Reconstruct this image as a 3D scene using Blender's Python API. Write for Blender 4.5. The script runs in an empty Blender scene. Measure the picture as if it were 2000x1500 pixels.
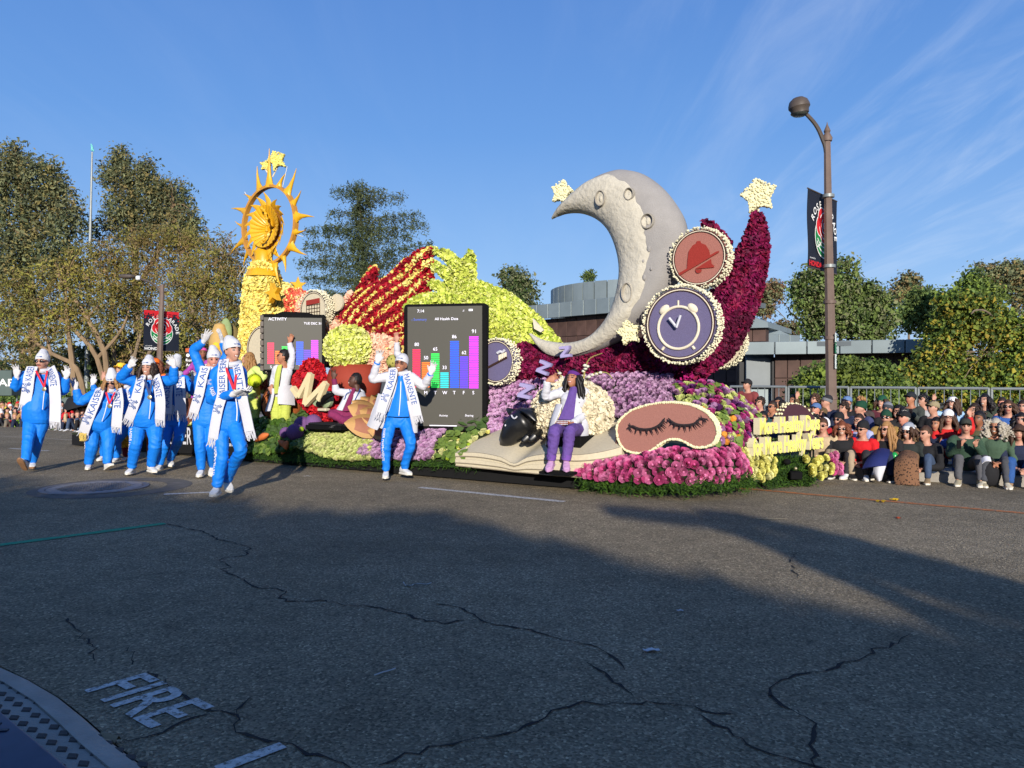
import bpy,bmesh,math,random
import numpy as np
from mathutils import Vector,Matrix
random.seed(7)
rng=np.random.default_rng(7)
SC=bpy.context.scene
COL=SC.collection
R=math.radians
# ------------------------------------------------------------------ camera
CAM_H,HOR,FPX=1.4,740.0,1500.0
cam_d=bpy.data.cameras.new('camera')
cam=bpy.data.objects.new('camera',cam_d);COL.objects.link(cam)
cam.location=(0,0,CAM_H);cam.rotation_euler=(R(90),0,0)
cam_d.sensor_width=36;cam_d.lens=27.0;cam_d.shift_y=-0.005
cam_d.clip_start=0.1;cam_d.clip_end=3000
SC.camera=cam
# ------------------------------------------------------------------ light
SUN_EL=15.5
SUN_X=0.08
w=bpy.data.worlds.new('World');SC.world=w;w.use_nodes=True
nt=w.node_tree;N=nt.nodes;L=nt.links
for n in list(N):N.remove(n)
out=N.new('ShaderNodeOutputWorld');bg=N.new('ShaderNodeBackground')
sky=N.new('ShaderNodeTexSky');sky.sky_type='NISHITA';sky.sun_disc=False
sky.sun_elevation=R(SUN_EL);sky.sun_rotation=R(180-4.6)
sky.altitude=250;sky.air_density=1.15;sky.dust_density=0.25;sky.ozone_density=2.4
tc=N.new('ShaderNodeTexCoord')
sep=N.new('ShaderNodeSeparateXYZ');L.new(tc.outputs['Generated'],sep.inputs[0])
dz=N.new('ShaderNodeMath');dz.operation='ADD';dz.inputs[1].default_value=0.12;L.new(sep.outputs['Z'],dz.inputs[0])
px=N.new('ShaderNodeMath');px.operation='DIVIDE';L.new(sep.outputs['X'],px.inputs[0]);L.new(dz.outputs[0],px.inputs[1])
py=N.new('ShaderNodeMath');py.operation='DIVIDE';L.new(sep.outputs['Y'],py.inputs[0]);L.new(dz.outputs[0],py.inputs[1])
cmb=N.new('ShaderNodeCombineXYZ');L.new(px.outputs[0],cmb.inputs[0]);L.new(py.outputs[0],cmb.inputs[1])
mp=N.new('ShaderNodeMapping');mp.inputs['Rotation'].default_value=(0,0,R(-38));mp.inputs['Scale'].default_value=(2.6,0.5,1)
L.new(cmb.outputs[0],mp.inputs[0])
no=N.new('ShaderNodeTexNoise');no.inputs['Scale'].default_value=1.6;no.inputs['Detail'].default_value=9;no.inputs['Roughness'].default_value=0.62;no.inputs['Distortion'].default_value=0.6
L.new(mp.outputs[0],no.inputs['Vector'])
rp=N.new('ShaderNodeMapRange');rp.inputs['From Min'].default_value=0.42;rp.inputs['From Max'].default_value=0.80;rp.interpolation_type='SMOOTHSTEP'
L.new(no.outputs['Fac'],rp.inputs['Value'])
mk=N.new('ShaderNodeMapRange');mk.inputs['From Min'].default_value=0.02;mk.inputs['From Max'].default_value=0.5;mk.interpolation_type='SMOOTHSTEP'
mk.inputs['To Min'].default_value=0.03;mk.inputs['To Max'].default_value=0.28
L.new(sep.outputs['X'],mk.inputs['Value'])
mu=N.new('ShaderNodeMath');mu.operation='MULTIPLY';L.new(rp.outputs[0],mu.inputs[0]);L.new(mk.outputs[0],mu.inputs[1])
hs=N.new('ShaderNodeHueSaturation');hs.inputs['Saturation'].default_value=1.08;hs.inputs['Value'].default_value=1.0
L.new(sky.outputs[0],hs.inputs['Color'])
gr=N.new('ShaderNodeValToRGB');L.new(sep.outputs['Z'],gr.inputs[0]);ge=gr.color_ramp.elements
ge[0].position=0.0;ge[0].color=(3.3,5.2,8.6,1);ge[1].position=1.0;ge[1].color=(0.55,1.5,4.6,1)
for p_,c_ in((0.10,(2.55,4.6,8.4,1)),(0.30,(1.25,3.1,7.3,1)),(0.50,(0.8,2.2,6.2,1))):
 g_=gr.color_ramp.elements.new(p_);g_.color=c_
mg=N.new('ShaderNodeMix');mg.data_type='RGBA';mg.inputs['Factor'].default_value=0.8
L.new(hs.outputs[0],mg.inputs['A']);L.new(gr.outputs[0],mg.inputs['B'])
mx=N.new('ShaderNodeMix');mx.data_type='RGBA';L.new(mu.outputs[0],mx.inputs['Factor']);L.new(mg.outputs['Result'],mx.inputs['A']);mx.inputs['B'].default_value=(7.5,8.2,9.2,1)
L.new(mx.outputs['Result'],bg.inputs['Color'])
bg.inputs['Strength'].default_value=0.066
L.new(bg.outputs[0],out.inputs[0])
sd=bpy.data.lights.new('sun','SUN');sun=bpy.data.objects.new('sun',sd);COL.objects.link(sun)
sd.energy=3.7;sd.angle=R(0.5);sd.color=(1.0,0.925,0.82)
SUN_L=Vector((-SUN_X,1,-math.tan(R(SUN_EL)))).normalized()
sun.rotation_euler=SUN_L.to_track_quat('-Z','Y').to_euler()
sun.location=(3,-30,12)
SC.view_settings.view_transform='Standard';SC.view_settings.look='None'
SC.view_settings.exposure=0.80;SC.view_settings.gamma=1.0;SC.view_settings.use_curve_mapping=False
SC.cycles.max_bounces=6;SC.cycles.diffuse_bounces=3;SC.cycles.glossy_bounces=2
SC.cycles.transparent_max_bounces=6
# ------------------------------------------------------------------ places
def at(u,v,Y):
 "world point seen at photo position (u, v) and standing Y metres away"
 return Vector(((u-1000)/FPX*Y,Y,CAM_H-(v-HOR)/FPX*Y))
def gnd(u,v,z=0.0):
 Y=(CAM_H-z)*FPX/(v-HOR)
 return Vector(((u-1000)/FPX*Y,Y,z))
YAW=R(33)
FA=Vector((math.cos(YAW),-math.sin(YAW),0));FB=Vector((math.sin(YAW),math.cos(YAW),0))
FP=Vector((0.33,9.9,0))
def fl(u,v,d):
 "point on the upright plane d metres inside the near side of the float"
 k=(u-1000)/FPX
 Y=(d+FP.x*FB.x+FP.y*FB.y)/(k*FB.x+FB.y)
 return at(u,v,Y)
def W(s,d,z):
 p=FP+FA*s+FB*d
 return Vector((p.x,p.y,z))
def V3(p):return np.array((p[0],p[1],p[2]),float)
# ------------------------------------------------------------------ materials
def lin(c):
 o=[]
 for x in c:
  x/=255.0
  o.append(x/12.92 if x<=0.04045 else((x+0.055)/1.055)**2.4)
 return tuple(o)
MATS={}
def mat(name,rgb,rough=0.75,var=0.25,scale=9.0,bump=0.0,bscale=60.0,spec=0.3,metal=0.0,orand=0.0,hue=0.0,emit=0.0,trans=0.0,sheen=0.0,stretch=None,coat=0.0):
 "rgb: sRGB 0-255 of the thing's own colour; var: mottling; orand: brightness spread between single objects"
 if name in MATS:return MATS[name]
 m=bpy.data.materials.new(name);MATS[name]=m;m.use_nodes=True
 nt=m.node_tree;b=nt.nodes['Principled BSDF'];Ls=nt.links
 col=tuple(x*0.86 for x in lin(rgb))
 b.inputs['Roughness'].default_value=rough;b.inputs['Metallic'].default_value=metal
 b.inputs['Specular IOR Level'].default_value=spec
 if coat:b.inputs['Coat Weight'].default_value=coat;b.inputs['Coat Roughness'].default_value=0.15
 if sheen:b.inputs['Sheen Weight'].default_value=sheen
 tc=nt.nodes.new('ShaderNodeTexCoord');vec=tc.outputs['Object']
 if stretch:
  mp=nt.nodes.new('ShaderNodeMapping');mp.inputs['Scale'].default_value=stretch
  Ls.new(vec,mp.inputs[0]);vec=mp.outputs[0]
 no=nt.nodes.new('ShaderNodeTexNoise');no.inputs['Scale'].default_value=scale;no.inputs['Detail'].default_value=6;no.inputs['Roughness'].default_value=0.65
 Ls.new(vec,no.inputs['Vector'])
 mr=nt.nodes.new('ShaderNodeMapRange');mr.inputs['From Min'].default_value=0.28;mr.inputs['From Max'].default_value=0.72
 mr.inputs['To Min'].default_value=1-var;mr.inputs['To Max'].default_value=1+var*0.8
 Ls.new(no.outputs['Fac'],mr.inputs['Value'])
 val=mr.outputs[0]
 if orand:
  oi=nt.nodes.new('ShaderNodeObjectInfo')
  m2=nt.nodes.new('ShaderNodeMapRange');m2.inputs['To Min'].default_value=1-orand;m2.inputs['To Max'].default_value=1+orand*0.7
  Ls.new(oi.outputs['Random'],m2.inputs['Value'])
  mm=nt.nodes.new('ShaderNodeMath');mm.operation='MULTIPLY';Ls.new(val,mm.inputs[0]);Ls.new(m2.outputs[0],mm.inputs[1]);val=mm.outputs[0]
 hsv=nt.nodes.new('ShaderNodeHueSaturation');hsv.inputs['Color'].default_value=(*col,1)
 Ls.new(val,hsv.inputs['Value'])
 if hue:
  n2=nt.nodes.new('ShaderNodeTexNoise');n2.inputs['Scale'].default_value=scale*0.7;n2.inputs['Detail'].default_value=3
  Ls.new(vec,n2.inputs['Vector'])
  mh=nt.nodes.new('ShaderNodeMapRange');mh.inputs['From Min'].default_value=0.3;mh.inputs['From Max'].default_value=0.7;mh.inputs['To Min'].default_value=0.5-hue;mh.inputs['To Max'].default_value=0.5+hue
  Ls.new(n2.outputs['Fac'],mh.inputs['Value']);Ls.new(mh.outputs[0],hsv.inputs['Hue'])
 Ls.new(hsv.outputs[0],b.inputs['Base Color'])
 if emit:
  Ls.new(hsv.outputs[0],b.inputs['Emission Color']);b.inputs['Emission Strength'].default_value=emit
 if bump:
  nb=nt.nodes.new('ShaderNodeTexNoise');nb.inputs['Scale'].default_value=bscale;nb.inputs['Detail'].default_value=4
  Ls.new(vec,nb.inputs['Vector'])
  bp=nt.nodes.new('ShaderNodeBump');bp.inputs['Strength'].default_value=bump;bp.inputs['Distance'].default_value=0.02
  Ls.new(nb.outputs['Fac'],bp.inputs['Height']);Ls.new(bp.outputs[0],b.inputs['Normal'])
 if trans:
  t=nt.nodes.new('ShaderNodeBsdfTranslucent');Ls.new(hsv.outputs[0],t.inputs['Color'])
  ms=nt.nodes.new('ShaderNodeMixShader');ms.inputs[0].default_value=trans
  o=nt.nodes['Material Output'];Ls.new(b.outputs[0],ms.inputs[1]);Ls.new(t.outputs[0],ms.inputs[2]);Ls.new(ms.outputs[0],o.inputs[0])
 return m
# ------------------------------------------------------------------ meshes
class MB:
 "collects shapes in world space; build() links them as ONE mesh object"
 def __init__(s):s.v=[];s.f=[];s.n=0
 def add(s,v,faces,m=0):
  v=np.asarray([tuple(p)for p in v]if not isinstance(v,np.ndarray)else v,float).reshape(-1,3)
  if isinstance(faces,np.ndarray):groups=[faces]
  else:
   d={}
   for f in faces:d.setdefault(len(f),[]).append(f)
   groups=[np.array(g,int)for g in d.values()]
  for g in groups:
   mi=m if isinstance(m,np.ndarray)else np.full(len(g),m,int)
   s.f.append((g+s.n,mi))
  s.v.append(v);s.n+=len(v)
 def arrays(s):
  return np.concatenate(s.v)if s.v else np.zeros((0,3))
 def mesh(s,name,mats,smooth=True,angle=None,origin=(0,0,0)):
  me=bpy.data.meshes.new(name)
  v=s.arrays()-np.asarray(V3(origin))
  me.vertices.add(len(v));me.vertices.foreach_set('co',v.astype(np.float32).ravel())
  lv=np.concatenate([g.ravel()for g,_ in s.f]);sz=np.concatenate([np.full(len(g),g.shape[1])for g,_ in s.f])
  mi=np.concatenate([m for _,m in s.f])
  me.loops.add(len(lv));me.loops.foreach_set('vertex_index',lv.astype(np.int32))
  me.polygons.add(len(sz));st=np.concatenate([[0],np.cumsum(sz)[:-1]])
  me.polygons.foreach_set('loop_start',st.astype(np.int32))
  me.polygons.foreach_set('material_index',mi.astype(np.int32))
  if not isinstance(mats,(list,tuple)):mats=[mats]
  for m in mats:me.materials.append(m)
  me.update(calc_edges=True)
  me.polygons.foreach_set('use_smooth',np.full(len(sz),bool(smooth)))
  if angle is not None:me.set_sharp_from_angle(angle=R(angle))
  return me
 def build(s,name,mats,parent=None,smooth=True,angle=40,**kw):
  og=parent_world(parent)if parent is not None else kw.pop('origin',(0,0,0))
  me=s.mesh(name,mats,smooth,angle,og)
  o=bpy.data.objects.new(name,me);COL.objects.link(o)
  if parent is not None:o.parent=parent
  else:o.location=og
  for k,x in kw.items():o[k]=x
  return o
def parent_world(p):
 v=Vector((0,0,0))
 while p is not None:v+=Vector(p.location);p=p.parent
 return v
def tag(o,label,cat=None,group=None,kind=None):
 if label:o['label']=label
 if cat:o['category']=cat
 if group:o['group']=group
 if kind:o['kind']=kind
 return o
def thing(name,label,cat,loc,group=None):
 o=bpy.data.objects.new(name,None);COL.objects.link(o);o.location=loc
 o.empty_display_size=0.2
 return tag(o,label,cat,group)
def structure(o,label=None):
 o['kind']='structure'
 if label:o['label']=label
 return o
def frame(t,up=(0,0,1)):
 t=np.asarray(t,float);t=t/(np.linalg.norm(t)+1e-9)
 up=np.asarray(up,float)
 if abs(t@up)>0.97:up=np.array((0,1.0,0))if abs(t[1])<0.9 else np.array((1.0,0,0))
 x=np.cross(t,up);x/=np.linalg.norm(x);y=np.cross(x,t)
 return x,y,t
def ringfaces(nr,n,caps=True):
 f=[]
 i=np.arange(nr-1)[:,None]*n;j=np.arange(n)[None,:];j2=(j+1)%n
 q=np.stack([i+j,i+j2,i+n+j2,i+n+j],-1).reshape(-1,4)
 f=[tuple(x)for x in q]
 if caps:
  f.append(tuple(range(n-1,-1,-1)));f.append(tuple((nr-1)*n+k for k in range(n)))
 return f
def catmull(P,k=4):
 P=[np.asarray(V3(p))for p in P]
 if len(P)<3 or k<2:
  return P
 o=[]
 for i in range(len(P)-1):
  p0=P[max(i-1,0)];p1=P[i];p2=P[i+1];p3=P[min(i+2,len(P)-1)]
  for t in np.arange(k)/k:
   o.append(0.5*((2*p1)+(-p0+p2)*t+(2*p0-5*p1+4*p2-p3)*t*t+(-p0+3*p1-3*p2+p3)*t**3))
 o.append(P[-1]);return o
def interp(vals,n):
 vals=np.asarray(vals,float);x=np.linspace(0,len(vals)-1,n)
 if vals.ndim==1:return np.interp(x,np.arange(len(vals)),vals)
 return np.stack([np.interp(x,np.arange(len(vals)),vals[:,k])for k in range(vals.shape[1])],1)
def tube(mb,path,rad,n=8,m=0,caps=True,sub=1,flat=None,updir=(0,0,1),round_ends=False):
 "swept tube; rad: number or list; flat: (rx scale, ry scale)"
 P=catmull(path,sub)if sub>1 else[V3(p)for p in path]
 r=np.full(len(P),rad,float)if np.isscalar(rad)else interp(rad,len(P))
 P=np.array(P)
 T=np.gradient(P,axis=0)if len(P)>1 else None
 if round_ends:
  t0=T[0]/np.linalg.norm(T[0]);t1=T[-1]/np.linalg.norm(T[-1])
  pre=[P[0]-t0*r[0]*0.95,P[0]-t0*r[0]*0.7];post=[P[-1]+t1*r[-1]*0.7,P[-1]+t1*r[-1]*0.95]
  P=np.vstack([pre,P,post]);T=np.vstack([T[0],T[0],T,T[-1],T[-1]])
  r=np.concatenate([[r[0]*0.3,r[0]*0.71],r,[r[-1]*0.71,r[-1]*0.3]])
 a=np.linspace(0,2*math.pi,n,endpoint=False);ca,sa=np.cos(a),np.sin(a)
 rings=[]
 x,y,t=frame(T[0],updir)
 for i in range(len(P)):
  t=T[i]/(np.linalg.norm(T[i])+1e-9)
  x=x-t*(x@t);x/=(np.linalg.norm(x)+1e-9);y=np.cross(t,x)
  fx,fy=flat if flat else(1,1)
  rings.append(P[i]+(ca[:,None]*x*fx+sa[:,None]*y*fy)*r[i])
 mb.add(np.concatenate(rings),ringfaces(len(P),n,caps),m)
def loft(mb,rings,m=0,caps=True):
 n=len(rings[0]);mb.add(np.concatenate([np.asarray(r,float)for r in rings]),ringfaces(len(rings),n,caps),m)
def ell_ring(c,ax,ay,rx,ry,n=14,p=1.0):
 a=np.linspace(0,2*math.pi,n,endpoint=False);c=np.asarray(V3(c))
 ca,sa=np.cos(a),np.sin(a)
 ca=np.sign(ca)*abs(ca)**p;sa=np.sign(sa)*abs(sa)**p
 return c+ca[:,None]*np.asarray(ax)*rx+sa[:,None]*np.asarray(ay)*ry
def ellipsoid(mb,c,r,ax=None,n=12,k=8,m=0,fn=None):
 A=np.eye(3)if ax is None else np.array(ax)
 r=np.array((r,r,r),float)if np.isscalar(r)else np.array(r,float)
 v=[(0,0,-1)]
 for i in range(1,k):
  ph=math.pi*i/k
  for j in range(n):
   th=2*math.pi*j/n
   v.append((math.sin(ph)*math.cos(th),math.sin(ph)*math.sin(th),-math.cos(ph)))
 v.append((0,0,1));v=np.array(v)
 if fn is not None:v=fn(v)
 p=np.asarray(V3(c))+(v*r)@A
 f=[(0,1+(j+1)%n,1+j)for j in range(n)]
 for i in range(k-2):
  for j in range(n):
   a=1+i*n+j;b=1+i*n+(j+1)%n
   f.append((a,b,b+n,a+n))
 e=len(v)-1;b0=1+(k-2)*n
 f+=[(b0+j,b0+(j+1)%n,e)for j in range(n)]
 mb.add(p,f,m)
BOXF=[(0,3,2,1),(4,5,6,7),(0,1,5,4),(1,2,6,5),(2,3,7,6),(3,0,4,7)]
def box(mb,c,size,ax=None,m=0,bev=0.0):
 A=np.eye(3)if ax is None else np.array([V3(q)for q in ax]);c=np.asarray(V3(c));h=np.array(size,float)/2
 if not bev:
  v=np.array([(-1,-1,-1),(1,-1,-1),(1,1,-1),(-1,1,-1),(-1,-1,1),(1,-1,1),(1,1,1),(-1,1,1)],float)*h
  mb.add(c+v@A,BOXF,m);return
 rings=[]
 b=min(bev,h.min()*0.9)
 for z,o in((-h[2],b),(-h[2]+b,0),(h[2]-b,0),(h[2],b)):
  X,Y=h[0]-o,h[1]-o;bb=b
  rings.append(c+np.array([(-X+bb,-Y,z),(X-bb,-Y,z),(X,-Y+bb,z),(X,Y-bb,z),(X-bb,Y,z),(-X+bb,Y,z),(-X,Y-bb,z),(-X,-Y+bb,z)])@A)
 loft(mb,rings,m)
def beam(mb,p,q,wd,dp,m=0,up=(0,0,1),bev=0.0):
 p,q=V3(p),V3(q);x,y,t=frame(q-p,up)
 box(mb,(p+q)/2,(wd,dp,np.linalg.norm(q-p)),(x,y,t),m,bev)
def lathe(mb,prof,c,ax=None,n=24,m=0,caps=True):
 A=np.eye(3)if ax is None else np.array([V3(q)for q in ax]);c=np.asarray(V3(c))
 a=np.linspace(0,2*math.pi,n,endpoint=False)
 rings=[c+np.stack([r*np.cos(a),r*np.sin(a),np.full(n,z)],1)@A for r,z in prof]
 loft(mb,rings,m,caps)
def prism(mb,front,off,m=0,bev=0.0,mside=None):
 "front: outline points seen from the viewer; off: vector to the back outline; bev rounds the front edge"
 F=np.array([V3(p)for p in front]);off=np.asarray(V3(off));n=len(F)
 if bev:
  nx=np.roll(F,-1,0)-np.roll(F,1,0);d=off/np.linalg.norm(off)
  o=np.cross(nx,d);o/=(np.linalg.norm(o,axis=1)[:,None]+1e-9)
  c=F.mean(0)
  A2=0
  q=np.roll(F,-1,0);A2=np.sum(np.cross(F-c,q-c)@d)
  s=-1 if A2>0 else 1
  inn=F+o*bev*s
  rings=[inn,F+d*bev,F+off-d*bev,inn+off]
 else:rings=[F,F+off]
 v=np.concatenate(rings);k=len(rings)
 ms=m if mside is None else mside
 f=[]
 for i in range(k-1):
  for j in range(n):
   f.append((i*n+j,i*n+(j+1)%n,(i+1)*n+(j+1)%n,(i+1)*n+j))
 mb.add(v,f,ms)
 mb.add(rings[0],[tuple(range(n))],m);mb.add(rings[-1],[tuple(range(n-1,-1,-1))],ms)
def strip(mb,L_,R_,th=0.012,m=0,sub=3,bulge=0.0,cols=4,updir=None):
 "cloth sheet between two edge polylines, with thickness"
 A=np.array(catmull(L_,sub));B=np.array(catmull(R_,sub));n=min(len(A),len(B));A,B=interp(A,n),interp(B,n)
 T=np.linspace(0,1,cols+1)
 nrm=np.cross(np.gradient(A+B,axis=0),B-A);nrm/=(np.linalg.norm(nrm,axis=1)[:,None]+1e-9)
 flip=np.where(nrm[:,1]>0,-1.0,1.0)[:,None];nrm=nrm*flip
 front=np.stack([A*(1-t)+B*t+nrm*(bulge*math.sin(math.pi*t))for t in T],1)
 back=front-nrm[:,None,:]*th
 k=cols+1;ring=np.concatenate([front,back[:,::-1]],1)
 loft(mb,list(ring),m)
 return A,B,nrm
def noise3(p,f,seed=0):
 "cheap smooth noise, about -1..1"
 r=np.random.default_rng(seed);o=np.zeros(len(p))
 for i in range(5):
  k=r.normal(size=3);k/=np.linalg.norm(k)
  o+=np.sin(p@k*f*(0.6+0.5*i)+r.uniform(0,6.28))*(0.6**(i*0.5))
 return o/2.2
_TX={}
def glyphs(s,bold=0.0):
 key=(s,bold)
 if key not in _TX:
  cu=bpy.data.curves.new('lettering','FONT');cu.body=s;cu.size=1.0;cu.offset=bold;cu.resolution_u=3
  ob=bpy.data.objects.new('lettering',cu)
  COL.objects.link(ob);dg=bpy.context.evaluated_depsgraph_get()
  me=bpy.data.meshes.new_from_object(ob.evaluated_get(dg))
  v=np.zeros(len(me.vertices)*3);me.vertices.foreach_get('co',v);v=v.reshape(-1,3)
  f=[tuple(p.vertices)for p in me.polygons]
  bpy.data.objects.remove(ob);bpy.data.curves.remove(cu);bpy.data.meshes.remove(me)
  if len(v):v[:,0]-=v[:,0].min()
  _TX[key]=(v,f)
 v,f=_TX[key];return v.copy(),f
def text(mb,s,o,ex,ey,height,m=0,width=None,center=False,bold=0.0,depth=0.0,en=None):
 "letters from point o along ex with cap height `height`; width squeezes to a length; depth makes them solid"
 v,f=glyphs(s,bold)
 if not len(v):return
 sc=height/0.69;wx=width/v[:,0].max()if width else sc
 x=v[:,0]*wx;y=v[:,1]*sc
 if center:x-=x.max()/2
 o,ex,ey=V3(o),V3(ex),V3(ey)
 p=o+x[:,None]*ex+y[:,None]*ey
 mb.add(p,f,m)
 if depth:
  nz=V3(en)if en is not None else np.cross(ex,ey)
  mb.add(p-nz*depth,[tuple(reversed(q))for q in f],m)
  e={}
  for q in f:
   for a,b in zip(q,q[1:]+q[:1]):
    if(b,a)in e:e.pop((b,a))
    else:e[(a,b)]=1
  n=len(p)
  mb.add(np.vstack([p,p-nz*depth]),[(b,a,a+n,b+n)for a,b in e],m if not isinstance(m,tuple)else m)
def text_path(mb,s,A,B,nrm,t0,t1,frac=0.75,m=0,off=0.004,flip=False,bold=0.01):
 "letters running along a strip (edges A, B): x along it from t0 to t1, cap height across it"
 v,f=glyphs(s,bold)
 x=v[:,0]/v[:,0].max();y=v[:,1]/0.72
 n=len(A);tt=(t0+(t1-t0)*x)*(n-1);i=np.clip(tt.astype(int),0,n-2);fr=(tt-i)[:,None]
 a=A[i]*(1-fr)+A[i+1]*fr;b=B[i]*(1-fr)+B[i+1]*fr;nn=nrm[i]
 w_=(0.5+(y-0.5)*frac*(-1 if flip else 1))[:,None]
 mb.add(a*(1-w_)+b*w_+nn*off,f,m)
def scatter(mb,pts,nrm,shape_v,shape_f,size,m=0,seed=1,tilt=0.5):
 "many copies of one little shape set on points, turned to their normals (joined: past counting)"
 r=np.random.default_rng(seed);n=len(pts)
 if n==0:return
 nrm=nrm+r.normal(size=(n,3))*tilt*0.6;nrm/=np.linalg.norm(nrm,axis=1)[:,None]
 t=r.normal(size=(n,3));x=np.cross(t,nrm);x/=(np.linalg.norm(x,axis=1)[:,None]+1e-9);y=np.cross(nrm,x)
 sz=size*r.uniform(0.75,1.25,n)if np.isscalar(size)else size
 v=pts[:,None,:]+(shape_v[None,:,0:1]*x[:,None,:]+shape_v[None,:,1:2]*y[:,None,:]+shape_v[None,:,2:3]*nrm[:,None,:])*np.asarray(sz)[:,None,None]
 k=len(shape_v);off=(np.arange(n)*k)
 by={}
 for f in shape_f:by.setdefault(len(f),[]).append(f)
 first=True
 base=v.reshape(-1,3);s0=mb.n
 mb.v.append(base);mb.n+=len(base)
 for kk,fs in by.items():
  fs=np.array(fs);F=(off[:,None,None]+fs[None]).reshape(-1,kk)+s0
  mi=np.repeat(m,len(fs))if isinstance(m,np.ndarray)else np.full(len(F),m,int)
  mb.f.append((F,mi))
def sample(mb,density,seed=2):
 "random points on a builder's faces: points, normals"
 r=np.random.default_rng(seed);v=mb.arrays();tri=[]
 for g,_ in mb.f:
  for k in range(1,g.shape[1]-1):tri.append(g[:,[0,k,k+1]])
 tri=np.concatenate(tri);a,b,c=v[tri[:,0]],v[tri[:,1]],v[tri[:,2]]
 nn=np.cross(b-a,c-a);ar=np.linalg.norm(nn,axis=1);nn/=(ar[:,None]+1e-12);ar=ar/2
 n=int(ar.sum()*density);idx=r.choice(len(ar),n,p=ar/ar.sum())
 s,t=r.random(n),r.random(n);fl_=s+t>1;s[fl_]=1-s[fl_];t[fl_]=1-t[fl_]
 return a[idx]+(b-a)[idx]*s[:,None]+(c-a)[idx]*t[:,None],nn[idx]
PETAL_V=np.array([(-0.5,0,0),(0.5,0,0.05),(0.62,0.7,0.45),(-0.55,0.75,0.4),(0,1.05,0.75)],float)
PETAL_F=[(0,1,2,3),(3,2,4)]
def bud():
 v=[(0,0,0.85)];f=[]
 for r_,z in((0.42,0.72),(0.62,0.25),(0.35,-0.25)):
  for j in range(6):v.append((r_*math.cos(j*1.047+z),r_*math.sin(j*1.047+z),z))
 for j in range(6):
  f.append((0,1+j,1+(j+1)%6))
  for q in(0,6):f.append((1+q+j,7+q+j,7+q+(j+1)%6,1+q+(j+1)%6))
 return np.array(v),f
BUD_V,BUD_F=bud()
LEAF_V=np.array([(0,0,0),(0.33,0.5,0.12),(0,1,-0.1),(-0.33,0.5,0.12)],float)
LEAF_F=[(0,1,2),(0,2,3)]
# ------------------------------------------------------------------ remesh queue: joined sweeps become one continuous skin
QUEUE=[]
def grow(mb,name,mats,parent,voxel,smooth=3,post=None):
 o=bpy.data.objects.new(name,bpy.data.meshes.new(name));COL.objects.link(o);o.parent=parent
 QUEUE.append((mb,o,mats,voxel,smooth,post));return o
def flush():
 tmp=[]
 tc=bpy.data.collections.new('work');COL.children.link(tc)
 for mb,o,mats,voxel,smooth,post in QUEUE:
  me=mb.mesh('work',[],True,None,parent_world(o.parent))
  t=bpy.data.objects.new('work',me);tc.objects.link(t)
  r=t.modifiers.new('r','REMESH');r.mode='VOXEL';r.voxel_size=voxel;r.adaptivity=0.0
  if smooth:
   s=t.modifiers.new('s','SMOOTH');s.iterations=smooth;s.factor=0.5
  tmp.append(t)
 dg=bpy.context.evaluated_depsgraph_get()
 for(mb,o,mats,voxel,smooth,post),t in zip(QUEUE,tmp):
  me=bpy.data.meshes.new_from_object(t.evaluated_get(dg));me.name=o.name
  me.materials.clear()
  for m in(mats if isinstance(mats,(list,tuple))else[mats]):me.materials.append(m)
  n=len(me.vertices);co=np.zeros(n*3,np.float32);me.vertices.foreach_get('co',co);co=co.reshape(-1,3).astype(float)
  if post:
   nr=np.zeros(n*3,np.float32);me.vertices.foreach_get('normal',nr);nr=nr.reshape(-1,3)
   og=V3(parent_world(o.parent))
   np_,pm=post(co+og,nr,me,og)
   if np_ is not None:me.vertices.foreach_set('co',(np_-og).astype(np.float32).ravel())
   if pm is not None:me.polygons.foreach_set('material_index',pm.astype(np.int32))
  me.polygons.foreach_set('use_smooth',np.ones(len(me.polygons),bool));me.update()
  old=o.data;o.data=me;bpy.data.meshes.remove(old)
  for cp in o.get('_c',[]):pass
 for t in tmp:
  d=t.data;bpy.data.objects.remove(t);bpy.data.meshes.remove(d)
 bpy.data.collections.remove(tc)
 QUEUE.clear()
def poly_centers(me,og):
 n=len(me.polygons);c=np.zeros(n*3,np.float32);me.polygons.foreach_get('center',c)
 return c.reshape(-1,3).astype(float)+og
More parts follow.
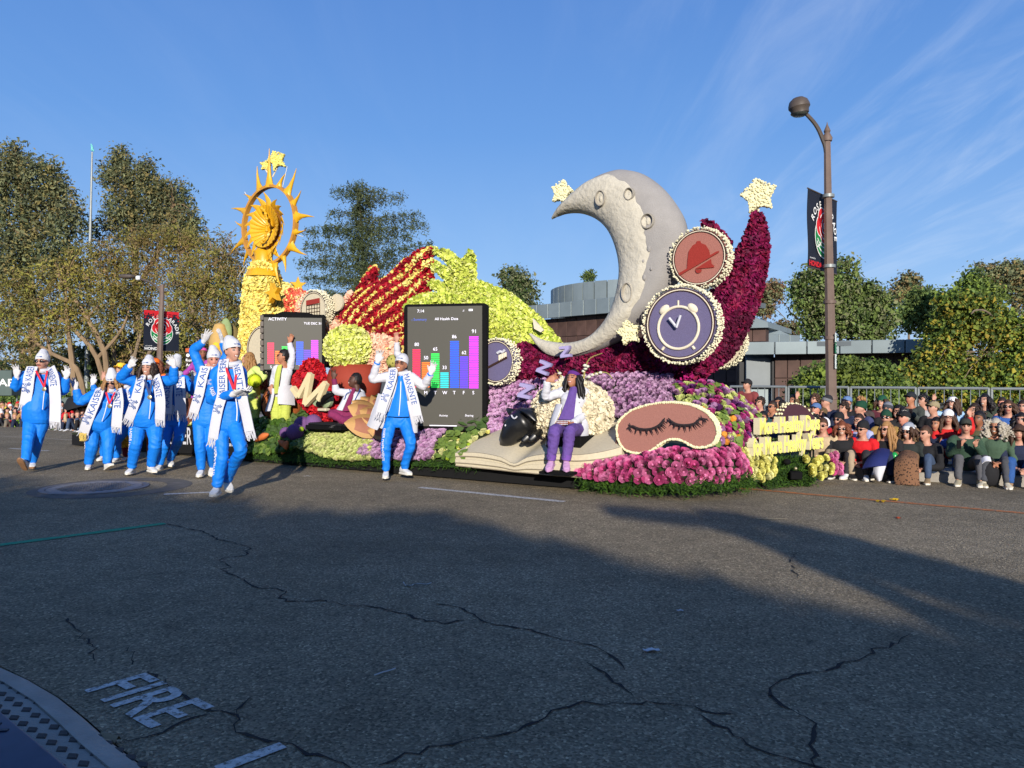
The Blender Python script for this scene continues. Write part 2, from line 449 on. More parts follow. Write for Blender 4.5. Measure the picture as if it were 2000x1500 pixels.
# ================================================================== SETTING
M_grd=mat('dry_ground',(112,104,88),0.95,0.3,0.8,bump=0.3)
def asphalt():
 m=bpy.data.materials.new('asphalt');m.use_nodes=True;nt=m.node_tree;b=nt.nodes['Principled BSDF'];Ls=nt.links
 tc=nt.nodes.new('ShaderNodeTexCoord')
 def noise(s,d=5,ro=0.6):
  n=nt.nodes.new('ShaderNodeTexNoise');n.inputs['Scale'].default_value=s;n.inputs['Detail'].default_value=d;n.inputs['Roughness'].default_value=ro
  Ls.new(tc.outputs['Object'],n.inputs['Vector']);return n
 vo=nt.nodes.new('ShaderNodeTexVoronoi');vo.inputs['Scale'].default_value=88;Ls.new(tc.outputs['Object'],vo.inputs['Vector'])
 r1=nt.nodes.new('ShaderNodeValToRGB');e=r1.color_ramp.elements
 e[0].position=0.0;e[0].color=(*lin((88,81,66)),1);e[1].position=1.0;e[1].color=(*lin((206,188,154)),1)
 x=r1.color_ramp.elements.new(0.55);x.color=(*lin((134,122,101)),1);x=r1.color_ramp.elements.new(0.82);x.color=(*lin((156,142,116)),1)
 Ls.new(vo.outputs['Color'],r1.inputs[0])
 n2=noise(0.35,6);n3=noise(4.0,5)
 m1=nt.nodes.new('ShaderNodeMapRange');m1.inputs['From Min'].default_value=0.3;m1.inputs['From Max'].default_value=0.7;m1.inputs['To Min'].default_value=0.74;m1.inputs['To Max'].default_value=1.2
 Ls.new(n2.outputs['Fac'],m1.inputs['Value'])
 m2=nt.nodes.new('ShaderNodeMapRange');m2.inputs['From Min'].default_value=0.3;m2.inputs['From Max'].default_value=0.7;m2.inputs['To Min'].default_value=0.85;m2.inputs['To Max'].default_value=1.12
 Ls.new(n3.outputs['Fac'],m2.inputs['Value'])
 mp=nt.nodes.new('ShaderNodeMapping');mp.inputs['Rotation'].default_value=(0,0,R(30));mp.inputs['Scale'].default_value=(0.03,0.55,1);Ls.new(tc.outputs['Object'],mp.inputs[0])
 n4=nt.nodes.new('ShaderNodeTexNoise');n4.inputs['Scale'].default_value=1.0;n4.inputs['Detail'].default_value=5;Ls.new(mp.outputs[0],n4.inputs['Vector'])
 m3=nt.nodes.new('ShaderNodeMapRange');m3.inputs['From Min'].default_value=0.3;m3.inputs['From Max'].default_value=0.7;m3.inputs['To Min'].default_value=0.86;m3.inputs['To Max'].default_value=1.1
 Ls.new(n4.outputs['Fac'],m3.inputs['Value'])
 a=nt.nodes.new('ShaderNodeMath');a.operation='MULTIPLY';Ls.new(m1.outputs[0],a.inputs[0]);Ls.new(m2.outputs[0],a.inputs[1])
 a2=nt.nodes.new('ShaderNodeMath');a2.operation='MULTIPLY';Ls.new(a.outputs[0],a2.inputs[0]);Ls.new(m3.outputs[0],a2.inputs[1])
 hs=nt.nodes.new('ShaderNodeHueSaturation');Ls.new(r1.outputs[0],hs.inputs['Color']);Ls.new(a2.outputs[0],hs.inputs['Value'])
 Ls.new(hs.outputs[0],b.inputs['Base Color']);b.inputs['Roughness'].default_value=0.95;b.inputs['Specular IOR Level'].default_value=0.12
 bp=nt.nodes.new('ShaderNodeBump');bp.inputs['Strength'].default_value=0.75;bp.inputs['Distance'].default_value=0.012
 nb=noise(75,3);ad=nt.nodes.new('ShaderNodeMath');ad.operation='ADD';Ls.new(nb.outputs['Fac'],ad.inputs[0]);Ls.new(vo.outputs['Distance'],ad.inputs[1])
 Ls.new(ad.outputs[0],bp.inputs['Height']);Ls.new(bp.outputs[0],b.inputs['Normal'])
 return m
M_asph=asphalt()
M_conc=mat('concrete',(150,145,136),0.9,0.18,3,bump=0.4,bscale=90)
M_kerb=mat('kerb_concrete',(158,152,142),0.88,0.22,5,bump=0.35)
mb=MB();mb.add([(-900,-400,-0.06),(900,-400,-0.06),(900,1500,-0.06),(-900,1500,-0.06)],[(0,1,2,3)])
structure(mb.build('ground',M_grd),'dry open ground beyond the road and under the trees')
RD=Vector((0.866,-0.5,0));RN=Vector((0.5,0.866,0))
KF=[Vector((-140,97.2,0)),Vector((-12.9,21.6,0)),Vector((4.2,11.25,0)),Vector((6.6,9.95,0)),Vector((110,-46.0,0))]
near=[gnd(-420,1208),gnd(-150,1256),gnd(0,1303),gnd(60,1330),gnd(120,1365),gnd(170,1405),gnd(215,1445),gnd(290,1503),gnd(520,1800)]
near=[near[0]+Vector((-120,85,0))]+near+[near[-1]+Vector((60,-42,0))]
rd=[(p.x,p.y,0)for p in KF]+[(p.x,p.y,0)for p in reversed(near)]
mb=MB();mb.add(rd,[tuple(range(len(rd)))][:1]);road=structure(mb.build('road',M_asph),'grey cracked asphalt road, sunlit along the float and shaded in front')
def kerb(name,line,side,h,wd,m,lab):
 mb=MB();rings=[]
 for i,p in enumerate(line):
  t=(line[min(i+1,len(line)-1)]-line[max(i-1,0)]).normalized();n=Vector((-t.y,t.x,0))*side
  q=[p+Vector((0,0,-0.05)),p+n*0.015+Vector((0,0,h-0.02)),p+n*0.04+Vector((0,0,h)),p+n*wd+Vector((0,0,h)),p+n*wd+Vector((0,0,-0.05))]
  rings.append(np.array([V3(x)for x in q]))
 loft(mb,rings);return structure(mb.build(name,m),lab)
kerb('kerb',KF,1,0.14,0.18,M_kerb,'concrete kerb that the front row of the crowd sits on')
kerb('kerb',near,-1,0.03,0.11,M_kerb,'worn concrete kerb edge at the lower left corner')
pv=[p+RN*0.183 for p in KF];pw=[p+RN*7 for p in KF]
v=[(p.x,p.y,0.132)for p in pv]+[(p.x,p.y,0.132)for p in reversed(pw)]
mb=MB();mb.add(v,[tuple(range(len(v)))]);structure(mb.build('pavement',M_conc),'concrete pavement under the seated crowds')
def offs(line,d):
 o=[]
 for i,p in enumerate(line):
  t=(line[min(i+1,len(line)-1)]-line[max(i-1,0)]).normalized();o.append(p+Vector((t.y,-t.x,0))*d)
 return o
pin=offs(near,0.112);pout=offs(near,0.112+4.5)
v=[(p.x,p.y,0.022)for p in pin]+[(p.x,p.y,0.022)for p in reversed(pout)]
mb=MB();mb.add(v,[tuple(range(len(v)))]);pave=structure(mb.build('pavement',M_conc),'concrete pavement at the lower left with raised dark diamonds')
M_diam=mat('dark_diamond',(70,66,64),0.85,0.3,20)  # low dark diamonds laid in rows on the pavement
diamond_mark=None
a0,a1=gnd(0,1345),gnd(250,1500)
dirv=(a1-a0).normalized();nv=Vector((dirv.y,-dirv.x,0))*1
k=0
for r_ in range(6):
 for c in range(30):
  p=a0+dirv*(c*0.088-0.7+(r_%2)*0.044)+nv*(r_*0.062-0.02)
  if diamond_mark is None:
   sb=MB();sb.add([(-0.034,0,0),(0,-0.021,0),(0.034,0,0),(0,0.021,0),(-0.028,0,0.005),(0,-0.017,0.005),(0.028,0,0.005),(0,0.017,0.005)],[(4,5,6,7),(0,1,5,4),(1,2,6,5),(2,3,7,6),(3,0,4,7)])
   diamond_mark=sb.mesh('diamond_mark',M_diam,False)
  o=bpy.data.objects.new('diamond_mark',diamond_mark);COL.objects.link(o);o.parent=pave
  o.location=(p.x,p.y,0.0225);o.rotation_euler=(0,0,math.atan2(dirv.y,dirv.x))
M_bl=mat('blue_plate',(62,70,90),0.45,0.25,6,spec=0.5)
b0,b1=gnd(-140,1264,0.04),gnd(160,1508,0.04);bd=(b1-b0).normalized();bn=Vector((bd.y,-bd.x,0))
t=thing('cover_plate','blue metal cover plate lying at the lower left corner of the pavement','metal plate',(b0+b1)/2+bn*0.45-Vector((0,0,0.035)))
mb=MB();box(mb,(b0+b1)/2+bn*0.45-Vector((0,0,0.02)),((b1-b0).length,0.88,0.026),(bd,-bn,Vector((0,0,1))),0,0.006);mb.build('plate',M_bl,t)
mb=MB();M_blr=mat('blue_plate_rib',(40,46,62),0.5,0.2,9)
for r_ in range(9):
 for c in range(16):
  p=b0+bd*(0.06+c*0.085+(r_%2)*0.042)+bn*(0.07+r_*0.07);box(mb,p-Vector((0,0,0.004)),(0.05,0.018,0.006),((bd+bn).normalized()if r_%2 else(bd-bn).normalized(),(bn-bd).normalized()if r_%2 else(bn+bd).normalized(),Vector((0,0,1))))
mb.build('tread_pattern',M_blr,t,kind='stuff')
M_crk=mat('crack_tar',(40,39,38),0.95,0.2,20)
CR=[[(325,1023),(400,1040),(430,1055),(490,1068),(480,1085),(430,1092),(450,1110),(428,1112),(460,1125),(500,1150),(540,1150),(562,1155),(545,1168),(560,1175),(620,1174),(720,1185),(790,1200),(860,1218),(910,1213)],[(850,1180),(900,1188),(950,1218),(1020,1228),(1100,1250),(1165,1265),(1205,1290),(1220,1310)],[(740,1500),(790,1480),(880,1455),(960,1440),(1010,1430),(1080,1390),(1130,1372),(1230,1375),(1270,1368),(1330,1380),(1400,1392),(1440,1397)],[(1150,1295),(1200,1335),(1240,1365)],[(1780,1240),(1700,1280),(1640,1300),(1560,1320),(1520,1330),(1500,1355),(1530,1380),(1590,1415),(1585,1460),(1592,1500)],[(1350,1395),(1420,1425),(1480,1465),(1540,1485),(1620,1505)],[(285,1312),(330,1345),(410,1390),(460,1395),(455,1430),(540,1455),(640,1480),(690,1505)],[(490,1360),(470,1378),(462,1395)],[(215,1455),(290,1440),(350,1413),(410,1395)],[(125,1210),(160,1240),(180,1260),(185,1292)],[(1555,1080),(1545,1100),(1560,1130)],[(255,1265),(258,1300)],[(240,1135),(290,1124),(340,1120),(400,1113)]]
for ci,c in enumerate(CR):
 P=[gnd(u,v)for u,v in c];Q=[]
 for a,b in zip(P,P[1:]):
  n=max(2,int((b-a).length/0.045))
  for i in range(n):Q.append(a.lerp(b,i/n)+Vector((random.gauss(0,0.009),random.gauss(0,0.013),0)))
 Q.append(P[-1]);rings=[]
 wbase=0.0046 if ci not in(10,12,11)else 0.003
 va,fa=[],[]
 for i,p in enumerate(Q):
  t=(Q[min(i+1,len(Q)-1)]-Q[max(i-1,0)]).normalized();n=Vector((-t.y,t.x,0))
  ww=wbase*(0.5+random.random()**2*2.0)*(0.3 if i in(0,len(Q)-1)else 1)
  va+=[p+n*ww+Vector((0,0,0.004)),p-n*ww+Vector((0,0,0.004))]
  if i:fa.append((2*i-2,2*i-1,2*i+1,2*i))
 mb=MB();mb.add(va,fa);structure(mb.build('road_crack',M_crk),'ragged dark crack across the asphalt')
M_wp=mat('worn_white_paint',(196,194,188),0.8,0.35,40);M_or=mat('orange_line_paint',(196,120,66),0.8,0.25,12);M_gr=mat('green_line_paint',(28,150,108),0.8,0.15,12)
def wear(m,c2,f=34):
 nt=m.node_tree;tc=nt.nodes.new('ShaderNodeTexCoord');no=nt.nodes.new('ShaderNodeTexNoise');no.inputs['Scale'].default_value=f;no.inputs['Detail'].default_value=8;no.inputs['Roughness'].default_value=.75;nt.links.new(tc.outputs['Object'],no.inputs['Vector'])
 r_=nt.nodes.new('ShaderNodeMapRange');r_.inputs['From Min'].default_value=.50;r_.inputs['From Max'].default_value=.60;nt.links.new(no.outputs['Fac'],r_.inputs['Value']);b=nt.nodes['Principled BSDF'];src=b.inputs['Base Color'].links[0].from_socket
 x=nt.nodes.new('ShaderNodeMix');x.data_type='RGBA';nt.links.new(r_.outputs[0],x.inputs['Factor']);nt.links.new(src,x.inputs['A']);x.inputs['B'].default_value=(*lin(c2),1);nt.links.new(x.outputs['Result'],b.inputs['Base Color'])
wear(M_wp,(104,98,88));wear(M_or,(112,100,84),16);wear(M_gr,(60,110,90),22)
def line(name,u1,v1,u2,v2,wd,m,lab,wear=0):
 a,b=gnd(u1,v1),gnd(u2,v2);t=(b-a).normalized();n=Vector((-t.y,t.x,0));mb=MB();N_=max(2,int((b-a).length/0.12));va,fa=[],[]
 for i in range(N_+1):
  p=a.lerp(b,i/N_)+Vector((0,0,0.005));j=wd/2*(1+random.uniform(-0.1,0.1));va+=[p+n*j,p-n*j]
  if i:fa.append((2*i-2,2*i-1,2*i+1,2*i))
 mb.add(va,fa);o=mb.build(name,m);return structure(o,lab)
line('lane_marking',820,952.5,1102,980.5,0.10,M_wp,'white dashed lane line beside the float')
line('lane_marking',320,966,412,962,0.10,M_wp,'white lane line by the front walker')
line('lane_marking',20,876,95,881,0.10,M_wp,'short white lane line by the left walker')
line('lane_marking',0,852,168,861,0.07,mat('tan_line_paint',(170,158,140),0.85,0.3,10),'pale lane line in front of the far left crowd')
line('lane_marking',1440,953.5,2060,1008,0.10,M_or,'orange line running past the front of the float')
line('lane_marking',-60,1073,322,1023,0.115,M_gr,'green painted line at the left')
line('lane_marking',425,1505,553,1457,0.06,M_wp,'white painted dash at the bottom edge')
pF,pE,pT=gnd(166,1349),gnd(262,1403),gnd(283,1316)
ex=(gnd(296,1424)-pF);Lf=ex.length;ex=ex.normalized();ey=(pT-pF);hF=ey.length;ey=ey.normalized()
mb=MB();text(mb,'FIRE',pF+Vector((0,0,0.005)),ex,ey,hF,width=Lf,bold=0.015)
o=structure(mb.build('road_lettering',M_wp),'FIRE in worn white letters painted near the lower left kerb')
mc=gnd(186,953);t=thing('manhole_cover','large round iron manhole cover in the road before the walkers','manhole cover',mc)
M_ir=mat('worn_iron',(132,128,126),0.6,0.3,14,spec=0.4);M_ird=mat('iron_ring',(112,108,106),0.6,0.3,14,spec=0.4)
mb=MB();lathe(mb,[(0.63,0),(0.63,0.012),(0.56,0.014),(0.555,0.004)],mc,n=48,caps=False);mb.build('ring',M_ird,t)
mb=MB();lathe(mb,[(0.548,0.0),(0.548,0.012),(0.3,0.013),(0.001,0.013)],mc,n=48,caps=False);mb.build('lid',M_ir,t)
mb=MB()
for i in range(-8,9):
 for j in range(-8,9):
  if i*i+j*j<46:box(mb,mc+Vector((i*0.062,j*0.062,0.016)),(0.038,0.038,0.006))
mb.build('tread_pattern',M_ird,t,kind='stuff')
mb=MB();lathe(mb,[(0.95,0.003),(0.64,0.0035)],mc+Vector((0.2,0.05,0)),n=40,caps=False)
structure(mb.build('road_patch',mat('patch_asphalt',(112,107,100),0.95,0.3,5,bump=0.3,spec=0.1)),'darker asphalt collar round the iron cover')
def scrap(u,v,sx,sy,rgb,lab,name='paper_scrap',rot=0.0,cat='litter'):
 p=gnd(u,v);mb=MB();n=5;pts=[]
 for i in range(n+1):
  x=(i/n-0.5)*sx
  for s_ in(-1,1):pts.append(p+Vector((x*math.cos(rot)-s_*sy*0.5*math.sin(rot),x*math.sin(rot)+s_*sy*0.5*math.cos(rot)*(1-0.5*abs(i/n-0.5)),0.006+0.25*sy*(math.sin(i*1.9+u)*0.5+0.5))))
 q=[a+Vector((0,0,0.003))for a in pts]
 f=[(2*i,2*i+1,2*i+3,2*i+2)for i in range(n)]
 mb.add(pts,f);mb.add(q,f);o=mb.build(name,mat('scrap_%d_%d_%d'%rgb,rgb,0.8,0.1),origin=p)
 tag(o,lab,cat)
scrap(1272,1273,0.085,0.035,(205,205,205),'torn white paper scrap on the shaded asphalt',rot=0.1)
scrap(752,1315,0.12,0.008,(190,190,186),'thin white straw lying in the shade left of centre','drinking_straw',rot=0.75)
scrap(1508,1014.5,0.30,0.012,(205,190,150),'long pale straw on the sunlit road before the float','wooden_stick',rot=-0.05)
scrap(1721,981.5,0.10,0.08,(240,190,30),'yellow petal lying on the orange road line, left of two','yellow_petal',cat='petal')
scrap(1747,978,0.10,0.07,(245,196,30),'yellow petal lying on the orange road line, right of two','yellow_petal',0.5,cat='petal')
scrap(1755,1013.5,0.05,0.05,(240,110,60),'orange petal alone on the road at the right','orange_petal',cat='petal')
scrap(600,931,0.10,0.03,(215,212,205),'small white scrap on the road by the grey float shadow',rot=0.1)
scrap(1328,1195,0.04,0.02,(205,205,205),'tiny white paper fleck right of centre in the shade')
scrap(208,1452,0.05,0.09,(150,132,104),'dry folded leaf lying against the lower left kerb','dry_leaf',1.2,cat='leaf')
p0=gnd(790,1140);mb=MB();pts=[gnd(u,v,0.006)for u,v in((788,1137),(792,1143),(802,1144),(808,1141),(815,1140),(824,1140),(833,1141),(842,1138))]
tube(mb,pts,0.004,5,sub=4);tag(mb.build('string',M_wp,origin=p0),'curled white string on the shaded road','string')
# ------------------------------------------------------------------ museum building
M_tile=mat('brown_tile',(88,66,58),0.7,0.4,1.4,orand=0.22,spec=0.35);M_wall=mat('brown_wall',(70,54,48),0.85,0.25,3)
M_zinc=mat('zinc_panel',(138,150,152),0.5,0.12,1.2,metal=0.25,orand=0.10);M_zincd=mat('zinc_seam',(92,100,104),0.6,0.1,3);M_dark=mat('dark_opening',(20,20,24),0.5,0.1)
def zv(v,Y):return CAM_H-(v-HOR)/FPX*Y
bld=thing('museum_building','low brown tiled museum with grey metal roof panels and round drum','building',(5,30,0))
def seg(u1,Y1,u2,Y2):return Vector(((u1-1000)/FPX*Y1,Y1,0)),Vector(((u2-1000)/FPX*Y2,Y2,0))
def facing(a,b):
 t=(b-a).normalized();n=Vector((-t.y,t.x,0))
 if n.y>0:n=-n
 return t,n
_tile={}
def wall(a,b,z0,z1,th,name,tile=None,tilem=None):
 "wall solid from a to b with its face towards the road; tile: (w, h) builds tiles on it"
 t,n=facing(a,b);mb=MB();Ln=(b-a).length
 box(mb,(a+b)/2-n*(th/2+0.02)+Vector((0,0,(z0+z1)/2)),(Ln,th,z1-z0),(t,-n,Vector((0,0,1))))
 wl=mb.build(name,M_wall if tile else M_zinc,bld)
 if tile:
  tw,thh=tile;nx=max(1,round(Ln/tw));nz=max(1,round((z1-z0)/thh));tw,thh=Ln/nx,(z1-z0)/nz
  key=(round(tw,3),round(thh,3),round(t.x,3))
  if key not in _tile:
   q=MB();box(q,(0,0,0),(tw-0.022,0.03,thh-0.022),(t,-n,Vector((0,0,1))),0,0.006);_tile[key]=q.mesh('tile',M_tile,False)
  for i in range(nx):
   for j in range(nz):
    p=a+t*(tw*(i+0.5))+Vector((0,0,z0+thh*(j+0.5)))+n*random.uniform(-0.004,0.004)
    o=bpy.data.objects.new('tile',_tile[key]);COL.objects.link(o);o.parent=wl;o.location=p-bld.location
 return wl
def panels(a,b,z0,z1,n_,name='roof_panel',lean=0.0):
 t,nn=facing(a,b);Ln=(b-a).length/n_
 for i in range(n_):
  mb=MB();c=a+t*(Ln*(i+0.5))+Vector((0,0,(z0+z1)/2))+nn*0.03
  upv=(Vector((0,0,1))-nn*lean).normalized()
  box(mb,c,(Ln-0.03,0.05,z1-z0),(t,-nn,upv),0,0.008);mb.build(name,M_zinc,bld)
 mb=MB();box(mb,(a+b)/2+Vector((0,0,(z0+z1)/2))-nn*0.04,((b-a).length,0.08,z1-z0-0.01),(t,-nn,(Vector((0,0,1))-nn*lean).normalized()));mb.build('roof_edge',M_zincd,bld)
a,b=seg(1020,34,1345,27.5)
wall(a,b,0,3.95,0.4,'wall',(0.55,0.8))
t,n=facing(a,b);panels(a+n*0.35,b+n*0.35,3.95,4.55,13)
mb=MB();box(mb,(a+b)/2-n*2.5+Vector((0,0,4.35)),((b-a).length,5.6,0.2),(t,-n,Vector((0,0,1))));mb.build('roof',M_zincd,bld)
dc=Vector((7.3,41.5,0));dr=5.2
mb=MB();lathe(mb,[(dr-0.12,0),(dr-0.12,6.12),(0.1,6.2)],dc,n=48,caps=False);mb.build('drum_wall',M_zincd,bld)
for i in range(24):
 a0_=math.pi*(0.98+i*1.04/24);a1_=a0_+math.pi*1.04/24-0.012;mb=MB();q=[]
 for z in(4.0,6.17):
  for r_ in(dr,dr-0.08):q+=[dc+Vector((math.cos(a0_)*r_,math.sin(a0_)*r_,z)),dc+Vector((math.cos((a0_+a1_)/2)*r_,math.sin((a0_+a1_)/2)*r_,z)),dc+Vector((math.cos(a1_)*r_,math.sin(a1_)*r_,z))]
 mb.add(q,[(0,1,7,6),(1,2,8,7),(6,7,10,9),(7,8,11,10),(0,6,9,3),(2,5,11,8)]);mb.build('drum_panel',M_zinc,bld,smooth=False,angle=None)
a,b=seg(1345,24.8,1496,23.6);wall(a,b,0,zv(642,24),0.4,'wall',(0.42,0.42));t,n=facing(a,b)
mb=MB();pr=[a+n*0.2+Vector((0,0,zv(600,24.4))),a.lerp(b,0.72)+n*0.2+Vector((0,0,zv(613,24))),b+n*0.2+t*0.1+Vector((0,0,zv(632,24))),b+n*0.2+t*0.1+Vector((0,0,zv(642,24)-0.002)),a+n*0.2+Vector((0,0,zv(642,24)-0.002))]
prism(mb,pr,-n*4);mb.build('sloped_roof',M_zinc,bld,smooth=False)
a,b=seg(1497,24.5,1560,25.5);panels(a,b,zv(680,24),zv(650,24),3,'clerestory_panel',0.0)
mb=MB();pr=[a+Vector((0,0,zv(632,24))),b+Vector((0,0,zv(660,25))),b+Vector((0,0,zv(672,25))),a+Vector((0,0,zv(651,24)))]
prism(mb,pr,Vector((0.6,3,0)),0);mb.build('sloped_roof',M_zinc,bld,smooth=False)
a,b=seg(1560,25.2,1640,25.6);wall(a,b,0,zv(668,25),0.3,'wall',(0.6,0.6))
a,b=seg(1456,21.5,1512,21.5);wall(a,b,0,zv(688,21.5),0.4,'wall')
for(x0,x1,z0,z1)in((1457,1508,758,699),):
 p,q=seg(x0,21.4,x1,21.4)
 mb=MB();box(mb,(p+q)/2+Vector((0,0,(zv(z0,21.4)+zv(z1,21.4))/2)),((q-p).length,0.04,zv(z1,21.4)-zv(z0,21.4)),None,0,0.01);mb.build('wall_panel',mat('grey_wall_panel',(128,134,136),0.6,0.15,1.0),bld)
p,q=seg(1441,21.7,1455,21.7);mb=MB();box(mb,(p+q)/2+Vector((0,0,1.05)),((q-p).length,0.3,2.1));mb.build('door',M_dark,bld)
p,q=seg(1507,21.3,1513,21.3);mb=MB();box(mb,(p+q)/2+Vector((0,0,1.0)),((q-p).length,0.1,2.0));mb.build('downpipe',M_dark,bld)
a,b=seg(1513,21.2,1640,20.6);wall(a,b,0,zv(688,21),0.4,'wall',(0.31,0.62))
a,b=seg(1640,20.6,1830,19.6);wall(a,b,0,zv(687,20.3),0.4,'wall',(0.31,0.62))
a,b=seg(1452,21.0,1640,20.2);t,n=facing(a,b);panels(a,b,zv(692,20.6),zv(667,20.6),3,'fascia_panel')
a,b=seg(1640,20.2,1835,19.2);panels(a,b,zv(690,19.8),zv(664,19.8),3,'fascia_panel')
mb=MB();q=[seg(1455,21,1832,19.3)[0],seg(1455,21,1832,19.3)[1],Vector((12.5,24,0)),Vector((7.2,25,0))]
prism(mb,[Vector((p.x,p.y,zv(668,20.5)))for p in q],Vector((0,0,-0.12)));mb.build('roof',M_zincd,bld,smooth=False)
# ------------------------------------------------------------------ trees
LM={}
def leafm(name,rgb,v=0.45):return mat(name,rgb,0.62,v,0.9,trans=0.28,hue=0.025,spec=0.25)
M_bark=mat('grey_bark',(128,112,94),0.9,0.4,3,bump=0.6,bscale=20,stretch=(1,1,0.25));M_bark2=mat('pale_bark',(140,118,92),0.85,0.35,2,bump=0.5,bscale=14,stretch=(1,1,0.3));M_barkd=mat('dark_bark',(70,60,52),0.9,0.3,3)
TREES={}
def tree(label,Y,blobs,limbs,mats,n,size,bark=M_bark,name='tree',group='trees beyond the road',cluster=9,droop=0.0,depth=0.8,spread=0.8,asp=1.0,cat='tree',dy=0.0,seed=1,solid=0.0):
 rg=np.random.default_rng(seed);rl=random.Random(seed)
 base=gnd(1000,760);ux=np.mean([l[0][0][0]for l in limbs])if limbs else blobs[0][0]
 loc=Vector(((ux-1000)/FPX*Y,Y,0));t=thing(name,label,cat,loc,group)
 if limbs:
  mb=MB()
  for li in limbs:
   pts,r0,r1=li[:3];dd=li[3]if len(li)>3 else 0.0
   P=[at(u,v,Y+dy+dd*i/max(1,len(pts)-1))for i,(u,v)in enumerate(pts)]
   tube(mb,P,[r0*Y/FPX,r1*Y/FPX],7,sub=3,caps=True)
  mb.build('trunk',bark,t)
 mb=MB();ar=np.array([b[2]*b[3]*(b[4]if len(b)>4 else 1)for b in blobs],float);ar/=ar.sum();k=Y/FPX
 C,Nn,TW=[],[],[]
 if name!='cedar_tree':n=int(n*2.3);size*=0.62;spread*=1.35;droop*=1.3
 for b,wgt in zip(blobs,ar):
  m=int(n*wgt/cluster)+1;c0=V3(at(b[0],b[1],Y+rl.uniform(-1,1)*depth*0.5*(b[2]+b[3])/2*k+dy))
  d=rg.normal(size=(m,3));d/=np.linalg.norm(d,axis=1)[:,None];rr=rg.random(m)**0.42
  c=c0+d*rr[:,None]*np.array((b[2],(b[2]+b[3])/2*depth,b[3]))*k
  TW+=list(c[::max(1,m//4)]);q=rg.normal(size=(m,cluster,3))*size*spread*np.array((1,1,0.8))+c[:,None,:]
  if droop:q[:,:,2]-=np.abs(rg.normal(size=(m,cluster)))*size*droop
  C.append(q.reshape(-1,3));Nn.append(np.repeat(d*0.7+rg.normal(size=(m,3))*0.3,cluster,0))
 C=np.concatenate(C);Nn=np.concatenate(Nn)+np.array((0,-0.25,0.35));cl=np.repeat(rg.random(len(C)//cluster+1),cluster)[:len(C)]
 mi=np.clip((cl*len(mats)+rg.normal(size=len(C))*0.35).astype(int),0,len(mats)-1)
 LV=LEAF_V*np.array((asp,1,1))
 scatter(mb,C,Nn,LV,LEAF_F,size*np.clip(rg.lognormal(-.12,.42,len(C)),.35,2.2),mi,seed,1.2)
 if limbs and len(limbs)>1:
  LP=np.concatenate([np.array(catmull([V3(at(u,v,Y+dy))for u,v in li[0][max(0,len(li[0])-3):]],5))for li in limbs]);tb=MB()
  for p in TW[:90]:
   a_=LP[np.argmin(np.linalg.norm(LP-p,axis=1)+rg.random(len(LP))*1.2)];tube(tb,[a_,a_*.5+p*.5+np.array((0,0,.06*np.linalg.norm(p-a_)))+rg.normal(size=3)*.08,p],[1.3*k,.35*k],4,sub=2,caps=False)
  tb.build('branches',bark,t,kind='stuff')
 if solid:
  for b in blobs:ellipsoid(mb,at(b[0],b[1],Y+dy),(b[2]*k*solid,(b[2]+b[3])/2*depth*k*solid,b[3]*k*solid),None,10,7,len(mats)-1)
 mb.build('crown',mats,t,smooth=False,angle=None)
 return t
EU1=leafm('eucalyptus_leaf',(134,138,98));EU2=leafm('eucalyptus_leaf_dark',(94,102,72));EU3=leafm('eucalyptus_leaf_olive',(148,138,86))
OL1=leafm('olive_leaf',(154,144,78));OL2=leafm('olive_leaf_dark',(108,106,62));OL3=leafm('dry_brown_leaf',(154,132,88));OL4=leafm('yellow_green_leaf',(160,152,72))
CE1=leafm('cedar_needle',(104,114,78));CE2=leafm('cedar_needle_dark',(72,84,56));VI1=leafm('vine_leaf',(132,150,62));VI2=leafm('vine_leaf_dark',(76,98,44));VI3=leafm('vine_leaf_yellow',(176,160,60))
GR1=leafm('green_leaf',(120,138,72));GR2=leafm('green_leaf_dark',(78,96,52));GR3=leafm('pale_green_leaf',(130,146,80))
tree('tall eucalyptus with hanging grey green crown at the far left edge',46,[(-20,350,60,70),(25,315,45,42),(75,345,55,45),(40,410,90,70),(110,400,50,60),(135,440,35,60),(60,480,90,50),(120,510,45,40),(0,520,70,60),(20,600,50,60,.6),(10,670,40,40,.4),(100,330,25,25),(30,285,18,18,.7)],[([(70,790),(66,690),(60,560),(45,430),(40,350)],12,3),([(62,600),(110,540),(135,470)],5,2),([(50,470),(0,420)],4,1)],[EU1,EU2,EU3,EU2],13500,0.31,M_bark2,'eucalyptus_tree',cluster=12,droop=1.2,asp=0.75,seed=3)
tree('tall columnar eucalyptus rising behind the brown trees at the left',50,[(232,310,22,30),(250,350,42,40),(210,335,18,25),(240,400,42,40),(285,335,22,35),(300,380,40,40),(340,380,38,40),(330,430,60,40),(260,440,60,40),(370,440,25,45),(225,300,10,16),(318,360,20,20),(200,450,30,30,.5)],[([(270,790),(268,650),(262,480),(250,350)],10,3),([(268,560),(320,470),(338,400)],5,2)],[EU2,EU1,EU2,EU3],9800,0.29,M_bark2,'eucalyptus_tree',cluster=12,droop=1.1,asp=0.75,seed=4)
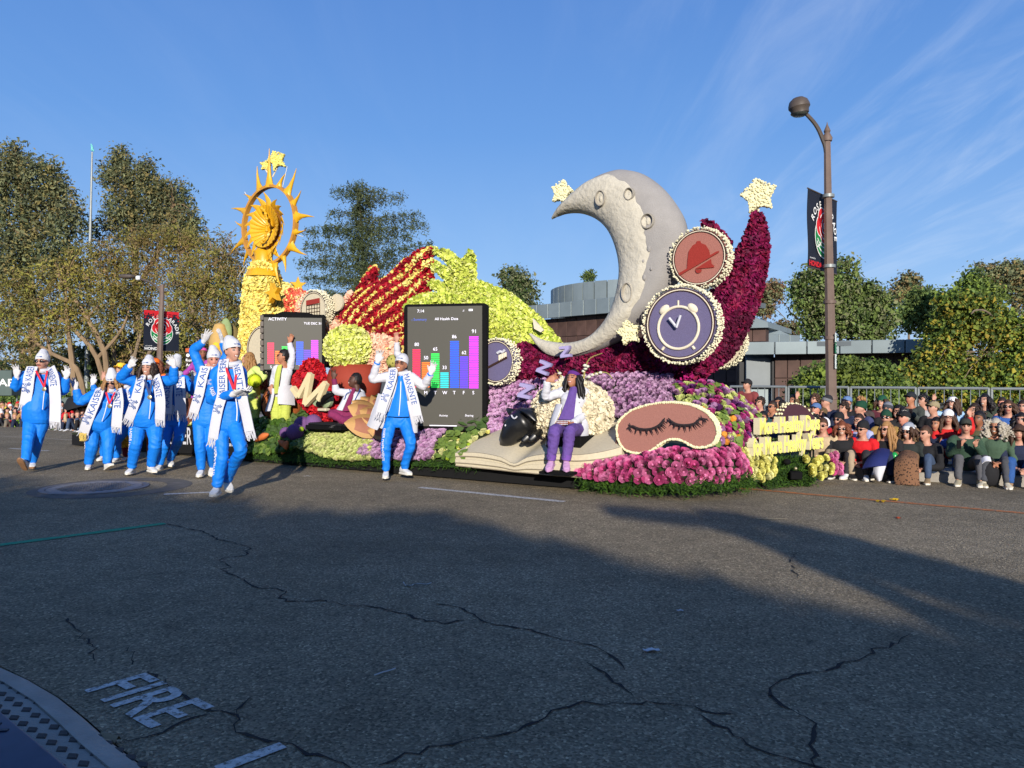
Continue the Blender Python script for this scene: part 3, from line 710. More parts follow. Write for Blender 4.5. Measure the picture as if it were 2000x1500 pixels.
tree('broad olive brown tree with pale leaning limbs at the left',37,[(60,620,80,60),(120,560,70,60),(180,520,60,50),(190,600,80,50),(130,640,60,40,.7),(60,690,50,30,.5),(230,560,50,50),(40,560,40,40),(205,650,45,30,.5)],[([(212,800),(190,700),(140,640),(70,590),(20,560)],6,1.5),([(205,800),(205,690),(150,590),(112,535)],7,2),([(168,800),(150,720),(100,690),(40,650),(0,640)],6,1.5),([(148,800),(140,700),(130,620),(128,540)],7,2),([(190,700),(240,640),(260,570)],4,1),([(100,690),(80,640),(30,610)],3,1),([(140,640),(190,600),(210,540)],3,1)],[OL1,OL2,OL3,OL4],9000,0.23,M_bark2,'olive_tree',cluster=9,asp=0.6,seed=5)
tree('brownish feathery tree behind the parade banner at the left',38,[(300,500,80,50),(370,500,70,45),(260,560,60,45),(340,560,80,45),(300,620,70,40,.8),(250,620,40,40,.7),(230,500,50,40),(300,465,60,30),(350,470,40,30),(260,690,40,35,.5)],[([(232,800),(222,690),(215,620),(230,520)],6,1.5),([(242,790),(200,690),(185,640)],5,1.5),([(255,790),(262,700),(290,600),(310,500)],5,1.2),([(262,700),(230,640),(190,615)],3,1),([(285,700),(330,620),(350,540),(352,480)],4,1)],[OL3,OL1,OL2,OL4,OL3],8600,0.22,M_bark,'feathery_tree',cluster=9,asp=0.5,seed=6)
tree('yellow green tree with grey forked limbs left of the golden sun',36,[(400,540,70,50),(450,520,40,50),(430,580,60,40),(370,600,50,40),(450,620,30,40,.7),(400,640,50,35,.6),(420,480,40,30,.5),(380,690,60,40,.6),(440,700,40,40,.6)],[([(405,790),(392,690),(375,610),(345,555),(330,530)],8,2),([(400,700),(415,620),(425,560),(430,490)],5,1),([(420,780),(418,690),(400,600),(385,540)],5,1),([(455,780),(440,690),(450,600),(462,540)],5,1),([(375,610),(405,560),(410,500)],3,0.8),([(430,490),(455,460)],1.2,0.5),([(425,560),(410,470),(400,440)],1.5,0.5),([(432,500),(440,470),(462,445)],1.2,0.4)],[OL4,OL1,OL2,OL3],7000,0.22,M_bark,'feathery_tree',cluster=9,asp=0.55,seed=8)
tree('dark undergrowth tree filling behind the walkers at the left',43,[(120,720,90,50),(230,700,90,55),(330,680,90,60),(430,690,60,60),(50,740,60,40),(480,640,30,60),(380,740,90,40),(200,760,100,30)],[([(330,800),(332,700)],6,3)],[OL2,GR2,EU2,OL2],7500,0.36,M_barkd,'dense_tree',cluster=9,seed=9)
lay=[(700,356,14,7),(688,364,16,8)]+[(709+6*math.sin(v),v,17,10)for v in range(368,650,16)]
for v0,ut,vt in((385,655,362),(372,745,362),(392,782,372),(415,648,405),(432,606,440),(430,815,408),(452,828,428),(462,640,436),(480,598,468),(470,800,450),(498,840,468),(500,632,492),(520,588,500),(520,838,500),(515,770,488),(545,600,532),(548,650,520),(545,815,528),(560,770,530),(580,592,566),(590,640,560),(585,800,565),(610,600,596),(615,660,596),(620,770,596),(640,610,628),(645,720,620),(650,790,625),(410,690,398),(445,740,432),(475,690,462),(530,720,515),(570,690,552)):
 n_=max(3,int(abs(ut-710)/13))
 for q in range(n_):
  t_=(q+1)/n_;u_=710+(ut-710)*t_;v_=v0+(vt-v0)*t_**0.7+(9*max(0,t_-.75)*4*.3);lay.append((u_,v_+4,12,4.0+3*(1-t_)))
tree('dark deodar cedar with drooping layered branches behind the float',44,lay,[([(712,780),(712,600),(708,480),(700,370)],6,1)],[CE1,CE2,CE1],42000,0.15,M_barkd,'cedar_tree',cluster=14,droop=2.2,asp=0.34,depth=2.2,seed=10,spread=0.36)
tree('small dark conical tree behind the green hand',40,[(1010,545,28,22),(1015,565,38,25),(1005,590,36,22),(1020,600,36,16),(990,530,14,12)],[([(1012,700),(1012,560)],4,1)],[EU2,EU1,GR2],2600,0.24,M_barkd,'tree',cluster=9,droop=0.6,seed=11)
tree('tree top peeping over the round drum roof',52,[(1148,541,11,8),(1152,534,6,6)],[([(1148,640),(1148,540)],2,1)],[GR2,GR1],300,0.22,M_barkd,seed=12)
tree('sparse reddish tree behind the crimson wing tip',42,[(1500,570,30,22),(1485,600,32,18),(1515,560,14,14),(1470,585,20,14),(1540,640,30,16)],[([(1490,720),(1492,590)],3,1),([(1492,640),(1510,570)],2,.6)],[leafm('reddish_leaf',(138,108,78)),leafm('reddish_leaf_dark',(96,82,58)),EU1],2600,0.22,M_bark,seed=13,droop=0.5)
tree('leafy green tree behind the lamp pole',33,[(1600,545,40,30),(1580,590,34,36),(1640,570,50,40),(1690,590,50,40),(1640,620,60,36),(1720,610,30,40),(1590,640,30,24),(1700,650,50,24),(1650,520,25,18,.5),(1560,560,16,20)],[([(1640,790),(1642,660),(1650,560),(1655,510)],5,1),([(1590,760),(1592,640),(1580,580)],4,1),([(1600,680),(1570,650)],2,.6),([(1642,660),(1690,600)],3,1)],[GR1,GR2,EU1,GR1],8000,0.24,M_barkd,'leafy_tree',cluster=9,seed=14)
tree('rusty topped tree right of the lamp pole',44,[(1772,560,26,18),(1760,575,18,14),(1790,580,26,16),(1775,545,16,10)],[([(1775,720),(1775,570)],3,1)],[OL3,EU1,EU2],1900,0.25,M_bark,seed=15)
tree('rounded pale green tree behind the creeper covered tree',40,[(1810,590,44,28),(1780,620,40,30),(1830,630,40,36),(1800,580,30,14)],[([(1808,760),(1810,620)],5,2)],[GR1,GR3,GR2],3800,0.25,M_barkd,'leafy_tree',seed=16)
tree('dark conical green tree right of the parade banner',36,[(1900,555,26,26),(1890,590,50,30),(1930,580,36,26),(1870,620,50,30)],[([(1895,760),(1898,570)],5,1)],[GR1,GR2,VI1],4200,0.25,M_barkd,'leafy_tree',seed=17)
tree('tall eucalyptus with loose brown green crown at the right edge',41,[(1985,540,46,24),(1950,530,30,16),(1980,520,26,14),(2010,570,46,26),(1940,545,26,14),(1990,610,40,18,.5),(2030,540,40,40),(1915,520,16,10,.7)],[([(1990,790),(1985,650),(1975,560),(1985,520)],5,1),([(1980,620),(2010,560)],3,1)],[EU1,OL3,EU2,EU1],3800,0.26,M_bark2,'eucalyptus_tree',droop=0.5,seed=18)
tree('creeper covered tree with yellow green leaves behind the right crowd',17.5,[(1880,620,60,50),(1850,660,50,50),(1930,640,60,50),(1985,660,50,50),(1830,700,40,40),(1880,720,60,40),(1950,720,60,40),(1860,590,30,25),(1800,730,50,30),(1910,600,40,25),(2030,700,50,70),(1880,770,90,30),(1990,760,60,30)],[([(1925,800),(1930,700),(1945,640),(1910,610)],9,3),([(1946,650),(1940,622),(1924,607),(1905,606),(1898,612)],2.2,1.4,-1.2),([(1930,690),(1975,650)],3,2)],[VI1,VI2,VI3,VI2,VI1],13000,0.125,M_bark,'creeper_tree',cluster=7,asp=1.3,seed=19,dy=0.6)
tree('low glossy green shrub behind the fence by the lamp pole',16.8,[(1600,735,40,22),(1650,725,50,26),(1700,730,50,24),(1580,755,40,20),(1680,760,60,24),(1740,760,40,24),(1620,770,60,20),(1570,775,30,14),(1730,790,70,20)],[([(1650,800),(1652,740)],3,1)],[VI1,VI2,GR1],7500,0.115,M_bark,'shrub','shrubs beyond the fence',7,asp=1.3,cat='shrub',seed=20)
tree('dark leafy tree beyond the right edge of the crowd',22,[(2140,640,90,70),(2230,660,90,80),(2180,740,120,50),(2100,720,60,60)],[([(2160,800),(2165,660)],9,3),([(2162,720),(2220,650)],4,1)],[GR2,VI1,GR1],5200,0.16,M_bark,'leafy_tree',seed=23)
tree('low green hedge behind the far left crowd',40,[(10,775,40,20),(60,780,50,18),(140,775,60,22),(110,760,30,20)],[],[GR1,GR2,GR3],2600,0.24,M_bark,'hedge','shrubs beyond the far crowd',cat='hedge',seed=21)
for i,(u,v,s_,lab)in enumerate(((2,705,26,'dark palm at the left edge of the picture'),(44,670,20,'slim palm with a ragged crown behind the left walker'))):
 Y=48+6*i;t=thing('palm_tree',lab,'palm tree',Vector(((u-1000)/FPX*Y,Y,0)),'palms at the far left')
 mb=MB();tube(mb,[at(u+2,790,Y),at(u,v,Y)],[0.25,0.2],8);mb.build('trunk',M_bark2,t)
 mb=MB();c=at(u,v,Y)
 for j in range(26):
  a_=random.uniform(0,6.28);ln=s_*Y/FPX*random.uniform(0.7,1.2);up_=random.uniform(-0.3,0.8)
  d=Vector((math.cos(a_),math.sin(a_),up_));prev=None
  sid=Vector((-d.y,d.x,0)).normalized()*0.13
  pts=[c+d*ln*q+Vector((0,0,-ln*0.7*q*q))for q in(0,.35,.7,1)]
  vv=[];
  for q,p in enumerate(pts):wq=(0.4,1,.8,.1)[q];vv+=[p+sid*wq,p-sid*wq-Vector((0,0,0.1))]
  mb.add(vv,[(0,1,3,2),(2,3,5,4),(4,5,7,6)])
 mb.build('crown',[GR2],t,smooth=False,angle=None)
def shade_z(u,v,Y):
 g=gnd(u,v);k=(g.y-Y)/SUN_L.y;return g.x-SUN_L.x*k,-SUN_L.z*k
M_st=mat('shade_block_pale',(176,168,152),0.9,0.1,2)
YB=-15.0
edge=[(-500,935),(-200,938),(60,950),(300,972),(480,1003),(640,1020),(740,1014),(800,1018),(880,1048),(980,1070),(1100,1112),(1250,1138),(1450,1205),(1620,1245),(1780,1280),(1900,1305),(2400,1360)]
pts=[shade_z(u,v,YB)for u,v in edge]
hb=thing('shade_block','unseen block added behind the viewer, its top cut to shape the road shade','building',(0,YB,0))  # added unseen blocker; its outline follows the wanted shade edge on the road
mb=MB();fr=[Vector((x,YB,z-0.55))for x,z in pts];fr=[Vector((-60,YB,0)),Vector((-60,YB,fr[0].z))]+fr+[Vector((40,YB,fr[-1].z)),Vector((40,YB,0))]
prism(mb,fr,Vector((0,-6,0)));mb.build('wall',M_st,hb,smooth=False,angle=None)
rh=thing('shade_leaf_fringe','unseen leaf fringe added on the block behind the viewer to soften its shade','hedge',(0,YB,4));mb=MB()  # unseen leaves added along the blocker top to soften the cast shade edge
for i,(x,z)in enumerate(pts):
 q=pts[min(i+1,len(pts)-1)];wd=min(max(0.8,(q[0]-x)*0.75),2.4);rg=np.random.default_rng(40+i);d=rg.normal(size=(2500,3));d/=np.linalg.norm(d,axis=1)[:,None]
 scatter(mb,np.array((x+(q[0]-x)/2,YB+1.2,(z+q[1])/2-0.80))+d*(rg.random(2500)**0.4)[:,None]*np.array((wd,wd*.6,.6)),d+rg.normal(size=(2500,3))*.6,LEAF_V,LEAF_F,.15,0,i,1.2)
mb.build('crown',[GR2],rh,smooth=False,angle=None)
bt=thing('shade_tree','leaning street tree on the near pavement, right of the viewer','tree',(6.5,-9.5,0),'street trees on the near pavement')
YT=-9.5
def sp(u,v):x,z=shade_z(u,v,YT);return Vector((x,YT,z))
mb=MB();tube(mb,[(6.5,YT,0),(6.4,YT,1.8),sp(2500,1330),sp(2000,1200),sp(1800,1150)],[0.22,0.05],8,sub=3);mb.build('trunk',M_bark,bt)
mb=MB();rg=np.random.default_rng(77)
def bough(path,w0,w1,n,seed):
 P=np.array(catmull([V3(sp(u,v))for u,v in path],6));rg=np.random.default_rng(seed);t=rg.random(n);q=interp(P,200)[(t*199).astype(int)]
 wd=(w0+(w1-w0)*t)[:,None];q=q+rg.normal(size=(n,3))*np.array((0.5,0.9,0.42))*wd
 scatter(mb,q,rg.normal(size=(n,3)),LEAF_V,LEAF_F,0.09,0,seed,1.0)
bough([(1195,997),(1290,1008),(1400,1022),(1520,1060),(1640,1092),(1760,1120),(1900,1160),(2050,1200),(2300,1260)],0.05,0.20,15000,1)
bough([(1380,1004),(1450,1014),(1560,1040),(1680,1070),(1800,1105),(1950,1150),(2200,1220)],0.03,0.17,10000,2)
bough([(1560,1092),(1650,1125),(1760,1170),(1880,1220),(2050,1270),(2300,1330)],0.02,0.10,6000,3)
mb.build('crown',[GR2],bt,smooth=False,angle=None)
# ------------------------------------------------------------------ fence, lamps, banners, signs
M_gal=mat('galvanised_steel',(134,140,140),0.5,0.15,6,metal=0.3,spec=0.5)
fa,fb=Vector(((1425-1000)/FPX*16.6,16.6,0)),Vector(((2090-1000)/FPX*13.6,13.6,0));ft=(fb-fa).normalized();FL=(fb-fa).length
npan=5;bar=None
for i in range(npan):
 a=fa+ft*(FL*i/npan+0.02);b=fa+ft*(FL*(i+1)/npan-0.03);c=(a+b)/2
 pos=('leftmost crowd barrier panel, beside the crimson float wing','steel barrier panel just left of the lamp pole','steel barrier panel just right of the lamp pole','steel barrier panel behind the white capped woman','rightmost steel barrier panel at the picture edge')[i]
 t=thing('crowd_barrier',pos,'barrier',Vector((c.x,c.y,0.132)),'steel barriers behind the seated crowd')
 zt=1.235-0.004*i
 mb=MB();tube(mb,[a+Vector((0,0,zt)),b+Vector((0,0,zt))],0.026,8);mb.build('top_rail',M_gal,t)
 mb=MB();tube(mb,[a+Vector((0,0,0.30)),b+Vector((0,0,0.30))],0.02,8);mb.build('bottom_rail',M_gal,t)
 for p in(a,b):
  mb=MB();tube(mb,[p+Vector((0,0,0.132)),p+Vector((0,0,zt+0.012))],0.024,8);mb.build('post',M_gal,t)
 nb=max(3,int((b-a).length/0.137))
 if bar is None:
  q=MB();tube(q,[(0,0,-0.46),(0,0,0.46)],0.0085,6);bar=q.mesh('bar',M_gal)
 for j in range(1,nb):
  p=a.lerp(b,j/nb);o=bpy.data.objects.new('bar',bar);COL.objects.link(o);o.parent=t;o.location=p+Vector((0,0,0.77))-t.location
M_pole=mat('brown_pole_paint',(112,94,84),0.6,0.2,4);M_poled=mat('dark_lamp_metal',(84,74,66),0.5,0.2,5);M_lens=mat('lamp_lens',(96,100,92),0.2,0.05,spec=0.6)
M_navy=mat('banner_cloth',(26,32,46),0.8,0.12,6,bump=0.15,bscale=12);M_rose=mat('rose_red_print',(206,34,44),0.8,0.05);M_grn=mat('leaf_green_print',(24,132,70),0.8,0.05);M_wht=mat('white_print',(236,236,232),0.8,0.04)
def circ(c,ex,ey,r,n=28,a0=0,a1=2*math.pi,sy=1.0):
 return[c+ex*(r*math.cos(a0+(a1-a0)*i/n))+ey*(r*sy*math.sin(a0+(a1-a0)*i/n))for i in range(n)]
def disc(mb,c,ex,ey,r,m=0,sy=1.0,n=28):mb.add(circ(c,ex,ey,r,n,sy=sy),[tuple(range(n))],m)
def arc_line(mb,c,ex,ey,r,w_,a0,a1,m=0,sy=1.0,n=18):
 va,fa=[],[]
 for i in range(n+1):
  a=a0+(a1-a0)*i/n
  for q in(r+w_/2,r-w_/2):va.append(c+ex*(q*math.cos(a))+ey*(q*sy*math.sin(a)))
  if i:fa.append((2*i-2,2*i-1,2*i+1,2*i))
 mb.add(va,fa,m)
def banner(parent,o,ex,ey,n,sx,sz,red_top,honda_m,seed):
 "square cloth banner hung on a pole: o = its centre"
 mb=MB();G=[];k=10
 for j in range(k+1):
  row=[]
  for i in range(k+1):
   x,y=(i/k-0.5)*sx,(j/k-0.5)*sz;row.append(o+ex*x+ey*y+n*(0.012*math.sin(i*1.1+seed)*math.sin(j*0.7)))
  G+=row
 f=[(j*(k+1)+i,j*(k+1)+i+1,(j+1)*(k+1)+i+1,(j+1)*(k+1)+i)for j in range(k)for i in range(k)]
 mb.add(G,f);mb.add([p-n*0.006 for p in G],[tuple(reversed(q))for q in f]);cl=mb.build('cloth',M_navy,parent)
 s=sz/1.5;z=lambda d:n*(0.018+d*0.004)
 mb=MB();c=o+ey*(-0.08*s)
 disc(mb,c+z(0),ex,ey,0.44*s,2);disc(mb,c+z(1),ex,ey,0.415*s,1)
 for q in(-1,1):arc_line(mb,c+ex*(q*0.40*s)+ey*(0.10*s)+z(2),ex,ey,0.34*s,0.03*s,math.pi*(1.0 if q>0 else 1.55),math.pi*(1.45 if q>0 else 2.0),2)
 arc_line(mb,c+ey*(0.10*s)+z(2),ex,ey,0.42*s,0.03*s,math.pi*1.18,math.pi*1.82,2)
 arc_line(mb,c+ey*(0.2*s)+z(2),ex,ey,0.42*s,0.025*s,math.pi*1.22,math.pi*1.78,2)
 rc=c+ey*(0.20*s)
 for dx,dy_,r_ in((-0.2,-0.02,0.19),(0.2,-0.02,0.19),(0,-0.14,0.2),(-0.12,0.16,0.18),(0.13,0.16,0.18)):
  disc(mb,rc+ex*(dx*s)+ey*(dy_*s)+z(3),ex,ey,(r_+0.022)*s,2,n=20)
 for dx,dy_,r_ in((-0.2,-0.02,0.19),(0.2,-0.02,0.19),(0,-0.14,0.2),(-0.12,0.16,0.18),(0.13,0.16,0.18)):
  disc(mb,rc+ex*(dx*s)+ey*(dy_*s)+z(4),ex,ey,r_*s,0,n=20)
 for r_,a0,a1 in((0.26,0.2,2.6),(0.26,3.3,5.6),(0.15,2.2,4.9),(0.15,5.4,8.0),(0.06,0,5)):arc_line(mb,rc+z(5),ex,ey,r_*s,0.022*s,a0,a1,2)
 mb.build('rose_emblem',[M_rose,M_grn,M_wht],cl)
 mb=MB()
 for w_,a0 in(('ROSE',2.72),('PARADE',1.30)):
  tot=1.02 if w_=='ROSE' else 1.42
  for i,ch in enumerate(w_):
   a=a0-tot*(i+0.5)/len(w_)+(0.02 if w_=='ROSE' else 0.06);p=c+(ex*math.cos(a)+ey*math.sin(a))*(0.56*s)+z(1)
   tx=ex*math.sin(a)-ey*math.cos(a);ty=ex*math.cos(a)+ey*math.sin(a);text(mb,ch,p,tx,ty,0.135*s,center=True,bold=0.02)
 text(mb,'presented by',o+ex*(-0.46*sx)+ey*(-0.385*sz)+z(1),ex,ey,0.035*s)
 mb.build('rose_parade_lettering',M_wht,cl)
 mb=MB();text(mb,'HONDA',o+ex*(-0.48*sx)+ey*(-0.475*sz)+z(1),ex,ey,0.095*s,width=0.62*s,bold=0.035);mb.build('sponsor_lettering',honda_m,cl)
 if red_top:
  mb=MB();rg=random.Random(seed);box(mb,o+ey*(0.5*sz-0.05*s)+z(0),(sx*0.985,0.004,0.1*s),(ex,-n,ey))
  for i in range(120):
   y=0.5-0.06-abs(rg.gauss(0,0.055));disc(mb,o+ex*(rg.uniform(-0.48,0.48)*sx)+ey*(y*sz)+z(1+i%5*0.2),ex,ey,rg.uniform(0.012,0.034)*s,n=7)
  mb.build('red_petal_border',M_rose,cl,kind='stuff')
 return cl
ZUP=Vector((0,0,1))
Yp=15.0;pb=Vector(((1625-1000)/FPX*Yp,Yp,0.132))
lamp=thing('street_lamp','tall brown street lamp with parade banner rising from the right crowd','street lamp',pb,'street lamps with parade banners')
ptop=at(1615.5,270,Yp)
mb=MB();n8=[np.array(ell_ring((pb.x+(ptop.x-pb.x)*q,pb.y,z),(1,0,0),(0,1,0),r_,r_,8))for q,z,r_ in((0,0.132,0.15),(0.02,0.3,0.11),(0.3,2.0,0.105),(0.7,4.0,0.085),(1,ptop.z,0.065))]
loft(mb,n8);mb.build('pole',M_pole,lamp,angle=30)
mb=MB();lathe(mb,[(0.09,-0.06),(0.1,0),(0.05,0.1),(0.065,0.14),(0.015,0.26),(0.003,0.32)],ptop,n=12);mb.build('finial',M_pole,lamp)
arm=[at(1618,390,Yp),at(1614,300,Yp),at(1606,270,Yp),at(1594,245,Yp),at(1576,224,Yp),at(1562,212,Yp)]
mb=MB();tube(mb,arm,[0.05,0.035],8,sub=4);mb.build('arm',M_poled,lamp)
hd=at(1561,209,Yp);mb=MB();lathe(mb,[(0.01,0.19),(0.10,0.175),(0.17,0.12),(0.2,0.04),(0.205,-0.01),(0.17,-0.06),(0.165,-0.13),(0.13,-0.155)],hd,(Vector((1,0,0.15)).normalized(),Vector((0,1,0)),Vector((-0.15,0,1)).normalized()),n=20);h=mb.build('lamp_head',M_poled,lamp)
mb=MB();lathe(mb,[(0.165,-0.135),(0.12,-0.17),(0.01,-0.175)],hd,n=18);mb.build('lens',M_lens,h)
for z in(pb.z+0.9,at(0,520,Yp).z,at(0,383,Yp).z,2.2,2.9):
 q=(z-pb.z)/(ptop.z-pb.z);mb=MB();c=Vector((pb.x+(ptop.x-pb.x)*q,Yp,z));lathe(mb,[(0.105,-0.03),(0.118,-0.03),(0.118,0.03),(0.105,0.03)],c,n=14);mb.build('band',M_gal if z>3 else M_pole,lamp)
bl,br=at(1583,440,14.55),at(1640,460,15.65);ex=Vector((br.x-bl.x,br.y-bl.y,0)).normalized();n_=Vector((ex.y,-ex.x,0));cc=(bl+br)/2;cc=Vector((cc.x,cc.y+0.14,at(0,452,15.1).z))
bt_=thing('parade_banner','navy rose parade banner on the tall right lamp pole, red sponsor name','banner',cc-Vector((0,0,0.8)),'parade banners on lamp poles')
banner(bt_,cc,ex,ZUP,n_,1.5,1.5,False,M_rose,2)
mb=MB()
for z in(0.75,-0.75):tube(mb,[cc-ex*0.76+ZUP*z+n_*0.0,cc+ex*0.76+ZUP*z],0.014,6)
mb.build('rod',M_poled,bt_)
sg=thing('parking_sign','narrow green and white parking sign on the right lamp pole','sign',at(1633,690,Yp-0.12),None)
M_sgn=mat('sign_green',(34,108,74),0.5,0.05);M_sgw=mat('sign_white',(214,220,214),0.5,0.05)
for(v0,v1,g)in((651,668,0),(669,690,1),(692,720,0)):
 mb=MB();c=at(1632.5,(v0+v1)/2,Yp-0.13);sx_,sz_=0.10,(v1-v0)/FPX*Yp;A=(Vector((0.6,0.8,0)),Vector((-0.8,0.6,0)),ZUP);A=(A[0],Vector((-0.8,0.6,0)),ZUP)
 box(mb,c,(sx_,0.012,sz_),A,0,0.003);pl=mb.build('sign_plate',M_sgn if g else M_sgw,sg)
 mb=MB();nn=Vector((0.8,-0.6,0))
 for q in range(3):text(mb,('P','2HR','9A')[q]if g else('NO','STOP','ANY')[q],c+nn*0.01+ZUP*(sz_*(0.18-0.28*q)),A[0],ZUP,sz_*0.2,width=0.07,center=True)
 mb.build('lettering',M_sgw if g else M_sgn,pl)
Yl=31.0;pb2=Vector(((308-1000)/FPX*Yl,Yl,0.0));l2=thing('street_lamp','street lamp with flat cobra head behind the walkers at the left','street lamp',pb2,'street lamps with parade banners')
pt2=at(317,556,Yl)
mb=MB();loft(mb,[np.array(ell_ring(pb2.lerp(pt2,q),(1,0,0),(0,1,0),r_,r_,8))for q,r_ in((0,0.14),(0.5,0.12),(1,0.09))]);mb.build('pole',M_pole,l2,angle=30)
mb=MB();tube(mb,[pt2-ZUP*0.5,at(312,567,Yl),at(300,555,Yl),at(285,548,Yl),at(268,544,Yl)],[0.05,0.035],8,sub=3);mb.build('arm',M_poled,l2)
mb=MB();ellipsoid(mb,at(248,540,Yl),(0.36,0.16,0.10),None,12,8);mb.build('lamp_head',M_poled,l2)
mb=MB();box(mb,at(270,543,Yl),(0.16,0.16,0.18),None,0,0.03);mb.build('sensor_box',M_wht,l2)
bl,br=at(277,646,30.4),at(346,650,31.6);ex=Vector((br.x-bl.x,br.y-bl.y,0)).normalized();n_=Vector((ex.y,-ex.x,0));cc=Vector(((bl.x+br.x)/2,(bl.y+br.y)/2+0.16,at(0,646.5,31.1).z))
bt_=thing('parade_banner','navy rose parade banner with red petal top on the left lamp pole','banner',cc-Vector((0,0,0.8)),'parade banners on lamp poles')
banner(bt_,cc,ex,ZUP,n_,1.5,1.62,True,M_wht,5)
mb=MB()
for z in(0.80,-0.80):tube(mb,[cc-ex*0.76+ZUP*z,cc+ex*0.76+ZUP*z],0.018,6)
mb.build('rod',M_poled,bt_)
Ym=41;mst=thing('mast','thin pale mast with a teal bird on top above the left trees','mast',Vector(((168-1000)/FPX*Ym,Ym,0)))
mb=MB();tube(mb,[at(168,790,Ym),at(180,297,Ym)],[0.13,0.045],8);mb.build('pole',M_gal,mst)
mb=MB();p=at(180,290,Ym);ellipsoid(mb,p,(0.07,0.07,0.16),None,8,6);tube(mb,[p+Vector((0,0,0.1)),p+Vector((-0.06,0,0.24))],[0.05,0.03],6);tube(mb,[p+Vector((0.03,0,-0.05)),p+Vector((0.1,0,-0.16))],[0.05,0.02],6);mb.build('bird',mat('teal_metal',(110,196,190),0.5,0.1),mst)
Ys=27;sgn=thing('direction_sign','brown direction sign with white lettering behind the walkers','sign',Vector(((376-1000)/FPX*Ys,Ys,0)))
mb=MB();tube(mb,[at(366,790,Ys),at(366,700,Ys)],0.04,6);mb.build('post',M_poled,sgn)
mb=MB();box(mb,at(378,706,Ys),(0.56,0.04,0.88),None,0,0.01);bd_=mb.build('board',mat('dark_brown_sign',(44,36,34),0.6,0.1),sgn)
mb=MB();box(mb,at(378,684,Ys-0.03),(0.56,0.03,0.14),None,0,0.005);mb.build('orange_band',mat('orange_sign',(186,88,40),0.6,0.1),bd_)
mb=MB()
for q,(w_,v_)in enumerate((('Rose Bowl',706),('Arroyo',715),('Aquatics',725))):text(mb,w_,at(363,v_,Ys-0.06),Vector((1,0,0)),ZUP,0.095,bold=0.015)
disc(mb,at(367,694,Ys-0.06),Vector((1,0,0)),ZUP,0.06);mb.build('lettering',M_wht,bd_)
Yt=33;tn=thing('vendor_tent','grey green tent with white capital letters at the left edge','tent',Vector(((0-1000)/FPX*Yt,Yt,0)))
M_tn=mat('tent_cloth',(84,98,94),0.85,0.1,2)
mb=MB();box(mb,at(0,748,Yt+0.5),(1.65,1.0,1.1),None,0,0.02);cl=mb.build('canopy',M_tn,tn)
mb=MB();text(mb,'APA',at(-4,754,Yt-0.02),Vector((1,0,0)),ZUP,0.30,bold=0.02,width=1.1);mb.build('lettering',M_wht,cl)
for u in(-30,33):
 mb=MB();tube(mb,[at(u,800,Yt+0.5),at(u,745,Yt+0.5)],0.03,6);mb.build('pole',M_gal,tn)
tn=thing('vendor_tent','low grey tarpaulin shelter behind the far crowd, beside the black umbrella','tent',at(130,800,30));mb=MB()
prism(mb,[at(112,800,30),at(112,783,30),at(128,776,30),at(150,783,30),at(150,800,30)],Vector((0,1.5,0)));mb.build('canopy',mat('grey_tarp',(96,108,104),0.85,0.15,3),tn)
# ================================================================== PEOPLE
def skin(name,rgb):return mat('skin_'+name,rgb,0.55,0.10,25,spec=0.35)
SK={'light':skin('light',(190,140,118)),'tan':skin('tan',(174,118,90)),'brown':skin('brown',(138,90,64)),'dark':skin('dark',(84,54,42)),'pink':skin('pink',(202,138,116))}
M_eye=mat('eye_dark',(34,26,24),0.4,0.05);M_lip=mat('lip',(160,84,78),0.5,0.05);M_teeth=mat('teeth',(232,226,214),0.4,0.03);M_brow=mat('brow_hair',(58,42,32),0.8,0.1)
def cloth(name,rgb,rough=0.85,var=0.14,bump=0.25,**k):return mat(name,rgb,rough,var,7,bump=bump,bscale=38,sheen=0.0,**k)
M_blue=cloth('blue_tracksuit',(12,122,224),0.6,0.08,0.2,spec=0.35);M_white=cloth('white_cloth',(206,206,212),0.8,0.05,0.2);M_glove=cloth('white_glove',(204,202,202),0.8,0.04,0.15)
M_shoe=mat('white_shoe',(222,220,214),0.6,0.08,20,bump=0.15);M_sole=mat('shoe_sole',(226,220,206),0.7,0.08,12);M_solet=mat('tan_sole',(150,112,80),0.8,0.1,12)
M_beanie=cloth('white_knit',(208,208,210),0.9,0.05,0.5);M_logo=mat('logo_blue',(28,84,160),0.7,0.05);M_med=mat('medal_ribbon_red',(206,36,54),0.7,0.1,20);M_medal=mat('medal_metal',(176,166,130),0.35,0.1,20,metal=0.6)
M_zip=mat('zip_white',(214,220,232),0.6,0.05);M_glass=mat('dark_lens',(22,18,20),0.15,0.05,spec=0.7)
HB=mat('hair_brown',(72,50,36),0.6,0.35,30,stretch=(1,1,0.15));HK=mat('hair_black',(28,24,24),0.5,0.3,30,stretch=(1,1,0.15));HD=mat('hair_dark_brown',(50,36,28),0.55,0.35,30,stretch=(1,1,0.15))
HL=mat('hair_blonde',(156,116,72),0.6,0.3,30,stretch=(1,1,0.15));HG=mat('hair_grey',(168,160,146),0.65,0.25,30,stretch=(1,1,0.2));HR=mat('hair_auburn',(112,62,40),0.6,0.3,30,stretch=(1,1,0.15))
_HV=None
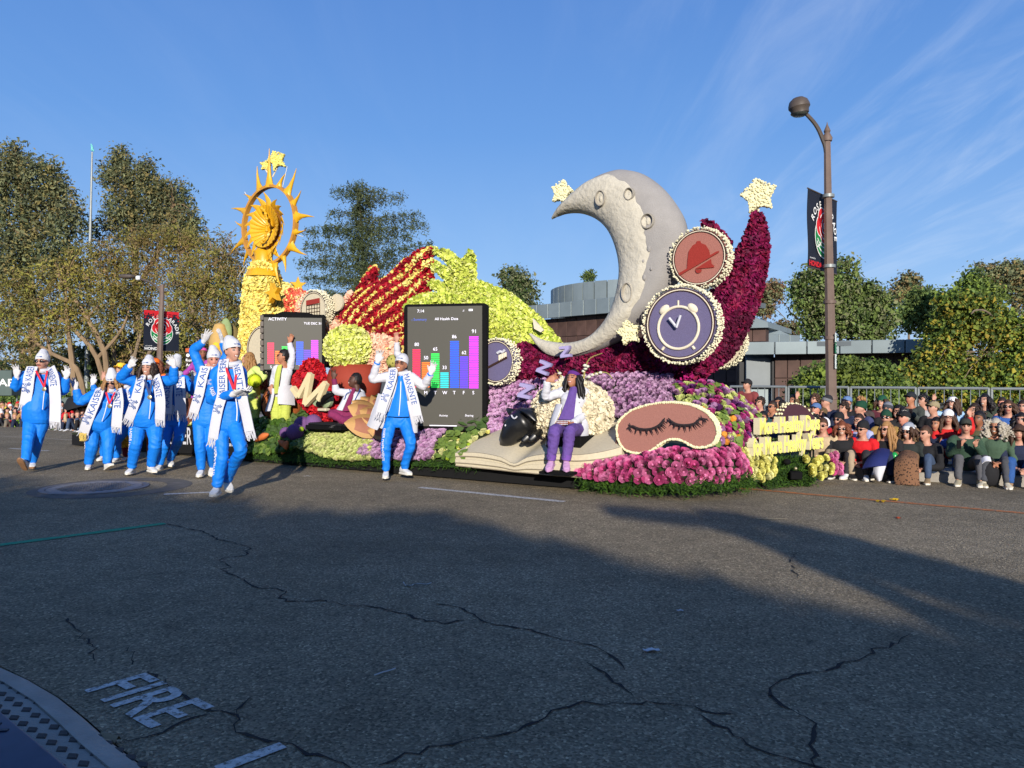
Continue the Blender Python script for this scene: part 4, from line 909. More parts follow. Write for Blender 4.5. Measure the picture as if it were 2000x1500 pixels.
def head_shape():
 global _HV
 if _HV is not None:return _HV
 n,k=30,22;v=[(0,0,-1.0)]
 for i in range(1,k):
  ph=math.pi*i/k
  for j in range(n):th=2*math.pi*j/n;v.append((math.sin(ph)*math.cos(th),math.sin(ph)*math.sin(th),-math.cos(ph)))
 v.append((0,0,1.0));d=np.array(v)
 x,y,z=d[:,0],d[:,1],d[:,2];lo=np.clip(-z,0,1)
 px=x*0.074*(1-0.30*lo**1.3);py=y*0.094*(1-0.18*lo*(y<0))+0.012*lo;pz=z*0.116
 pz=np.where((y>0.2)&(z<-0.5),pz-0.004,pz)
 def g(cx,cz,sx,sz):return np.exp(-((px-cx)/sx)**2-((pz-cz)/sz)**2)*(y>0)
 py+=0.021*g(0,-0.022,0.011,0.017)+0.010*g(0,0.002,0.008,0.02)
 py+=0.006*g(0,0.034,0.045,0.010)
 for s in(-1,1):
  py-=0.010*g(s*0.030,0.012,0.014,0.010);py+=0.005*g(s*0.042,-0.022,0.018,0.02)
 py+=0.007*g(0,-0.052,0.022,0.009)+0.010*g(0,-0.092,0.024,0.016)
 f=[(0,1+(j+1)%n,1+j)for j in range(n)]
 for i in range(k-2):
  for j in range(n):
   a=1+i*n+j;b=1+i*n+(j+1)%n;f.append((a,b,b+n,a+n))
 e=len(d)-1;b0=1+(k-2)*n;f+=[(b0+j,b0+(j+1)%n,e)for j in range(n)]
 _HV=(np.stack([px,py,pz],1),f);return _HV
def head_frame(face,up=(0,0,1)):
 f=np.array(V3(face),float);f/=np.linalg.norm(f);u=np.array(V3(up),float);u=u-f*(u@f);u/=np.linalg.norm(u);x=np.cross(f,u)
 return np.array((x,f,u))
def hand(mb,wr,d,nrm,k=1.0,thumb=1,curl=0.25,spread=0.16,fat=1.0):
 "palm and five fingers: wr wrist, d direction, nrm the way the palm faces, thumb the side it stands on"
 d=V3(d)/np.linalg.norm(V3(d));nrm=V3(nrm);nrm=nrm-d*(nrm@d);nrm/=np.linalg.norm(nrm);s=np.cross(d,nrm)*thumb;wr=V3(wr)
 R_=[ell_ring(wr+d*q*k,s,nrm,a*k*fat,c*k*fat,10)for q,a,c in((-0.02,0.025,0.02),(0.015,0.03,0.019),(0.05,0.041,0.017),(0.085,0.043,0.015),(0.102,0.036,0.011))]
 loft(mb,R_)
 for i,(off,ln)in enumerate(((0.031,0.07),(0.011,0.08),(-0.011,0.076),(-0.03,0.06))):
  a=spread*(1.5-i);dd=d*math.cos(a)+s*math.sin(a);p0=wr+(d*0.082+s*off)*k;c=curl*(1+0.15*i)
  p1=p0+(d*0.022+dd*0.0)*k;p2=p1+(dd*math.cos(c)+nrm*math.sin(c))*ln*0.5*k;p3=p2+(dd*math.cos(2*c)+nrm*math.sin(2*c))*ln*0.5*k
  tube(mb,[p0,p1,p2,p3],[0.0105*k*fat,0.0075*k*fat],7,sub=2,round_ends=True)
 p0=wr+(d*0.028+s*0.022)*k;p1=p0+(d*0.03+s*0.028+nrm*0.006)*k;p2=p1+(d*0.034+s*0.016+nrm*0.012*(1+curl))*k
 tube(mb,[p0,p1,p2],[0.0145*k*fat,0.0088*k*fat],7,sub=2,round_ends=True)
def shoe(parent,an,d,k=1.0,m=None,ms=None,up=(0,0,1)):
 d=V3(d)/np.linalg.norm(V3(d));u=V3(up);u=u-d*(u@d);u/=np.linalg.norm(u);s=np.cross(d,u);base=V3(an)-u*0.088*k-d*0.01*k
 mb=MB();R_=[]
 for q,w_,t in((-0.078,0.012,0.05),(-0.07,0.028,0.085),(-0.045,0.036,0.112),(0.0,0.036,0.108),(0.05,0.039,0.088),(0.1,0.045,0.066),(0.15,0.043,0.054),(0.18,0.032,0.044),(0.195,0.012,0.034)):
  R_.append(ell_ring(base+(d*q+u*(0.018+t)/2)*k,s,u,w_*k,(t-0.018)/2*k,12,0.75))
 loft(mb,R_);o=mb.build('shoe',m or M_shoe,parent)
 mb=MB();R_=[ell_ring(base+(d*q+u*(0.013+(0.006 if q>0.15 else 0)))*k,s,u,w_*1.08*k,0.015*k,8,0.5)for q,w_ in((-0.083,0.018),(-0.07,0.033),(-0.03,0.038),(0.03,0.038),(0.1,0.047),(0.15,0.044),(0.185,0.032),(0.203,0.012))]
 loft(mb,R_);mb.build('sole',ms or M_sole,o);return o
def lerp(a,b,t):return V3(a)*(1-t)+V3(b)*t
def torso_rings(J,k,b,fit,top=1.0,low=-0.10,belly=0.0,n=18,fem=0.0):
 P=(V3(J['hip0'])+V3(J['hip1']))/2;Nk=V3(J['neck']);ax=V3(J['sh1'])-V3(J['sh0']);sw=np.linalg.norm(ax)/2;ax/=np.linalg.norm(ax)
 hx=V3(J['hip1'])-V3(J['hip0']);hx/=np.linalg.norm(hx)+1e-9;t=Nk-P;Ln=np.linalg.norm(t);t/=Ln;R_=[]
 bend=V3(J['chest'])if 'chest' in J else None
 for q,w_,dp,fo in((-0.16,0.10,0.09,0),(-0.10,0.152,0.115,0),(0.0,0.166,0.122,0),(0.18,0.152,0.115,0.01),(0.36,0.145,0.112,0.012),(0.55,0.155,0.118,0.012),(0.72,0.168,0.122,0.012+fem),(0.86,0.172,0.108,0.0),(0.95,0.13,0.085,-0.01),(1.01,0.078,0.068,-0.005),(1.05,0.058,0.058,0.0)):
  if q<low-1e-6 or q>top:continue
  x=hx*max(0,1-q*1.4)+ax*min(1,q*1.4);fw=np.cross(x,t);fw/=np.linalg.norm(fw);x=np.cross(t,fw)
  bb=b if q<0.8 else b**0.5;w2=w_*k*bb*fit
  if 0.6<q<0.97:w2=max(w2,sw*(0.95 if q<0.9 else 0.78))
  be=belly*math.exp(-((q-0.2)/0.28)**2)
  c=P+t*Ln*q+fw*(fo*k+be*0.5)
  if bend is not None:c=c+(bend-(P+Nk)/2)*(4*q*(1-q)if 0<q<1 else 0)
  R_.append(ell_ring(c,x,fw,w2,dp*k*bb*fit+be*0.5,n,0.88))
 return R_,t,np.cross(ax,t)
def wrinkle(amp,seed,joints,k=1.0):
 def post(co,nr,me,og):
  r=np.random.default_rng(seed);d=np.zeros(len(co))
  q=co+0.05*np.stack([noise3(co,9,seed+5),noise3(co,9,seed+6),noise3(co,9,seed+7)],1)
  n1=noise3(q*np.array((0.8,0.8,1.5)),34,seed);n2=noise3(q,11,seed+1)
  jm=np.zeros(len(co))
  for j,rad in joints:jm=np.maximum(jm,np.exp(-(np.linalg.norm(co-V3(j),axis=1)/rad)**2))
  d=amp*((0.35+1.0*jm)*(1-np.abs(n1))*1.0-0.3*amp+0.5*n2*(0.5+jm))
  return co+nr*d[:,None],None
 return post
_HAIRSEED=[0]
def person(label,J,k=1.0,face=(0,-1,0),up=(0,0,1),b=1.0,belly=0.0,fem=0.0,skin_m=None,group=None,voxel=0.010,top=None,sleeve=1.0,trousers=None,fit=1.0,legfit=1.0,shoes=None,sole=None,glove=None,hands=None,hair=None,hat=None,glasses=None,smile=True,name='person',seed=0,hem=-0.1,kcurl=0.25,cat='person',beard=None,toes=None,rough=0.0075,spread=0.16):
 "one continuous skin under clothes that are children; J: joints in world space, 0 = the person's right side"
 sk=skin_m or SK['light'];P=(V3(J['hip0'])+V3(J['hip1']))/2
 lowz=min(V3(J['an0'])[2],V3(J['an1'])[2])-0.085*k if 'an0' in J else P[2]-0.15
 root=thing(name,label,cat,Vector((P[0],P[1],lowz)),group)
 A=head_frame(face,up);H=V3(J['head']);Nk=V3(J['neck'])
 hv,hf=head_shape();hk=k*1.02
# ---- body
 mb=MB();mb.add(H+(hv*hk)@A,hf)
 for s_ in(-1,1):ellipsoid(mb,H+np.array((s_*0.076,-0.006,-0.008))*hk@A,np.array((0.012,0.022,0.032))*hk,A,8,6)
 tube(mb,[Nk-(H-Nk)*0.25,Nk+(H-Nk)*0.45-A[1]*0.008*k,H-A[2]*0.05*k-A[1]*0.012],[0.062*k*b**0.4,0.054*k*b**0.4],12)
 Rg,t_up,fwd=torso_rings(J,k,b,0.86,1.02,-0.1,belly*0.8)
 loft(mb,Rg)
 HN={}
 for s_ in('0','1'):
  sh,el,wr=V3(J['sh'+s_]),V3(J['el'+s_]),V3(J['wr'+s_])
  tube(mb,[sh,lerp(sh,el,0.5),el,lerp(el,wr,0.4),wr],np.array([0.052,0.046,0.038,0.036,0.026])*k*b**0.5,9,sub=3,round_ends=True)
  hd=V3(J['hd'+s_])-wr if 'hd'+s_ in J else wr-el
  nr_,th_,cu=(0,-1,0),(1 if s_=='0' else-1),kcurl
  if hands and s_ in hands:nr_,th_,cu=hands[s_]
  HN[s_]=(wr,hd,nr_,th_,cu)
  if not glove:hand(mb,wr,hd,nr_,k*0.98,th_,cu,spread,1.08)
  if 'kn'+s_ in J:
   hp,kn,an=V3(J['hip'+s_]),V3(J['kn'+s_]),V3(J['an'+s_])
   tube(mb,[hp,lerp(hp,kn,0.5),kn,lerp(kn,an,0.35),an],np.array([0.078,0.072,0.052,0.05,0.034])*k*b**0.5,9,sub=3,round_ends=True)
 def body_post(co,nr,me,og):
  c=(poly_centers(me,og)-H)@A.T/hk;x,y,z=np.abs(c[:,0]),c[:,1],c[:,2];m=np.zeros(len(c),int);fr=(y>0.045)&(np.abs(z)<0.13)
  m[fr&(np.abs(x-0.031)<0.014)&(np.abs(z-0.010)<0.0075)]=1
  m[fr&(np.abs(x-0.032)<0.021)&(np.abs(z-0.034)<0.0062)]=2
  m[fr&(x<0.026)&(np.abs(z+0.053)<0.0095)]=3
  if smile:m[fr&(x<0.019)&(np.abs(z+0.053)<0.0055)]=4
  return None,m
 body=grow(mb,'body',[sk,M_eye,M_brow,M_lip,M_teeth],root,voxel,2,body_post)
# ---- clothes
 if top:
  mb=MB();Rg,_,_=torso_rings(J,k,b,fit,1.0,hem,belly,fem=fem);loft(mb,Rg);jt=[]
  for s_ in('0','1'):
   sh,el,wr=V3(J['sh'+s_]),V3(J['el'+s_]),V3(J['wr'+s_]);e2=lerp(el,wr,0.96)if sleeve>=1 else lerp(el,wr,sleeve)
   rr=np.array([0.068,0.062,0.054,0.054,0.043])*k*fit*b**0.6
   tube(mb,[lerp(sh,Rg[-1].mean(0),0.35),sh,lerp(sh,el,0.5),el,lerp(el,e2,0.5),e2],np.concatenate([[0.06*k*fit],rr]),12,sub=3)
   jt+=[(el,0.13*k),(sh,0.14*k),(e2,0.07*k)]
  jt.append((Rg[0].mean(0),0.16*k));grow(mb,'jacket' if fit>=1 else 'shirt',[top],root,voxel,4,wrinkle(rough,seed,jt))
 if trousers:
  mb=MB();Rg,_,_=torso_rings(J,k,b,0.98,0.2,-0.16);loft(mb,Rg);jt=[]
  for s_ in('0','1'):
   hp,kn,an=V3(J['hip'+s_]),V3(J['kn'+s_]),V3(J['an'+s_]);a2=lerp(kn,an,0.985)
   rr=np.array([0.090,0.085,0.066,0.064,0.050])*k*legfit*np.array([b,b,b**0.8,b**0.7,b**0.4])
   tube(mb,[hp,lerp(hp,kn,0.45),kn,lerp(kn,a2,0.4),a2],rr,12,sub=3);jt+=[(kn,0.14*k),(a2,0.12*k),(hp,0.12*k)]
  grow(mb,'trousers',[trousers],root,voxel,4,wrinkle(rough*1.25,seed+50,jt))
 if shoes:
  for s_ in('0','1'):
   d=V3(J['toe'+s_])if 'toe'+s_ in J else np.array((0,-1.0,0));u=V3(J['tup'+s_])if 'tup'+s_ in J else(0,0,1)
   shoe(root,J['an'+s_],d,k,shoes,sole,u)
 if glove:
  for s_ in('0','1'):
   mb=MB();wr,hd,nr_,th_,cu=HN[s_];hand(mb,wr,hd,nr_,k*1.04,th_,cu,spread+0.03,1.18)
   u_=V3(hd)/np.linalg.norm(V3(hd));tube(mb,[wr-u_*0.045*k,wr+u_*0.02*k],[0.036*k,0.034*k],10)
   grow(mb,'glove',[glove],root,0.0062,1)
 def hp_(q):return H+(np.array(q,float)*hk)@A
# ---- hair, hats, glasses
 if hair:
  hm,style,ln=hair;_HAIRSEED[0]+=1;rg=np.random.default_rng(_HAIRSEED[0]);mb=MB()
  v2=hv*np.array((1.10,1.10,1.10))+np.array((0,-0.014,0.013));v2=v2.copy()
  lowm=v2[:,2]<(-0.055 if style!='short' else-0.03);v2[lowm]=v2[lowm]*np.array((0.86,0.86,1))+np.array((0,-0.012,0));v2[:,2]=np.maximum(v2[:,2],-0.085)
  dn=(v2[:,1]>0.02)&(v2[:,2]<0.05);v2[dn,1]=0.02-0.0*v2[dn,1]
  v2+=rg.normal(size=v2.shape)*0.0028
  mb.add(hp_(v2),hf)
  if style in('long','curly','bob'):
   n=90 if style!='bob' else 60
   for i in range(n):
    a=rg.uniform(0.18,2*math.pi-0.18)+math.pi/2;x0,y0=math.cos(a)*0.080,math.sin(a)*0.095-0.012
    if y0>0.052:continue
    z0=rg.uniform(-0.02,0.085)if y0<0.03 else rg.uniform(0.0,0.07);q=(1-(z0/0.125)**2)**0.5
    p0=hp_((x0*q,y0*q,z0));L_=ln*rg.uniform(0.75,1.1);out=(A[0]*x0*0.9+A[1]*y0*0.6)
    g=np.array((0,0,-1.0));wv=rg.normal(size=3)*(0.012 if style!='curly' else 0.03)
    fw_=-np.array(fwd)*0+(np.array((0,-0.02,0))if rg.random()<0.4 else 0)
    pts=[p0,p0+out*0.35+g*0.25*L_+wv,p0+out*0.75+g*0.6*L_-wv+fw_,p0+out*0.7+g*L_+wv+fw_]
    tube(mb,pts,np.array([0.022,0.026,0.022,0.006])*k,5,sub=2)
    if style=='curly':
     for q_ in np.linspace(0.1,1,6):ellipsoid(mb,interp(np.array(pts),50)[int(q_*49)]+rg.normal(size=3)*0.014,rg.uniform(0.012,0.022),None,6,4)
  if style=='mop':
   for i in range(60):
    d=rg.normal(size=3);d/=np.linalg.norm(d)
    if d[2]<-0.25 or(d[1]>0.45 and d[2]<0.35):continue
    ellipsoid(mb,hp_(d*np.array((0.086,0.104,0.122))+np.array((0,-0.012,0.012))),rg.uniform(0.018,0.03),None,6,4)
  mb.build('hair',hm,root,angle=None)
 if beard:
  mb=MB();v2=hv*1.05+np.array((0,0.003,-0.008));keep=[f for f in hf if all(hv[i,2]<-0.05 and hv[i,1]>-0.02 for i in f)];mb.add(hp_(v2),keep);mb.build('beard',beard,root)
 if hat:
  kind,hm=hat[0],hat[1];hm2=hat[2]if len(hat)>2 else hm;mb=MB();tl=0.30
  Ah=np.array((A[0],A[1]*math.cos(tl)+A[2]*math.sin(tl),A[2]*math.cos(tl)-A[1]*math.sin(tl)))
  def ring(z,rx,ry,sx=0.0,sy=0.0):return ell_ring(H+(np.array((sx,sy,z))*hk)@Ah,Ah[0],Ah[1],rx*hk,ry*hk,20)
  if kind=='beanie':
   sl=hat[3]if len(hat)>3 else 0.0
   loft(mb,[ring(0.03,0.07,0.09,0,-0.008),ring(0.018,0.086,0.106,0,-0.008),ring(0.03,0.091,0.111,0,-0.008),ring(0.062,0.092,0.111,0,-0.01),ring(0.076,0.090,0.108,0,-0.01)])
   h=mb.build('beanie_cuff',hm2,root);mb=MB()
   loft(mb,[ring(0.06,0.088,0.106,0,-0.01),ring(0.078,0.088,0.107,0,-0.01),ring(0.105,0.083,0.10,0,-0.014),ring(0.135,0.066,0.078,sl*0.01,-0.022),ring(0.158+sl*0.03,0.044+sl*0.014,0.052+sl*0.012,sl*0.02,-0.03),ring(0.168+sl*0.06,0.038*(0.35+sl),0.042*(0.35+sl),sl*0.03,-0.034),ring(0.172+sl*0.07,0.008,0.008,sl*0.03,-0.034)])
   mb.build('beanie',hm,root)
   if hm is M_beanie:
    mb=MB();c=H+(np.array((0,0.1025,0.046))*hk)@Ah;nn=Ah[1]*0.0035
    for q_,(x_,z_,hh)in enumerate(((-0.034,0,0.012),(-0.026,0.004,0.018),(-0.018,0,0.014),(-0.010,0.002,0.018))):box(mb,c+Ah[0]*x_*k+Ah[2]*z_*k+nn-Ah[1]*(x_*x_*3),(0.005*k,0.003,hh*k),Ah)
    for z_,x_ in((0.005,0.016),(-0.005,0.019)):text(mb,'KAISER' if z_>0 else 'PERMANENTE',c+Ah[0]*0.0+Ah[2]*(z_-0.003)*k+nn,Ah[0],Ah[2],0.0075*k,width=0.036*k)
    mb.build('logo',M_logo,h)
  elif kind=='cap':
   loft(mb,[ring(0.022,0.08,0.10,0,-0.006),ring(0.03,0.086,0.106,0,-0.008),ring(0.07,0.085,0.104,0,-0.008),ring(0.105,0.072,0.088,0,-0.01),ring(0.128,0.044,0.056,0,-0.012),ring(0.136,0.01,0.012,0,-0.012)])
   h=mb.build('cap',hm,root);mb=MB();pr=[]
   for q_ in np.linspace(-1,1,13):pr.append(H+(np.array((0.078*math.sin(q_*1.35),0.095+0.072*math.cos(q_*1.45)-0.012,0.026-0.018*abs(q_)**2))*hk)@Ah)
   pr+=[H+(np.array((0.07*q_,0.06,0.030))*hk)@Ah for q_ in(0.9,0,-0.9)]
   prism(mb,pr,-Ah[2]*0.006);mb.build('brim',hm2,h,smooth=False)
  elif kind=='visor':
   loft(mb,[ring(0.03,0.085,0.104,0,-0.006),ring(0.03,0.088,0.107,0,-0.006),ring(0.082,0.088,0.107,0,-0.01),ring(0.082,0.084,0.103,0,-0.01)]);mb.build('sleep_mask_band',hm,root)
  elif kind=='bucket':
   loft(mb,[ring(0.045,0.13,0.15,0,-0.006),ring(0.052,0.13,0.15,0,-0.006),ring(0.065,0.09,0.11,0,-0.006),ring(0.11,0.084,0.10,0,-0.01),ring(0.145,0.066,0.08,0,-0.012),ring(0.152,0.05,0.06,0,-0.012),ring(0.154,0.01,0.01,0,-0.012)]);mb.build('sun_hat',hm,root)
  elif kind=='hood':
   v2=hv*np.array((1.26,1.2,1.2))+np.array((0,-0.028,0.0));v2[v2[:,1]>0.03,1]=0.03;mb.add(hp_(v2),hf);mb.build('hood',hm,root)
 if glasses:
  mb=MB()
  for s_ in(-1,1):
   c=hp_((s_*0.033,0.094,0.009));ellipsoid(mb,c,np.array((0.028,0.008,0.020))*hk,A,10,6)
   tube(mb,[hp_((s_*0.058,0.088,0.014)),hp_((s_*0.083,0.03,0.016)),hp_((s_*0.082,-0.01,0.012))],0.004*k,5)
  tube(mb,[hp_((-0.01,0.098,0.014)),hp_((0.01,0.098,0.014))],0.004*k,5);mb.build('sunglasses' if glasses=='sun' else 'spectacles',M_glass,root)if glasses=='sun' else None
  if glasses!='sun':
   mb=MB()
   for s_ in(-1,1):
    cc=[hp_((s_*0.033+0.025*math.cos(a),0.098,0.009+0.018*math.sin(a)))for a in np.linspace(0,6.283,13)];tube(mb,cc,0.0028*k,5)
   tube(mb,[hp_((-0.01,0.098,0.014)),hp_((0.01,0.098,0.014))],0.003*k,5);mb.build('spectacles',M_glass,root)
 root['_']=1;del root['_']
 return dict(root=root,A=A,H=H,body=body,k=k,J=J,fwd=fwd,up=t_up,hk=hk)
# ---- things worn by the walkers
def edges(C,wd,off,Y):
 "edge polylines of a hanging strip traced by (u, v, closer)"
 P=[at(u,v,Y-dz)for u,v,dz in C];P=[V3(p)for p in catmull(P,3)];T=np.gradient(np.array(P),axis=0);L_,R_=[],[]
 for p,t in zip(P,T):
  t=t/np.linalg.norm(t);n=np.array((0,-1.0,0));x=np.cross(t,n);x/=np.linalg.norm(x)
  if x[0]<0:x=-x
  L_.append(p-x*wd/2);R_.append(p+x*wd/2)
 return L_,R_
def emblem(mb,c,ex,ey,s,n_,m=0):
 "half sun of rays with three round heads beside it"
 for i in range(11):
  a=math.radians(70+220*i/10);d=ex*math.cos(a)+ey*math.sin(a);sd_=np.cross(d,n_);r0,r1=0.34*s,(1.0 if i%2 else 0.86)*s
  p=[c+d*r0-sd_*0.03*s,c+d*r0+sd_*0.03*s,c+d*r1+sd_*0.085*s,c+d*r1-sd_*0.085*s];mb.add(p,[(0,1,2,3)],m)
 for a in(150,182,214):
  d=ex*math.cos(R(a))+ey*math.sin(R(a));disc(mb,Vector(c+d*1.2*s),Vector(ex),Vector(ey),0.13*s,m,n=12)
def scarf(F,sides,Y,wd=0.19,fringe=0.10,neck=True):
 "long white scarf: sides = list of (traced centre line, text, (t0, t1), emblem t, reading down?)"
 root=F['root'];k=F['k'];mb=MB();Nk=V3(F['J']['neck']);keep=[]
 if neck:
  ring=[];ax,fw,up_=np.cross(F['up'],F['fwd']),F['fwd'],F['up']
  for i in range(15):
   a=math.radians(-70+320*i/14);ring.append(Nk+ax*math.cos(a)*0.095*k-fw*math.sin(a)*0.085*k+up_*(0.03+0.02*math.sin(a))*k)
  tube(mb,ring,0.034*k,8,flat=(1,1),sub=2)
 for C,tx,tt,et,fl_ in sides:
  L_,R_=edges(C,wd*k*0.86,0,Y);A_,B_,nn=strip(mb,L_,R_,0.014,0,1,0.012,4);keep.append((A_,B_,nn,tx,tt,et,fl_))
 sc=mb.build('scarf',M_white,root)
 mb=MB();rg=random.Random(3)
 for A_,B_,nn,*_ in keep:
  a,b_=A_[-1],B_[-1];dn=(A_[-1]-A_[-2]+B_[-1]-B_[-2]);dn/=np.linalg.norm(dn)
  for i in range(13):
   p=a+(b_-a)*(i+0.5)/13-nn[-1]*0.006;e=p+dn*fringe*k*rg.uniform(0.8,1.15)+np.array((rg.uniform(-0.022,0.022),rg.uniform(-0.012,0.012),0));tube(mb,[p-dn*0.01,(p+e)/2+np.array((rg.uniform(-0.01,0.01),0,0)),e],[0.0075,0.004],5)
 mb.build('fringe',M_white,sc,kind='stuff')
 mb=MB()
 for A_,B_,nn,tx,tt,et,fl_ in keep:
  if tx:text_path(mb,tx,A_,B_,nn,tt[0],tt[1],0.62,0,0.016,fl_,0.0)
 if mb.n:mb.build('scarf_lettering',M_logo,sc)
 mb=MB()
 for A_,B_,nn,tx,tt,et,fl_ in keep:
  if et is not None:
   i=int(et*(len(A_)-1));c=(A_[i]+B_[i])/2+nn[i]*0.018;ex=(B_[i]-A_[i]);ex/=np.linalg.norm(ex);ey=np.cross(nn[i],ex);emblem(mb,c+ex*0.02,ex,ey,0.42*wd*k,nn[i])
 if mb.n:mb.build('sun_emblem',M_logo,sc)
 return sc
def medal(F,L_,C,R_,Y,dz=0.17,m=None):
 "V shaped ribbon traced from the neck to its medal"
 root=F['root'];mb=MB()
 for s_ in(L_,R_):
  P=[V3(at(s_[0],s_[1],Y-dz+0.05)),V3(at((s_[0]*0.45+C[0]*0.55),(s_[1]*0.45+C[1]*0.55),Y-dz-0.012)),V3(at(C[0],C[1],Y-dz))]
  x=np.array((0.014,0,0.004));strip(mb,[p-x for p in P],[p+x for p in P],0.004,0,2)
 mb.build('medal_ribbon',m or M_med,root)
 mb=MB();lathe(mb,[(0.001,0.006),(0.03,0.006),(0.034,0.003),(0.034,-0.003),(0.001,-0.005)],at(C[0],C[1]+4,Y-dz-0.012),(Vector((1,0,0)),Vector((0,0,1)),Vector((0,-1,0))),n=18);mb.build('medal',M_medal,root)
def ribbon_line(F,name,C,Y,wd,m,th=0.004):
 mb=MB();L_,R_=edges(C,wd,0,Y);strip(mb,L_,R_,th,0,1,0.0,2);return mb.build(name,m,F['root'])
def print_line(F,name,s,C,Y,wd,m=None,flip=False):
 "printed letters running along a traced line over a sleeve or leg"
 L_,R_=edges(C,wd,0,Y);A_,B_=np.array(L_),np.array(R_);nn=np.tile(np.array((0,-1.0,0)),(len(A_),1));mb=MB()
 text_path(mb,s,A_,B_,nn,0.02,0.98,0.9,0,0.0,flip,0.02);return mb.build(name,m or M_white,F['root'])
def joints(Y,**kw):
 "joints traced as (u, v[, metres closer to the viewer])"
 return{n:at(p[0],p[1],Y-(p[2]if len(p)>2 else 0))for n,p in kw.items()}
# ================================================================== THE FLOAT
def fp(u,v,d):return V3(fl(u,v,d))
def fnear(d=0.0):return-V3(FB)
M_skirt=mat('black_skirt',(16,16,17),0.9,0.2,5);M_deck=mat('deck_green',(44,52,30),0.9,0.3,6,bump=0.5)
M_cream=mat('cream_mum',(240,232,198),0.85,0.10,14,orand=0.08);M_cream2=mat('cream_star_mum',(240,232,186),0.85,0.08,14);M_choc=mat('dark_seed_ring',(62,40,34),0.8,0.15,40);M_wseed=mat('pale_seed',(228,216,190),0.85,0.08,40)
M_lil=mat('lilac_seed',(106,99,132),0.9,0.14,60,bump=0.4,bscale=120);M_brick=mat('brick_seed',(164,108,96),0.9,0.14,60,bump=0.4,bscale=120);M_red2=mat('red_seed',(150,48,40),0.9,0.12,60,bump=0.3,bscale=120)
M_beige=mat('beige_seed',(204,192,164),0.9,0.10,30,bump=0.3,bscale=80)
M_maroon=mat('crimson_petal',(126,10,66),0.7,0.45,9,hue=0.02);M_maroon2=mat('dark_crimson_petal',(86,8,48),0.75,0.4,9);M_mag=mat('magenta_petal',(172,26,110),0.7,0.35,9)
M_redp=mat('red_petal',(172,14,36),0.7,0.35,9);M_redd=mat('dark_red_petal',(130,8,30),0.7,0.3,9);M_yel=mat('yellow_petal',(244,224,120),0.75,0.18,9);M_yel2=mat('pale_yellow_petal',(240,226,140),0.75,0.15,9);M_gold2=mat('golden_petal',(238,184,54),0.75,0.2,9)
M_coral=mat('coral_petal',(222,92,70),0.75,0.25,9);M_pink=mat('salmon_petal',(238,172,146),0.75,0.16,9);M_pink2=mat('peach_petal',(240,196,168),0.75,0.14,9)
M_lime=mat('lime_petal',(206,214,96),0.75,0.22,9);M_lime2=mat('lime_petal_dark',(168,186,66),0.75,0.22,9);M_lime3=mat('pale_lime_petal',(222,224,140),0.75,0.15,9)
M_foam=mat('dark_foliage_bed',(40,52,26),0.95,0.4,14,bump=0.5)
M_stonel=mat('moon_pale',(194,187,170),0.95,0.10,4,bump=1.0,bscale=16);M_stoned=mat('moon_grey',(152,148,144),0.95,0.10,5,bump=0.3,bscale=60);M_crat=mat('crater_grey',(164,157,144),0.95,0.12,8,bump=0.4)
M_gold=mat('gold_metal',(226,170,26),0.42,0.14,5,spec=0.5);M_goldd=mat('gold_edge',(196,138,56),0.5,0.15,6);M_goldl=mat('gold_line',(110,74,24),0.6,0.1)
sk_pts=[(-11.4,0.0),(-8,0.0),(-5,0.0),(-2,0.02),(0.0,0.05),(1.0,0.14),(1.65,0.42),(2.05,0.95),(2.3,1.7),(2.4,2.5),(2.35,3.4),(2.2,4.1),(1.8,4.8),(0.5,5.1),(-11.4,5.1)]
flo=thing('float_chassis','low float chassis with black skirt under the flowers, lettered at its rear','parade float',W(-4,2.5,0))
mb=MB();P=[W(s,d,0)for s,d in sk_pts];mb_v=[]
loft(mb,[np.array([V3(p)+np.array((0,0,0.02))for p in P]),np.array([V3(p)+np.array((0,0,0.235))for p in P])]);mb.build('skirt',M_skirt,flo,smooth=False)
mb=MB();loft(mb,[np.array([V3(p)+np.array((0,0,0.24))for p in P]),np.array([V3(p)+np.array((0,0,0.27))for p in P])]);mb.build('deck',M_deck,flo,smooth=False)
mb=MB();a,b=fp(318,846,-0.02),fp(462,850,-0.02);t=(b-a)/np.linalg.norm(b-a)
ha=abs(fp(318,838,-0.02)[2]-fp(318,872,-0.02)[2]);box(mb,(a+b)/2+np.array((0,0,-0.1)),(np.linalg.norm(b-a)+0.6,0.05,0.50),(t,V3(FB),np.array((0,0,1.0))));bsd=mb.build('black_board',M_skirt,flo)
mb=MB();p0=fp(326,866,-0.06);p1=fp(466,872,-0.06);text(mb,'KAISER PERMANENTE',p0,t,(0,0,1),0.30,width=np.linalg.norm(p1-p0)*1.12,bold=0.012);mb.build('lettering',M_white,bsd)
